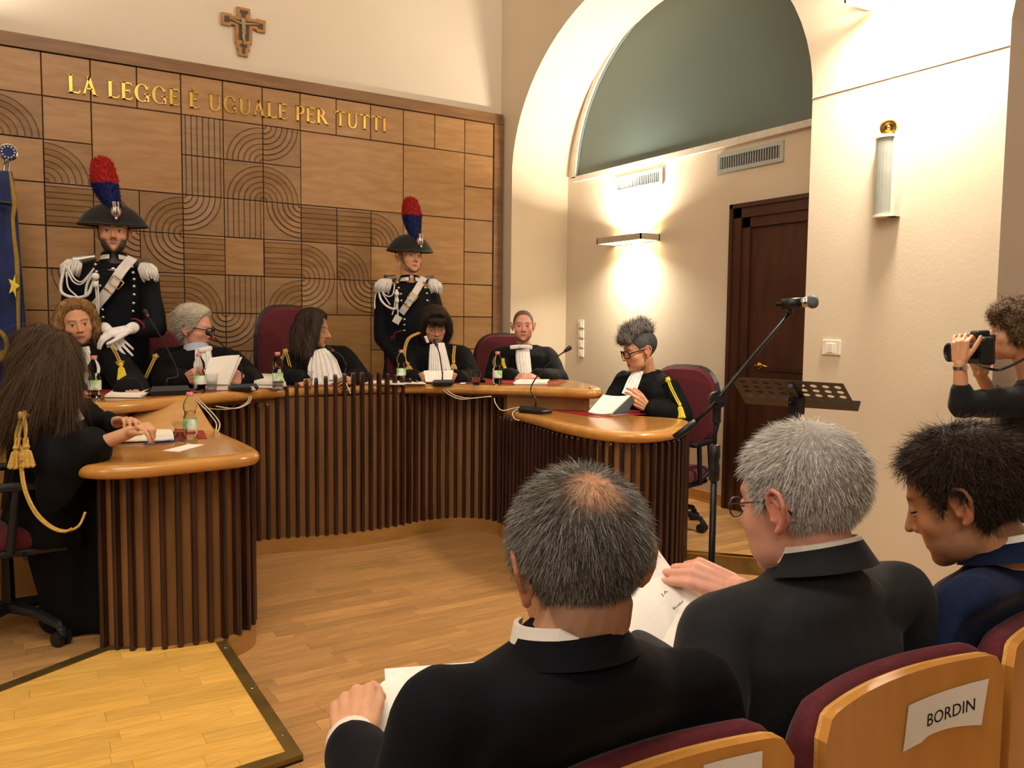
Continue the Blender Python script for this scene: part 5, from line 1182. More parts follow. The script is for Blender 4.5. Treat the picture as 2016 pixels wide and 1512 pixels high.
# ================================================================ hair volumes
def hair_mass(P, parts, colors, n=2500, length=.06, flow=(0,0,-1), vox=.006, amp=.004, f=45, stretch=(1,1,.3), width=.0016, curl=.0, seed=1, name='hair', local=True, lift=.05, seg=4):
    ps = [((np.asarray(v)*P.sc)@P.R.T+P.H, fc) for v, fc in parts] if local else parts
    me = remesh(ps, vox, 4); folds(me, amp, f, stretch, seed); v = mco(me); n_ = mno(me); k = (.5+.5*sn(v*np.array([1,1,.25]), f*2.5, 9+seed))[:, None]
    C = np.array([lin(c) for c in colors]); setcol(me, C[0]*(1-k)+C[1]*k); me.polygons.foreach_set('use_smooth', [True]*len(me.polygons)); o = wrap(name, me, HAIRM, P.t)
    rng = np.random.default_rng(seed); i = rng.choice(len(v), n); p = v[i]; nn = n_[i]; fl = np.asarray(flow(p) if callable(flow) else np.tile(flow, (n, 1)), float)
    t = fl-(fl*nn).sum(1)[:, None]*nn; t /= np.linalg.norm(t, axis=1)[:, None]+1e-9; q = p+nn*.001; Pn = [q]; dv = t*(1-lift)+nn*lift+rng.normal(size=t.shape)*.12; L = length*rng.uniform(.6, 1.2, n)
    for s in range(seg):
        dv = dv+rng.normal(size=t.shape)*curl; dv /= np.linalg.norm(dv, axis=1)[:, None]; q = q+dv*(L/seg)[:, None]; dv = dv*.8+fl*.2; Pn.append(q)
    c = C[rng.integers(0, len(C), n)]*rng.uniform(.7, 1.3, (n, 1)); ribbons(np.stack(Pn, 1), width*rng.uniform(.6, 1.3, n), c, name+'_strands', P.t, T=nn+rng.normal(size=nn.shape)*.3); return o
CR = lambda v: ROT@np.asarray(v, float)      # camera-space direction to world
# ================================================================ man with the bald crown (nearest)
H = J(1138, 1106, 1.06)
m1 = Person((.62, .86, 0), 'man seen from behind with short grey-black hair and a bald crown, in a black suit', H, 14, 15, 4, 1.0, 'warm', dict(scalp='6A4A38'))
N = J(1118, 1268, 1.03); sL, sR = J(868,1412,.96), J(1372,1358,1.13); eL, wL = J(800,1655,.95), J(700,1478,1.15)
m1.fine.append(hand(J(694,1462,1.17), J(694,1370,1.25)-J(694,1462,1.17), CR([.15,-.35,-1]), -1, (1.0,1.05,1.1,1.15), (.25,.9), 1.0)+[caps(wL, J(694,1458,1.175), .028, .027)])
m1.back = 1; lg = legs(m1, N, 4, 0, .43); m1.body(N-[0,0,.02], vox=.0028, eyes='down', gaze=(0,1,-.5))
tr, Rr, Fd = torso(N+[0,0,.012], 4, .205, .125, .56)
sR2 = sR; eR = J(1480,1640,1.1)
cloth([tr, sleeve(sL, eL, wL+(eL-wL)*.04, (.058,.056,.046)), sleeve(sR, eR, eR+Fd*.2+[0,0,.02], (.058,.056,.05)), caps(N-[0,0,.085], sL, .068, .055), caps(N-[0,0,.085], sR, .068, .055)], SUIT, 'suit_jacket', m1.t, .008, 8, .003, 14, (1,1,.5), 2, back=True)
cloth(lg, SUIT, 'trousers', m1.t, .014, 4, .003, back=True)
def collar(P, N, Rr, Fd, rx, ry, h, tilt, m, name, t0=.55, t1=1.45, th=.006, z=0, flare=.012, n=30, taper=False):
    """open collar band round the back of the neck; angles in units of pi, 1 = nape"""
    V = []
    for k in range(n+1):
        a = PI*(t0+(t1-t0)*k/n)*1.0; kz = min(1, .1+3*k/n) if taper else 1; c, s_ = math.sin(a), math.cos(a)
        for (r, zz) in ((0, 1), (th, 1.0), (th+flare, 0), (flare, 0)):
            V.append(N+Rr*(rx+r)*c+Fd*(ry+r)*s_*1+np.array([0,0,z+h*zz*kz-tilt*(s_)]))
    F = [(4*i+j, 4*i+4+j, 4*i+4+(j+1) % 4, 4*i+(j+1) % 4) for i in range(n) for j in range(4)]+[(0,1,2,3), (4*n+3,4*n+2,4*n+1,4*n)]
    return build(name, V, F, m, P.t, smooth=False)
SHIRT = mat('white_shirt', 'EDE6DA', .8, c2='E4DCCE', scale=30)
Nc = J(1118,1268,1.04)
collar(m1, Nc, Rr, Fd, .063, .062, .030, .012, SHIRT, 'shirt_collar', .98, 1.8, z=.004, flare=.006, taper=True)
collar(m1, Nc, Rr, Fd, .068, .066, .030, .014, SUIT, 'jacket_collar', .60, 1.50, z=-.010, flare=.020, th=.004)
build('shirt_cuff', *tube([wL+(eL-wL)*.06, wL, wL+(J(694,1462,1.17)-wL)*.9+norm(wL-eL)*.012], [.040,.039,.036], 22), SHIRT, m1.t, smooth=True)
def bald(p): c = np.array([.006,-.082,.080]); return np.clip((np.linalg.norm((p-c)*np.array([.9,1,1.2]), axis=1)-.004)/.052, .20, 1)
def m1mask(p): return hair_mask(p, m1.o)*bald(p)
def swirl(p, d):  # hair radiates from the crown and falls down the back
    c = np.array([.006,-.082,.080]); v = p-c; v = v+np.array([0,0,-.030]); v[:, 2] -= .03*(p[:, 2] < .06); return v
hair_cap(m1.o, lambda L: .003+.002*bald(L), ('3C3731','565048'), m1.t, m1.H, m1.R, m1.sc, rough=.0012, fade=(lambda L: smooths(.18, .95, bald(L)), 'B98562'))
def m1w(p):
    out = []
    for x, y, z in p:
        top = min(1, max(0, (z+.0)/.06)); side = min(1, abs(x)/.07); gl = .30+.30*side*(1-.5*top)-.18*(z < -.055)*(side < .8); gl = max(.08, gl); out.append([.42*(1-gl), .58*(1-gl), gl*.6, gl*.4])
    return np.array(out)/np.array(out).sum(1, keepdims=True)
strands(m1.o, 30000, lambda p: np.where(p[:, 2] > .0, .023, .016), .30, swirl, ('3A352F','524C43','A8A297','7F7970'), m1.t, m1.H, m1.R, m1.sc, width=.00062, seg=4, gravity=.18, base=.002, mask_fn=m1mask, seed=3, cw=m1w, jit=.22)
m1.glasses(BLACKM, temples=(-1,1))
# booklet of this man
def between(Lp, Rp, n=10):
    A, B = spline(Lp, 4), spline(Rp, 4); V = []
    for side in (0, 1):
        for a, b in zip(A, B):
            for k in range(n+1): t = k/n; q = a*(1-t)+b*t; V.append(q+CR([0,0,1])*(.012*math.sin(PI*t)-side*.001))
    m_ = len(A)*(n+1); F = grid_faces(len(A), n+1, False); return np.array(V), F+[[q+m_ for q in f[::-1]] for f in F]
bk = thing('booklet', tuple(J(850,1450,1.2)), 'open white booklet on the lap of the man with the bald crown', 'booklet')
page([J(757,1317,1.36), J(953,1302,1.40), J(1000,1560,1.22), J(770,1560,1.16)], 'page', parent=bk)
build('curled_page', *between([J(790,1322,1.335), J(742,1352,1.30), J(722,1400,1.26), J(722,1450,1.23), J(734,1512,1.19), J(742,1570,1.15)], [J(826,1324,1.345), J(838,1352,1.31), J(845,1400,1.27), J(848,1450,1.24), J(850,1512,1.2), J(850,1570,1.16)]), PAPER, bk, smooth=True)
# ================================================================ white-haired man with glasses
H = J(1574, 984, 1.40)
m2 = Person((1.14, .9, 0), 'man with short white hair and thin glasses in a black suit, reading a booklet', H, -6, 12, 0, 1.06, 'pink', dict(scalp='C08070', brow='9A8F85', fat=.004))
N = J(1608, 1112, 1.385); sL, sR = J(1412,1246,1.31), J(1766,1172,1.49); eL, eR = J(1385,1420,1.25), J(1835,1440,1.5); wR = J(1452,1162,1.57)
fdh = J(1345,1122,1.66)-wR; fdh = J(1345,1118,1.60)-wR
m2.fine.append(hand(wR, fdh, CR([-.25,-.62,-.7]), 1, (.32,.45,.6,.75), (1.05,.0), 1.02, spread=.14)+[caps(wR, J(1530,1215,1.6), .027, .034)])
m2.back = 1; lg = legs(m2, N, 2, 0, .43); m2.body(N-[0,0,.02], vox=.0028, eyes='down', gaze=(0,1,-.6))
tr, Rr, Fd = torso(N+[0,0,.0], -4, .215, .135, .58, belly=1.08)
cloth([tr, sleeve(sL, eL, eL+Fd*.2+[.05,0,.02], (.063,.062,.05)), sleeve(sR, eR, eR+Fd*.22, (.062,.062,.052)), caps(N-[0,0,.085], sL, .08, .062), caps(N-[0,0,.085], sR, .08, .062)], mat('dark_suit_cloth','121317',.88,c2='0E0F13',scale=60,sheen=.06,bump=.12,bscale=500), 'suit_jacket', m2.t, .008, 8, .004, 13, (1,1,.5), 6, back=True)
DS = MATS['dark_suit_cloth']; cloth(lg, DS, 'trousers', m2.t, .014, 4, .003, back=True)
Nc = J(1606,1092,1.39)
collar(m2, Nc, Rr, Fd, .064, .064, .026, .020, SHIRT, 'shirt_collar', .3, 1.7, z=-.002, flare=.004)
collar(m2, Nc, Rr, Fd, .069, .069, .036, .024, DS, 'jacket_collar', .45, 1.55, z=-.022, flare=.026, th=.004)
hair_cap(m2.o, lambda L: .006+.004*smooths(.0,.08,L[:, 2]), ('A59E96','8C857D'), m2.t, m2.H, m2.R, m2.sc, rough=.0015)
def red_spot(p): return np.clip((np.linalg.norm(p-np.array([-.012,-.052,.104]), axis=1)-.008)/.02, .35, 1)
strands(m2.o, 15000, lambda p: np.where(p[:, 2] > .05, .024, .015), .30, lambda p, d: (p-np.array([-.01,-.055,.10]))+np.array([0,.01,-.035]), ('DAD3C9','BEB7AE','8F8982','EDE6DC'), m2.t, m2.H, m2.R, m2.sc, width=.0009, seg=4, gravity=.13, base=.005, mask_fn=lambda p: hair_mask(p, m2.o)*red_spot(p), seed=5, cw=[.34,.32,.16,.18])
m2.glasses(mat('blue_grey_frame','2A3140',.3,metal=.4), w_=.028, h_=.016, r=.0015)
bk = thing('booklet', tuple(J(1260,1200,1.5)), 'open white booklet held by the white-haired man with glasses', 'booklet')
pA, pB, pC, pD = J(1283,1064,1.66), J(1402,1196,1.58), J(1262,1345,1.34), J(1125,1190,1.44)
page([pA, pB, pC, pD], 'page', parent=bk, bend=.012, th=.003)
page([J(1262,1105,1.625), J(1372,1206,1.565), J(1250,1345,1.335), J(1128,1205,1.43)], 'page', parent=bk, bend=-.006)
dx = norm(J(1350,1180,1.5)-J(1318,1206,1.5)); dn = norm(np.cross(pB-pA, pD-pA)); dn = dn if dn@(np.array([0,0,EYE])-pA) > 0 else -dn; dy = np.cross(dn, dx)
for tx, px, py in (('J.A.',1309,1167), ('dicato',1334,1192)): text_mesh(tx, .011, 'lettering', INK, bk, np.array([dx, dy, dn]).T, J(px, py, 1.535)+dn*.0)
# ================================================================ dark-haired man in navy
H = J(1893, 978, 1.60)
m3 = Person((1.6, .88, 0), 'dark-haired man in a navy suit looking down', H, -19, 24, 0, 1.03, 'tan', dict(scalp='2E241E', brow='2B201A', stubble=.18, line=[(0,.078),(.35,.072),(.7,.062),(.95,.042),(1.15,.020),(1.32,-.016),(1.5,.016),(1.75,.010),(1.95,-.050),(2.3,-.085),(PI,-.10)]))
N = J(1990, 1098, 1.585); sL, sR = J(1912,1200,1.47), J(2185,1150,1.66); eL, eR = J(1890,1390,1.42), J(2225,1400,1.66)
m3.back = 1; lg = legs(m3, N, 0, 0, .43); m3.body(N-[0,0,.02], vox=.003, eyes='down', gaze=(0,1,-.6))
tr, Rr, Fd = torso(N+[0,0,.0], -6, .205, .125, .58)
cloth([tr, sleeve(sL, eL, eL+Fd*.2, (.064,.06,.05)), sleeve(sR, eR, eR+Fd*.22, (.06,.06,.052)), caps(N-[0,0,.085], sL, .078, .062), caps(N-[0,0,.085], sR, .078, .062)], NAVY, 'suit_jacket', m3.t, .009, 8, .003, 14, (1,1,.5), 9, back=True)
cloth(lg, NAVY, 'trousers', m3.t, .014, 4, .003, back=True)
Nc = J(1985,1078,1.585)
collar(m3, Nc, Rr, Fd, .064, .070, .030, .024, SHIRT, 'shirt_collar', .1, 1.9, z=-.002, flare=.004)
collar(m3, Nc, Rr, Fd, .069, .075, .032, .028, NAVY, 'jacket_collar', .3, 1.7, z=-.018, flare=.024, th=.004)
hair_cap(m3.o, lambda L: .010+.013*smooths(.0,.09,L[:, 2])*.6+.006*smooths(0,-.1,L[:, 1]), ('2B2019','382A20'), m3.t, m3.H, m3.R, m3.sc, rough=.007, f=45)
strands(m3.o, 15000, lambda p: np.where(p[:, 2] > .05, .034, .020), .16, lambda p, d: np.stack([p[:, 0]*.3+.01*np.sin(p[:, 1]*90), .03+0*p[:, 0], -.05+.0*p[:, 0]-(p[:, 2] < .05)*.05], 1)*np.where(p[:, 1:2] > -.02, [1,1,.6], [1,.2,1.2]), ('241A14','33261C','4A3829'), m3.t, m3.H, m3.R, m3.sc, width=.0011, seg=5, gravity=.04, base=.018, curl=.14, seed=8, jit=.45)
# ================================================================ woman with camera
H = J(2004, 654, 3.52)
w6 = Person((H[0], H[1], 0), 'woman with curly brown hair in black, taking a photo with a black camera', H, -27, 2, 0, 1.0, 'warm', dict(nose=1.25, brow='4A3626', lips='A0504A', jaw=.92))
N = J(2040, 742, 3.55); sL, eL, wL = J(2010,790,3.44), J(1893,797,3.40), J(1890,718,3.38); sR, eR, wR = J(2062,775,3.75), J(1962,792,3.72), J(1930,738,3.60)
w6.fine.append(hand(J(1889,714,3.38), CR([.04,1,0]), CR([.75,0,-.65]), -1, (.75,.7,.62,.45), (.5,.3), .95, spread=.2)+[caps(wL+[0,0,.0], eL+(wL-eL)*.2, .0235, .032)])
w6.fine.append(hand(wR, CR([.12,.9,.1]), CR([-.6,.1,.7]), -1, (.7,.7,.7,.7), (.5,.3), .95)+[caps(wR, eR+(wR-eR)*.2, .023, .033)])
nb = N*[1,1,0]; w6.coarse += [caps(nb+[0,0,.9], N-[0,0,.1], .08, .06)]+[caps(nb+CR([0,0,1])*[1,1,0]*s_*.07+[0,0,.09], nb+CR([0,0,1])*[1,1,0]*s_*.06+[0,0,.9], .04, .065) for s_ in (-1, 1)]
w6.body(N-[0,0,.02], vox=.0036, eyes='open', gaze=(0,1,-.05))
tr, Rr, Fd = torso(N, -22, .19, .12, .62)
SW_ = mat('black_knit', '0C0C0F', .9, c2='09090B', scale=60, sheen=.05, bump=.1, bscale=300)
cloth([tr, sleeve(sL, eL, toward(eL, wL, .055), (.065,.055,.044)), sleeve(sR, eR, toward(eR, wR, .06), (.06,.055,.05)), caps(N-[0,0,.07], sL, .075, .065), caps(N-[0,0,.07], sR, .075, .062)], SW_, 'cardigan', w6.t, .010, 6, .004, 20, (1,1,.5), 3)
SKT = mat('patterned_skirt', '16161A', .8, c2='C8C4BC', scale=55, dist=2.5, detail=2)
hx = N-[0,0,.62]; cloth([loft([(hx+[0,0,.06], Rr*.16, Fd*.12), (hx-[0,0,.1], Rr*.18, Fd*.14), (np.array([hx[0],hx[1],.45]), Rr*.21, Fd*.19), (np.array([hx[0],hx[1],.3]), Rr*.22, Fd*.2)], 28)], SKT, 'skirt', w6.t, .014, 3, .006, 14, (1,1,.1))
for s_ in (-1, 1): f = np.array([hx[0],hx[1],0])+CR([0,0,1])*[1,1,0]*s_*.07; build('shoe', *merge(ell(f+Fd*.06+[0,0,.035], (.04,.12,.035), R=np.array([Rr,Fd,[0,0,1]]).T), caps(f+[0,0,.05], f+[0,0,.12], .035, .035)), BLACK, w6.t, smooth=True)
hair_mass(w6, [ell((0,-.03,.055), (.098,.115,.085)), ell((0,.03,.085), (.075,.07,.045)), ell((.06,-.03,-.0), (.04,.06,.06)), ell((-.06,-.03,-.0), (.04,.06,.06)), ell((0,-.09,-.01), (.075,.055,.075)), ell((0,.075,.072), (.05,.03,.028))], ('3E2F22','6B5238','876A48'), 7000, .045, lambda p: RNG.normal(size=p.shape), .008, .012, 75, (1,1,1), .0022, curl=.9, seed=4, lift=.4, seg=6)
build('earring', *ell(w6.L((-.083,-.008,-.042)), (.006,.006,.006)), mat('pearl','E8E0CC',.25), w6.t, smooth=True)
bc = toward(wL, eL, .012); dv = norm(wL-eL); build('wristwatch', *merge(tube([bc-dv*.006, bc+dv*.006], .0275, 22), lathe([(0,0),(.013,0),(.013,.005),(0,.006)], bc+CR([.2,0,1])*.026, 18, R=np.array(frame(CR([.2,0,1]))).T)), CHROME, w6.t)
cc = J(1930,690,3.46); ax = norm(J(1872,690,3.46)-J(1935,686,3.46)); ub = np.array([0,0,1.]); sd = norm(np.cross(ax, ub)); Rc = np.array([sd, ax, np.cross(sd, ax)]).T
cmr = thing('photo_camera', tuple(cc), 'black photo camera with a lens held by the woman with curly hair', 'camera')
L_ = lambda q: cc+Rc@np.array(q, float)
build('camera_body', *merge(rbox(cc, (.135,.058,.118), .014, R=Rc), rbox(L_((0,.0,.068)), (.06,.058,.034), .01, R=Rc), rbox(L_((-.052,.012,-.0)), (.03,.05,.108), .012, R=Rc)), BLACK, cmr, smooth=False)
build('lens', *lathe([(.034,.02),(.036,.06),(.033,.066),(.037,.07),(.037,.115),(.040,.12),(.040,.135),(.034,.137),(.03,.128),(0,.126)], cc, 26, R=Rc@np.array([[1,0,0],[0,0,1],[0,-1,0]])), BLACK, cmr)
build('eyepiece', *rbox(L_((0,-.042,.05)), (.04,.03,.028), .006, R=Rc), BLACK, cmr); build('rear_screen', *rbox(L_((0,-.033,-.01)), (.075,.004,.055), .0015, R=Rc), mat('dark_screen','3A4450',.15), cmr)
build('strap', *tube(spline([L_((.07,0,.02)), L_((.085,-.03,-.06)), J(1958,728,3.42), J(1985,722,3.40), J(2030,700,3.42)], 6), .006, 6), BLACK, cmr)
# ================================================================ judges
def judge(label, Hp, A, pitch, roll, sc, skin, opts, Np, arms, hands, bodyaz, sw=.21, eyes='open', gaze=(0,1,0), floor_z=JP, sl=(.085,.088,.075), depth=.125, leg=True, robe_seed=1, rlen=.55, seat=.47, neck_r=.05):
    H = J(*Hp); N = J(*Np); P = Person((N[0], N[1], floor_z), label, H, A, pitch, roll, sc, skin, opts)
    (s1, e1, w1), (s2, e2, w2) = [[J(*q) for q in a] for a in arms]; P.N = N
    for h in hands: P.fine.append(h)
    lg = legs(P, N, bodyaz, floor_z, seat, th=.2) if leg else []
    P.body(N-[0,0,.02], vox=.0036, eyes=eyes, gaze=gaze, neck_r=neck_r)
    tr, Rr, Fd = torso(N+[0,0,.022], bodyaz, sw, depth, rlen, belly=1.08); P.Rr, P.Fd = Rr, Fd
    r1, r2 = toward(w1, e1, .03), toward(w2, e2, .03)
    cloth([tr, sleeve(s1, e1, r1, sl), sleeve(s2, e2, r2, sl), caps(N-[0,0,.08], s1, .085, sl[0]*.95), caps(N-[0,0,.08], s2, .085, sl[0]*.95)]+[caps(N+[0,0,.0]+toward([0,0,0], s_-N, .05)-Fd*.02, s_+[0,0,.012], .048, sl[0]*.9) for s_ in (s1, s2)]+lg, ROBE, 'robe', P.t, .011, 7, .007, 20, (1,1,.25), robe_seed)
    collar(P, N+[0,0,.0], Rr, Fd, .070, .075, .045, .006, ROBE, 'robe_collar', .45, 1.55, z=-.02, flare=.05, th=.008)
    return P
def hnd(w_, f_, pn, side, curl=(.45,)*4, thumb=(.5,.4), s=1.0, spread=.12, fore=None):
    w_, f_ = J(*w_), J(*f_); h = hand(w_, f_-w_, CR(pn), side, curl, thumb, s, spread)
    if fore: h.append(caps(w_-norm(f_-w_)*.004, J(*fore), .0265*s, .032*s))
    return h
# curly blond woman, far left of the bench
w2 = judge('curly blond-brown haired judge in black robe with a yellow tassel, facing the viewer', (151,636,4.80), 178, 6, -8, 1.03, 'warm', dict(jaw=.9, fat=.004, brow='5A4030', lips='A5564C', nose=.9), (163,688,4.86),
  [((108,722,4.85),(112,775,4.62),(150,770,4.45)), ((222,712,4.86),(262,765,4.70),(252,772,4.45))],
  [hnd((247,766,4.48),(266,772,4.40),(0,-1,-.1),1,(.25,.2,.25,.3),(.5,.3),.92,fore=(240,757,4.62)), hnd((150,768,4.45),(163,776,4.38),(.1,-1,0),-1,(.4,.4,.4,.4),(.5,.3),.9)], 178, .205, robe_seed=2)
hair_cap(w2.o, lambda L: .016+.012*smooths(0,.1,L[:, 2]), ('6B4A2C','8F6B40'), w2.t, w2.H, w2.R, w2.sc, rough=.004)
hair_mass(w2, [chain([(.05,.02,.10),(.085,.02,.05),(.098,.02,.0),(.105,.015,-.04)], [.03,.030,.034,.026]), chain([(-.05,.02,.10),(-.082,.01,.05),(-.09,.0,.0),(-.088,-.005,-.05),(-.08,-.01,-.09)], [.03,.028,.03,.034,.03]), ell((0,-.05,.03), (.09,.085,.095)), ell((0,-.06,-.06), (.085,.05,.05)), ell((.11,.03,-.02), (.03,.03,.025)), ell((-.1,0,-.055), (.03,.03,.03))],
  ('6B4A2C','B08A50','4E3824'), 3000, .05, (0,0,-1), .006, .006, 50, (1,1,.5), .0018, curl=.25, seed=6)
bib(w2, [J(163,684,4.72), J(160,715,4.66), J(158,765,4.58)], [.06,.09,.10], fwd=CR([0,0,1]), pleats=8, amp=.004)
build('collar_fold', *rbox(J(168,694,4.70), (.055,.02,.028), .008, R=head_rot(180,0,10)), JABOT, w2.t, smooth=True)
tassel(w2, [J(219,680,4.70), J(228,695,4.66), J(236,712,4.62)], CORD, .004, .0001, 'cord', knot=False); tassel(w2, [J(236,712,4.62), J(238,718,4.6)], CORDY, .005, .085, 'cord_end', knot=False)
# white-haired judge
m4 = judge('white-haired judge with black-rimmed glasses holding up papers', (383,646,5.20), 124, 9, 0, 1.10, 'pink', dict(fat=.006, brow='A79F95', nose=1.15, lips='A86458', scalp='B8988A'), (388,690,5.22),
  [((322,712,5.20),(335,762,5.0),(362,748,4.86)), ((452,712,5.30),(492,752,5.15),(476,748,4.95))],
  [hnd((364,748,4.86),(384,738,4.82),(.3,.3,-1),-1,(.6,.65,.7,.75),(.4,.5),1.08,fore=(352,753,4.92)), hnd((476,748,4.92),(458,737,4.86),(-.6,.1,-.8),1,(.8,.85,.9,.9),(.4,.6),1.08)], 165, .235, depth=.14, robe_seed=4)
hair_cap(m4.o, lambda L: .014+.016*smooths(0,.1,L[:, 2]), ('CFC6B4','AFA592'), m4.t, m4.H, m4.R, m4.sc, rough=.004)
strands(m4.o, 5000, .035, .25, lambda p, d: np.stack([p[:, 0]*.2, -.04+0*p[:, 0], .0*p[:, 0]-(p[:, 2] < .06)*.03], 1), ('E2DAC8','C9C0AE','A39A88'), m4.t, m4.H, m4.R, m4.sc, width=.0018, seg=4, gravity=.08, base=.022, curl=.15, seed=12)
m4.glasses(BLACKM, w_=.027, h_=.020, r=.0034, rnd=.8)
SB = mat('pale_blue_shirt', 'B9C3D2', .8)
collar(m4, J(386,688,5.2), m4.Rr, m4.Fd, .066, .066, .045, -.018, SB, 'shirt_collar', -.2, 1.9, z=-.015, flare=.012)
bib(m4, [J(398,684,5.05), J(400,705,5.0), J(404,740,4.96)], [.09,.10,.09], fwd=CR([.1,0,1]), pleats=4, amp=.012)
build('bow', *merge(rbox(J(404,688,5.02), (.10,.03,.03), .012, R=head_rot(150,0,-8)), rbox(J(400,700,5.02), (.05,.035,.045), .014, R=head_rot(160,0,10))), JABOT, m4.t, smooth=True)
tassel(m4, [J(306,702,5.05), J(300,715,5.02), J(292,732,5.0), J(286,745,5.0)], CORD, .0045, 0)
hp_ = thing('held_papers', tuple(J(435,730,4.8)), 'sheaf of white papers held up by the white-haired judge', 'paper')
page([J(413,705,4.80), J(472,699,4.84), J(449,757,4.80), J(397,757,4.74)], 'sheet', parent=hp_, bend=-.01, th=.004); page([J(417,704,4.81), J(477,703,4.86), J(452,757,4.82), J(400,757,4.75)], 'sheet', parent=hp_, bend=-.008, th=.004)
# dark long-haired judge in the middle
w3 = judge('dark long-haired judge with thin glasses and wide white jabot, looking aside', (617,648,5.62), 128, 8, 0, 1.04, 'warm', dict(jaw=.9, brow='3A2A22', nose=1.2, lips='9C5548'), (625,690,5.66),
  [((575,712,5.60),(568,752,5.40),(592,752,5.22)), ((676,706,5.72),(706,752,5.55),(694,752,5.32))],
  [hnd((586,750,5.24),(604,757,5.16),(0,-1,-.2),1,(.3,.3,.3,.35),(.5,.3),.95,fore=(578,748,5.34)), hnd((697,752,5.30),(684,748,5.22),(-.3,-.5,-.8),1,(.6,.6,.6,.6),(.5,.3),.95)], 180, .215, robe_seed=6)
hair_cap(w3.o, lambda L: .018+.01*smooths(0,.1,L[:, 2]), ('241A15','33261E'), w3.t, w3.H, w3.R, w3.sc, rough=.004)
def lw_(px, py, D): p = J(px, py, D); return p
hair_mass(w3, [chain([lw_(618,628,5.58), lw_(600,640,5.54), lw_(592,662,5.52), lw_(588,690,5.5)], [.06,.07,.065,.05]), chain([lw_(622,630,5.5), lw_(618,650,5.48), lw_(610,672,5.46), lw_(606,700,5.42)], [.045,.045,.045,.028]), chain([lw_(598,650,5.6), lw_(592,690,5.58), lw_(586,706,5.56)], [.08,.07,.05]), ell(lw_(612,640,5.66), (.08,.08,.09))],
  ('241A15','43322A','5A463A'), 3500, .09, (0,0,-1), .006, .007, 40, (1,1,.35), .0016, curl=.08, seed=7, local=False)
m_ = w3.glasses(CHROME, w_=.024, h_=.017, r=.0012)
bib(w3, [J(628,688,5.44), J(634,715,5.36), J(640,752,5.30)], [.08,.19,.24], fwd=CR([.05,.1,1]), pleats=6, amp=.010)
tassel(w3, [J(562,692,5.45), J(566,702,5.42), J(571,722,5.40), J(573,727,5.4)], CORD, .0035, .035); tassel(w3, [J(560,696,5.45), J(554,708,5.43), J(550,716,5.42)], CORD, .004, 0, knot=False)
# judge reading aloud
w4 = judge('judge with dark fringe and bobbed hair reading aloud from papers at the microphone', (856,641,5.98), 198, 20, 0, 1.02, 'warm', dict(jaw=.92, fat=.005, brow='2E221C', lips='A2504A'), (858,684,6.02),
  [((808,704,5.98),(800,752,5.80),(822,750,5.58)), ((908,704,6.04),(928,752,5.86),(900,750,5.62))],
  [hnd((820,746,5.60),(836,742,5.54),(.2,.2,-1),-1,(.55,.6,.65,.7),(.4,.5),.98), hnd((902,746,5.62),(886,742,5.56),(-.2,.2,-1),1,(.55,.6,.65,.7),(.4,.5),.98)], 196, .215, eyes='down', robe_seed=8)
hair_cap(w4.o, lambda L: .022+.012*smooths(0,.1,L[:, 2]), ('1E1512','2C201A'), w4.t, w4.H, w4.R, w4.sc, rough=.003)
hair_mass(w4, [ell((0,-.035,.045), (.102,.11,.095)), chain([(.06,.03,.085),(.092,.03,.03),(.098,.025,-.03),(.09,.02,-.085)], [.032,.028,.030,.026]), chain([(-.06,.03,.085),(-.092,.03,.03),(-.098,.025,-.03),(-.09,.02,-.085)], [.032,.028,.030,.026]), ell((0,-.06,-.05), (.095,.06,.06)), chain([(-.05,.085,.066),(0,.098,.070),(.05,.085,.066)], [.018,.019,.018]), chain([(-.055,.078,.048),(-.01,.097,.046),(.035,.09,.05)], [.013,.013,.012])],
  ('1E1512','3A2A22','2A1E18'), 3200, .06, lambda p: np.tile([0,0,-1.], (len(p), 1)), .006, .004, 60, (1,1,.25), .0015, curl=.04, seed=9)
w4.glasses(CHROME, w_=.024, h_=.015, r=.0011)
bib(w4, [J(860,676,5.82), J(862,700,5.78), J(866,738,5.72)], [.10,.13,.17], fwd=CR([0,.05,1]), pleats=9, amp=.005)
build('ruffle', *merge(*[ell(J(838+k*1.2,664+k*3,5.86), (.012,.014,.011), n=10, m=6) for k in range(4)]), JABOT, w4.t, smooth=True)
tassel(w4, [J(826,655,5.86), J(805,666,5.82), J(797,688,5.80), J(797,708,5.78), J(803,716,5.76)], CORD, .006, .045, knot=False); tassel(w4, [J(895,681,5.80), J(893,700,5.78), J(893,712,5.77)], CORD, .005, .05, knot=False)
hp_ = thing('held_papers', tuple(J(862,740,5.5)), 'white papers held by the judge reading aloud', 'paper'); page([J(834,730,5.50), J(893,729,5.54), J(889,751,5.48), J(838,752,5.44)], 'sheet', parent=hp_, bend=.004, th=.004)
# bald judge
m5 = judge('bald judge with clasped hands and a white bow in front of the cream wall', (1030,641,6.30), 211, 2, 0, 1.0, 'pink', dict(jaw=1.05, brow='4A382E', stubble=.3, scalp='8E6854', fat=.003), (1030,686,6.33),
  [((985,706,6.28),(975,752,6.15),(1010,744,5.95)), ((1076,704,6.36),(1098,750,6.22),(1058,744,5.98))],
  [hnd((1012,743,5.95),(1032,741,5.88),(.3,-.7,-.5),-1,(.5,.55,.6,.6),(.5,.4),1.05,fore=(1000,745,6.0)), hnd((1062,744,5.97),(1040,740,5.90),(-.2,-.8,-.4),1,(.45,.5,.55,.6),(.5,.4),1.05,fore=(1072,745,6.02))], 208, .22, robe_seed=10)
for a, b in (((992,745,6.06),(1006,745,5.98)), ((1084,743,6.1),(1068,744,6.0))): build('shirt_sleeve', *tube([J(*a), J(*b)], [.05,.04], 18), SHIRT, m5.t, smooth=True)
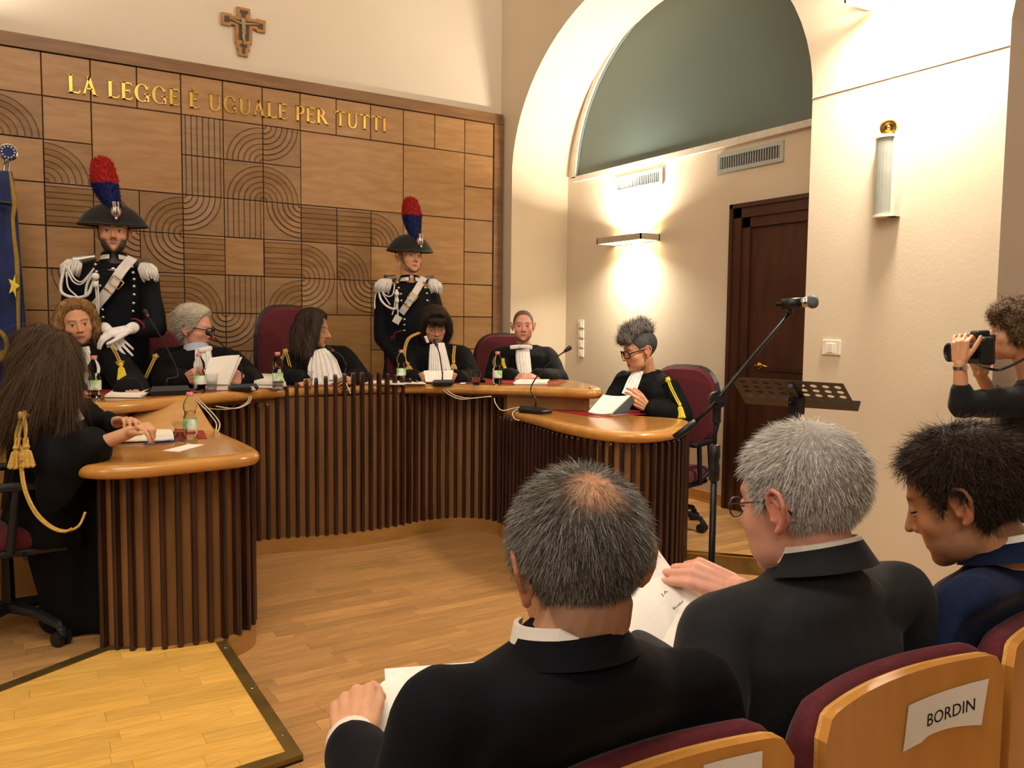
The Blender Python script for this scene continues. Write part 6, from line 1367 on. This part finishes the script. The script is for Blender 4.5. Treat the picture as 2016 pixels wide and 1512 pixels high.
hair_cap(m5.o, lambda L: .0015+0*L[:, 0], ('6E5446','5E463A'), m5.t, m5.H, m5.R, m5.sc, rough=.0003)
bib(m5, [J(1029,688,6.16), J(1030,708,6.10), J(1034,738,6.04)], [.10,.11,.10], fwd=CR([0,.05,1]), pleats=5, amp=.002)
build('bow', *merge(rbox(J(1015,683,6.12), (.085,.02,.030), .008, R=head_rot(211,0,-6)), rbox(J(1037,683,6.12), (.085,.02,.030), .008, R=head_rot(211,0,6)), rbox(J(1026,683,6.10), (.028,.022,.022), .008, R=head_rot(211,0,0))), JABOT, m5.t, smooth=True)
tassel(m5, [J(990,706,6.16), J(991,716,6.14), J(994,724,6.12)], CORDY, .006, .05, knot=False)
# clerk with tall grey quiff
w5 = judge('clerk with grey quiff and thick black glasses reading a book at the side desk', (1259,689,5.38), 287, 15, 0, 1.10, 'warm', dict(jaw=.92, fat=.006, brow='2E2622', lips='7E3434'), (1276,737,5.46),
  [((1232,756,5.52),(1208,806,5.42),(1212,806,5.38)), ((1312,768,5.36),(1338,822,5.30),(1276,806,5.16))],
  [hnd((1274,802,5.16),(1254,788,5.12),(-.3,.1,-1),-1,(.5,.6,.7,.75),(.35,.4),1.12,fore=(1292,812,5.2))], 285, .215, eyes='down', floor_z=.1, robe_seed=12, sl=(.09,.088,.07), seat=.5)
GB = dict(w5.o); GB['line'] = [(0,.070),(.35,.068),(.7,.060),(.95,.040),(1.2,.012),(1.5,.016),(1.75,.012),(1.95,-.03),(2.3,-.06),(PI,-.075)]
hair_cap(GB, lambda L: .006+.0*L[:, 0], ('3A3836','55524F'), w5.t, w5.H, w5.R, w5.sc, rough=.0015)
hair_mass(w5, [chain([(-.035,.075,.085),(-.03,.03,.125),(-.02,-.03,.130),(-.01,-.075,.105)], [.028,.042,.040,.032]), chain([(.035,.075,.085),(.03,.03,.125),(.02,-.03,.130),(.01,-.075,.105)], [.028,.040,.038,.03]), ell((0,.095,.082), (.045,.022,.022)), ell((-.02,-.05,.145), (.03,.03,.03))],
  ('3C3A38','7F7C78','A8A49E'), 2800, .05, lambda p: np.tile([.2,.1,1.], (len(p), 1))+RNG.normal(size=p.shape)*.6, .006, .008, 55, (1,1,.6), .0020, curl=.35, seed=10, lift=.35)
w5.glasses(BLACKM, w_=.028, h_=.021, r=.0038, rnd=.55, lens=False)
build('earring', *merge(ell(w5.L((-.080,-.004,-.045)), (.004,.004,.005)), tube([w5.L((-.081,-.003,-.05)), w5.L((-.082,-.002,-.082))], .0008, 5), ell(w5.L((-.082,-.002,-.086)), (.006,.006,.006))), CHROME, w5.t)
bib(w5, [J(1258,728,5.38), J(1247,750,5.34), J(1236,778,5.28)], [.06,.08,.085], fwd=CR([-.3,.05,1]), pleats=4, amp=.004)
tassel(w5, [J(1315,748,5.25), J(1322,765,5.23), J(1332,785,5.22), J(1338,796,5.2)], CORDY, .0045, .085)
ob = thing('open_book', tuple(J(1200,795,5.0)), 'open white-paged book with dark cover in the hands of the clerk', 'book')
page([J(1188,778,5.14), J(1242,779,5.10), J(1204,815,4.98), J(1158,812,5.06)], 'page', parent=ob, bend=.012, th=.012)
page([J(1236,782,5.11), J(1250,786,5.12), J(1236,812,5.02), J(1206,815,4.99)], 'book_cover', parent=ob, m=mat('navy_cover', '10131F', .5), th=.006)
# ================================================================ long-haired woman at the left side desk
w1 = judge('woman with long straight brown hair in black robe at the side desk, seen from behind', (88,706,3.36), 62, 6, 0, 1.05, 'warm', dict(jaw=.9), (84,800,3.40),
  [((62,868,3.22),(128,912,3.20),(262,850,3.22)), ((146,815,3.62),(196,852,3.66),(236,830,3.62))],
  [hnd((258,850,3.24),(284,838,3.20),(.1,-1,-.2),-1,(.55,.7,.8,.85),(.4,.5),.95,fore=(176,882,3.22)), hnd((234,830,3.60),(254,826,3.55),(-.1,-1,.1),1,(.4,.5,.6,.6),(.5,.4),.95,fore=(214,836,3.62))],
  66, .215, floor_z=.1, robe_seed=14, sl=(.085,.09,.08), leg=False, rlen=.62)
bpy.data.objects.remove([c for c in w1.t.children if c.name.startswith('robe')][0])
tr, Rr, Fd = torso(w1.N, 66, .21, .125, .55, belly=1.1); s1, e1 = J(62,868,3.22), J(128,912,3.20); c1 = J(174,884,3.21); s2, e2, c2 = J(146,815,3.62), J(196,852,3.66), J(214,838,3.63)
nb = w1.N; z0_ = lambda z, f, a, b: (np.array([nb[0], nb[1], z])+Fd*f, Rr*a, Fd*b)
pts = [loft([z0_(nb[2]-.28, .03, .20, .14), z0_(.72, .07, .21, .20), z0_(.58, .13, .20, .24), z0_(.42, .17, .19, .22), z0_(.25, .20, .20, .21), z0_(.112, .21, .21, .22)], 28)]
cloth([tr, chain([s1, e1, c1], [.085,.092,.082], 18), chain([s2, e2, c2], [.08,.072,.058], 16), caps(w1.N-[0,0,.08], s1, .088, .083), caps(w1.N-[0,0,.08], s2, .088, .08), chain([e1, J(112,965,3.2), J(104,990,3.2)], [.085,.07,.04])]+pts, ROBE, 'robe', w1.t, .010, 5, .013, 14, (1,1,.13), 5)
build('collar_strip', *tube(spline([J(120,772,3.28), J(142,800,3.26), J(158,828,3.26)], 5), [.016]*11, 10), JABOT, w1.t, smooth=True)
X_ = lambda px, py, D: J(px, py, D)
hair_cap(w1.o, lambda L: .016+0*L[:, 0], ('2E2118','4C3827'), w1.t, w1.H, w1.R, w1.sc)
hair_mass(w1, [ell(w1.L((0,-.02,.03)), (.098,.105,.108)), ell(X_(96,702,3.34), (.112,.112,.118)), chain([X_(112,690,3.28), X_(128,720,3.24), X_(134,760,3.22), X_(130,800,3.2), X_(138,812,3.2)], [.080,.066,.052,.038,.016]), chain([X_(88,700,3.3), X_(72,740,3.24), X_(48,785,3.18), X_(14,828,3.15)], [.095,.085,.075,.05]), chain([X_(95,700,3.28), X_(90,750,3.2), X_(74,790,3.14)], [.09,.085,.05]), chain([X_(68,740,3.3), X_(30,795,3.2), X_(-16,840,3.16)], [.075,.06,.045])],
  ('2E2118','4C3827','62492F'), 11000, .16, lambda p: np.stack([-.75*np.clip((.30-p[:, 0])*2.4, 0, 1)+.05, 0*p[:, 0]-.1, 0*p[:, 0]-1.], 1), .0065, .004, 46, (1,1,.22), .0011, curl=.02, seed=11, local=False, seg=5, lift=.0)
tassel(w1, [J(46,818,3.08), J(34,860,3.07), J(38,890,3.07)], CORD, .0055, 0); build('cord_loop', *tube(spline([J(46,818,3.07), J(50,860,3.06), J(44,905,3.05), J(50,960,3.03), J(70,1005,3.02), J(100,1035,3.02), J(130,1045,3.02), J(155,1035,3.04), J(168,1008,3.06)], 6), .0048, 8), CORD, w1.t, smooth=True)
build('cord_loop', *tube(spline([J(48,818,3.07), J(52,850,3.06), J(41,905,3.05), J(46,960,3.03), J(68,1010,3.02), J(98,1038,3.01), J(125,1047,3.01), J(142,1040,3.02)], 6), .0045, 8), CORD, w1.t, smooth=True)
tassel(w1, [J(36,862,3.07), J(32,880,3.06)], CORD, .005, .075, knot=False); tassel(w1, [J(50,862,3.07), J(52,878,3.06)], CORD, .005, .075, knot=False); build('cord_band', *rbox(J(44,900,3.04), (.022,.02,.03), .005), CORD, w1.t)
# ================================================================ the two guards
def guard(label, Hp, A, pitch, sc, Np, bodyaz, arms, opts, plume, seed, gloves=None):
    H = J(*Hp); N = J(*Np); P = Person((N[0], N[1], JP), label, H, A, pitch, 0, sc, 'warm', opts, 'guards in parade uniform')
    Ab = math.radians(bodyaz); Rr = np.array([math.cos(Ab), -math.sin(Ab), 0]); Fd = np.array([math.sin(Ab), math.cos(Ab), 0]); (s1, e1, w1), (s2, e2, w2) = [[J(*q) for q in a] for a in arms]
    hip = np.array([N[0], N[1], JP+.95]); P.coarse += [caps(hip, N-[0,0,.1], .12, .08)]+[caps(hip+Rr*s_*.09, np.array([hip[0], hip[1], JP+.1])+Rr*s_*.1, .07, .045) for s_ in (-1, 1)]
    P.body(N-[0,0,.02], vox=.0036, eyes='open', gaze=(0,1,-.04), neck_r=.058)
    tr, _, _ = torso(N, bodyaz, .215*1.02, .125, .66); P.Rr, P.Fd = Rr, Fd
    cloth([tr, sleeve(s1, e1, w1, (.068,.062,.05)), sleeve(s2, e2, w2, (.068,.062,.05)), caps(N-[0,0,.075], s1, .078, .068), caps(N-[0,0,.075], s2, .078, .068), loft([(N-[0,0,.6], Rr*.19, Fd*.125), (N-[0,0,.75], Rr*.21, Fd*.14), (N-[0,0,.84], Rr*.215, Fd*.145)], 24)], UNIF, 'uniform_tunic', P.t, .010, 7, .0035, 18, (1,1,.5), seed)
    tz = [(N*[1,1,0]+[0,0,JP+.98], .13)]
    tp = []
    for s_ in (-1, 1):
        a = hip+Rr*s_*.09; b = np.array([hip[0], hip[1], JP+.08])+Rr*s_*.1; tp.append(chain([a, (a+b)/2, b], [.098,.075,.055]))
        build('red_stripe', *tube([a+Rr*s_*.092, (a+b)/2+Rr*s_*.072, b+Rr*s_*.05], .012, 6), mat('red_stripe','A8242A',.7), P.t); build('shoe', *merge(ell(b+Fd*.07-[0,0,.04], (.045,.13,.036), R=np.array([Rr,Fd,[0,0,1]]).T)), BLACK, P.t, smooth=True)
    cloth(tp, UNIF, 'trousers', P.t, .013, 4, .002)
    # hat
    V = []; n, m = 40, 18
    for i in range(n+1):
        u = -1+2*i/n; u = math.copysign(abs(u)**.9, u); h = .128*max(0, (1-abs(u)**2.1))**.85+.004; a = .118*max(0, 1-abs(u)**1.7)**.75+.010; zb = .040-.012*(1-abs(u))-.004*abs(u)**3
        for k in range(m+1):
            t = PI*k/m; V.append((u*.182, .012+a*math.cos(t)*(1-.25*math.sin(t)), zb+h*math.sin(t)**.75))
    F = grid_faces(n+1, m+1, False)+[[i*(m+1) for i in range(n+1)]+[i*(m+1)+m for i in range(n, -1, -1)]]
    V = np.array(V); build('bicorne_hat', (V*sc)@P.R.T+H, F, mat('hat_felt','0E0F12',.9,sheen=.3,bump=.1), P.t, smooth=True)
    for j in (0, m): build('hat_trim', *tube([P.L(V[i*(m+1)+j]) for i in range(0, n+1)], .005, 7), BLACK, P.t, smooth=True)
    c = np.array([-.018, .128, .102])
    for nm_, r, y, cl in (('cockade', .036, 0, 'B02A30'), ('cockade_ring', .027, .004, 'D8D6D0'), ('cockade_centre', .017, .008, '4C7A50')):
        v, f = lathe([(0,0),(r*.76,0),(r*.76,.006),(0,.008)], n=22); v = np.c_[v[:, 0], v[:, 2]+y, v[:, 1]*1.25]+c; build(nm_, (v*sc)@P.R.T+H, f, mat('cockade_'+cl, cl, .6), P.t)
    build('silver_loop', *merge(*[tube([P.L(c+[dx_,.016,.052]), P.L(c+[dx_*.9,.019,0]), P.L(c+[dx_*.4,.017,-.036])], .0055, 8) for dx_ in (-.012,.004,.013)], ell(P.L(c+[0,.018,-.040]), (.010,.008,.012))), CHROME, P.t, smooth=True)
    # plume
    pp = spline([J(*q) for q in plume[0]], 8); rr = np.interp(np.linspace(0, 1, len(pp)), np.linspace(0, 1, len(plume[1])), plume[1]); me = remesh([chain(list(pp[::2]), list(rr[::2]), 14)], .008, 3); v = mco(me); nn = mno(me)
    q = v+nn*(.008*sn(v, 160, 3))[:, None]; setco(me, q); top = J(*plume[2])[2]; rd = (v[:, 2]+.008*sn(v, 80, 2)) > top
    setcol(me, np.where(rd[:, None], np.array(lin('A8201E')), np.array(lin('182258')))); me.polygons.foreach_set('use_smooth', [True]*len(me.polygons)); wrap('plume', me, HAIRM, P.t)
    rng = np.random.default_rng(seed); i = rng.choice(len(v), 5000); p = v[i]; nz = nn[i]; up = norm(pp[-1]-pp[0]); dv = nz*.6+up*.7+rng.normal(size=p.shape)*.35; dv /= np.linalg.norm(dv, axis=1)[:, None]; L = rng.uniform(.008, .02, (len(p), 1))
    rd2 = (p[:, 2]+.006*rng.normal(size=len(p))) > top; cl = np.where(rd2[:, None], np.array(lin('B4261F')), np.array(lin('1B2864')))*rng.uniform(.55, 1.3, (len(p), 1))
    ribbons(np.stack([p-dv*.004, p+dv*L*.5, p+dv*L], 1), .0035+0*L[:, 0], cl, 'plume_feathers', P.t)
    # chin strap
    build('chin_strap', *tube(spline([P.L(q) for q in [(-.079,.028,.03),(-.072,.04,-.03),(-.052,.062,-.078),(0,.093,-.118),(.052,.062,-.078),(.072,.04,-.03),(.079,.028,.03)]], 5), .0035, 6), BLACK, P.t, smooth=True)
    # stand collar with silver patches, buttons
    collar(P, N+[0,0,.022], Rr, Fd, .066, .066, .042, -.010, UNIF, 'stand_collar', .07, 1.93, z=-.02, flare=.014, th=.005)
    for s_ in (-1, 1):
        V = []
        for k in range(9):
            a = PI*(s_*(.10+.30*k/8)); 
            for dz in (.0, .028): V.append(N+[0,0,.008]+Rr*(.086-.010*dz/.028)*math.sin(a)+Fd*(.086-.010*dz/.028)*math.cos(a)+np.array([0,0,dz-.010+.012*math.cos(a)*1-.004]))
        V = np.array(V); o_ = V+(V-N)*.04*np.array([1,1,0]); nv = len(V); F = [(2*k, 2*k+1, 2*k+3, 2*k+2) for k in range(8)]; F += [[q+nv for q in f[::-1]] for f in F]+[(2*k, 2*k+2, 2*k+2+nv, 2*k+nv) for k in range(8)]+[(2*k+1, 2*k+1+nv, 2*k+3+nv, 2*k+3) for k in range(8)]
        build('collar_patch', np.vstack([V, o_]), F, mat('silver_braid','D8D6CC',.5,metal=.3), P.t)
    collar(P, N+[0,0,.03], Rr, Fd, .058, .060, .012, 0, SHIRT, 'shirt_collar', -.9, 1.05, z=0, flare=.002, th=.003)
    return P
def epaulette(P, top, ctr, w_, ln, lean, seed):
    """metal crescent and white fringe; ctr: outer shoulder centre, lean outward in camera x"""
    rng = np.random.default_rng(seed); c = J(*ctr); t = J(*top); ax = norm(c-t); build('epaulette_plate', *merge(tube([t, (t*.4+c*.6), c], [.022,.030,.040], 14)), mat('epaulette_metal','8E8A80',.35,metal=.8), P.t)
    A = []
    for r in range(3):
        for k in range(17):
            a = PI*(-.52+1.04*k/16); o = c+CR([math.sin(a)*w_*.5*(1-.1*r)+ax[0]*0, -.004+.006*math.cos(a)-.01*r, math.cos(a)*.038])+[0,0,.004]; e = o+CR([lean+math.sin(a)*.012+rng.normal()*.003, -ln*rng.uniform(.88, 1.08), .006+rng.normal()*.003]); m_ = (o+e)/2+CR([math.sin(a)*.012, .012, .010]); A.append(tube([o, m_, e], [.0038,.0042,.0040], 6))
    build('epaulette_fringe', *merge(*A), JABOT, P.t, smooth=True)
def rope(P, pts, r, name='braided_cord', twist=260):
    S, s = resample(spline(pts, 10), .004); T = np.gradient(S, axis=0); T /= np.linalg.norm(T, axis=1)[:, None]; A = []
    u = np.cross(T, CR([0,0,1])); u /= np.linalg.norm(u, axis=1)[:, None]; v = np.cross(T, u)
    for ph in (0, PI): a = s*twist+ph; A.append(tube(S+(np.cos(a)[:, None]*u+np.sin(a)[:, None]*v)*r*.5, r*.62, 7))
    build(name, *merge(*A), JABOT, P.t, smooth=True)
def sash(P, pts, w_, name, m, th=.004, fwd=(0,0,1)):
    C = spline([J(*q) for q in pts], 6); f = CR(fwd); V = []
    for i in range(len(C)):
        d = norm(C[min(i+1, len(C)-1)]-C[max(i-1, 0)]); sd = norm(np.cross(d, f))*w_/2
        for q in (C[i]-sd, C[i]+sd): V += [q+f*th, q-f*th]
    F = []
    for i in range(len(C)-1): a = 4*i; b = a+4; F += [(a, a+2, b+2, b), (a+1, b+1, b+3, a+3), (a, b, b+1, a+1), (a+2, a+3, b+3, b+2)]
    F += [(0,1,3,2), (4*len(C)-4, 4*len(C)-2, 4*len(C)-1, 4*len(C)-3)]; return build(name, V, F, m, P.t)
def buckle(P, c, ang, w_, h_, m, name='buckle'):
    c = J(*c); ux = CR([math.cos(ang), math.sin(ang), 0]); uy = CR([-math.sin(ang), math.cos(ang), 0]); q = [c+ux*a*w_/2+uy*b*h_/2 for a, b in ((-1,-1),(1,-1),(1,1),(-1,1))]; build(name, *tube(q+[q[0], q[1]], .0042, 8), m, P.t, smooth=True)
def buttons(P, pts):
    for q in pts: build('button', *ell(J(*q), (.011,.011,.011), n=12, m=8), CHROME, P.t, smooth=True)
BELT = mat('white_leather', 'D8D0CC', .5); GLOVE = mat('white_glove', 'E8E4E2', .8, c2='DEDAD8', scale=40)
DB = 5.02
g1 = guard('tall bearded guard in parade uniform with red and blue plume behind the curly blond judge', (223,457,5.15), 187, 0, 1.10, (224,513,5.18), 185,
   [((148,540,5.16),(140,640,5.16),(175,700,5.0)), ((290,548,5.20),(308,645,5.14),(262,650,4.92))], dict(jaw=1.08, brow='2A1F1A', stubble=.95, lips='A0605A'),
   ([(228,410,5.05),(215,385,5.1),(206,360,5.12),(202,330,5.14)], [.028,.060,.078,.066], (205,362,5.12)), 21)
epaulette(g1, (188,506,5.08), (146,514,5.04), .085, .085, -.02, 1); epaulette(g1, (262,516,5.1), (289,521,5.08), .075, .085, .028, 2)
sash(g1, [(262,507,5.06),(240,532,5.0),(215,570,4.98),(190,600,5.0),(178,616,5.02)], .062, 'shoulder_belt', BELT); buckle(g1, (229,556,4.965), .95, .052, .075, BRASS); buckle(g1, (212,572,4.975), .95, .004, .062, BRASS, 'buckle_bar')
sash(g1, [(187,601,4.97),(180,611,4.98)], .066, 'belt_tip', mat('brown_leather','9A6430',.5))
rope(g1, [J(128,522,4.98), J(120,560,4.96), J(124,578,4.95), J(150,586,4.94), J(172,580,4.93), J(182,560,4.93), J(186,548,4.92)], .0095)
rope(g1, [J(184,540,4.93), J(172,558,4.94), J(168,585,4.95)], .008)
for pts in ([J(131,525,4.97), J(142,552,4.95), J(158,560,4.94), J(172,548,4.93), J(184,530,4.92)], [J(134,525,4.965), J(146,548,4.945), J(160,555,4.935), J(174,542,4.925), J(185,528,4.915)], [J(131,535,4.97), J(134,565,4.95), J(150,582,4.94), J(166,598,4.95)], [J(187,552,4.92), J(190,585,4.94), J(191,625,4.96)], [J(192,552,4.92), J(194,590,4.94), J(194,620,4.96)]):
    build('white_cord', *tube(spline(pts, 6), .0048, 7), JABOT, g1.t, smooth=True)
build('cord_knot', *merge(ell(J(188,544,4.91), (.022,.02,.022)), ell(J(188,560,4.915), (.016,.015,.02))), JABOT, g1.t, smooth=True)
buttons(g1, [(188,521,5.0),(190,535,4.99),(197,563,4.98),(202,610,5.0),(203,625,5.0),(205,641,5.0),(260,525,5.03),(262,537,5.02),(264,550,5.01),(264,564,5.0),(264,580,5.0),(263,597,5.0),(262,613,5.0)])
build('wing_badge', *merge(ell(J(223,530,4.99), (.014,.006,.012)), *[caps(J(223,532,4.99), J(223+s_*12,531,5.0), .006, .002, 8) for s_ in (-1, 1)]), CHROME, g1.t, smooth=True)
build('cuff_piping', *tube(spline([J(258,628,4.93), J(270,629,4.92), J(283,640,4.93), J(281,655,4.95)], 5), .0035, 6), mat('red_stripe','A8242A',.7), g1.t, smooth=True)
for ps, nm_ in ((hnd((254,648,4.86),(218,655,4.80),(-.1,-.8,-.5),1,(.35,.4,.45,.5),(.4,.4),1.18,spread=.1,fore=(262,646,4.9)), 'glove'), (hnd((214,652,4.86),(236,680,4.84),(.1,-.5,-.8),-1,(.15,.15,.2,.25),(.45,.3),1.12,spread=.16,fore=(206,646,4.9)), 'glove')):
    m_ = remesh(ps, .0042, 3); m_.polygons.foreach_set('use_smooth', [True]*len(m_.polygons)); wrap(nm_, m_, GLOVE, g1.t)
g2 = guard('guard in parade uniform with red and blue plume behind the judge reading aloud', (806,505,6.35), 178, 0, 1.06, (806,555,6.38), 190,
   [((755,583,6.34),(752,665,6.34),(790,712,6.2)), ((850,588,6.42),(870,665,6.4),(830,700,6.2))], dict(jaw=1.0, brow='6A5038', lips='A0605A'),
   ([(818,467,6.28),(814,445,6.32),(811,425,6.33),(808,404,6.34)], [.032,.058,.072,.058], (811,425,6.33)), 22)
epaulette(g2, (778,546,6.28), (760,551,6.24), .085, .088, -.03, 3); epaulette(g2, (838,548,6.3), (852,552,6.3), .06, .085, .03, 4)
sash(g2, [(835,546,6.26),(815,580,6.2),(798,605,6.2),(790,617,6.22)], .052, 'shoulder_belt', BELT); buckle(g2, (812,585,6.17), 1.0, .052, .062, BRASS); buckle(g2, (801,600,6.18), 1.0, .004, .055, BRASS, 'buckle_bar')
sash(g2, [(786,622,6.2),(778,636,6.2)], .055, 'belt_tip', BELT)
rope(g2, [J(746,573,6.22), J(750,590,6.18), J(762,603,6.16), J(778,608,6.15), J(782,595,6.15), J(781,572,6.15)], .0085)
for pts in ([J(742,570,6.24), J(738,590,6.22), J(738,608,6.2)], [J(750,572,6.2), J(762,583,6.17), J(773,580,6.16), J(777,560,6.16)], [J(753,578,6.2), J(768,600,6.17)], [J(780,570,6.15), J(777,600,6.16), J(772,620,6.17)], [J(782,570,6.15), J(783,610,6.16), J(784,640,6.17)]):
    build('white_cord', *tube(spline(pts, 6), .005, 7), JABOT, g2.t, smooth=True)
build('cord_knot', *merge(ell(J(781,578,6.14), (.018,.018,.02)), ell(J(782,592,6.14), (.014,.014,.02))), JABOT, g2.t, smooth=True)
buttons(g2, [(782,556,6.2),(785,567,6.19),(789,579,6.18),(790,592,6.18),(834,556,6.24),(837,567,6.23),(840,578,6.22),(841,592,6.22),(796,629,6.2),(796,640,6.2),(796,651,6.2)])
build('cuff_piping', *tube(spline([J(776,668,6.2), J(778,655,6.19), J(795,651,6.18)], 5), .003, 6), mat('red_stripe','A8242A',.7), g2.t, smooth=True)
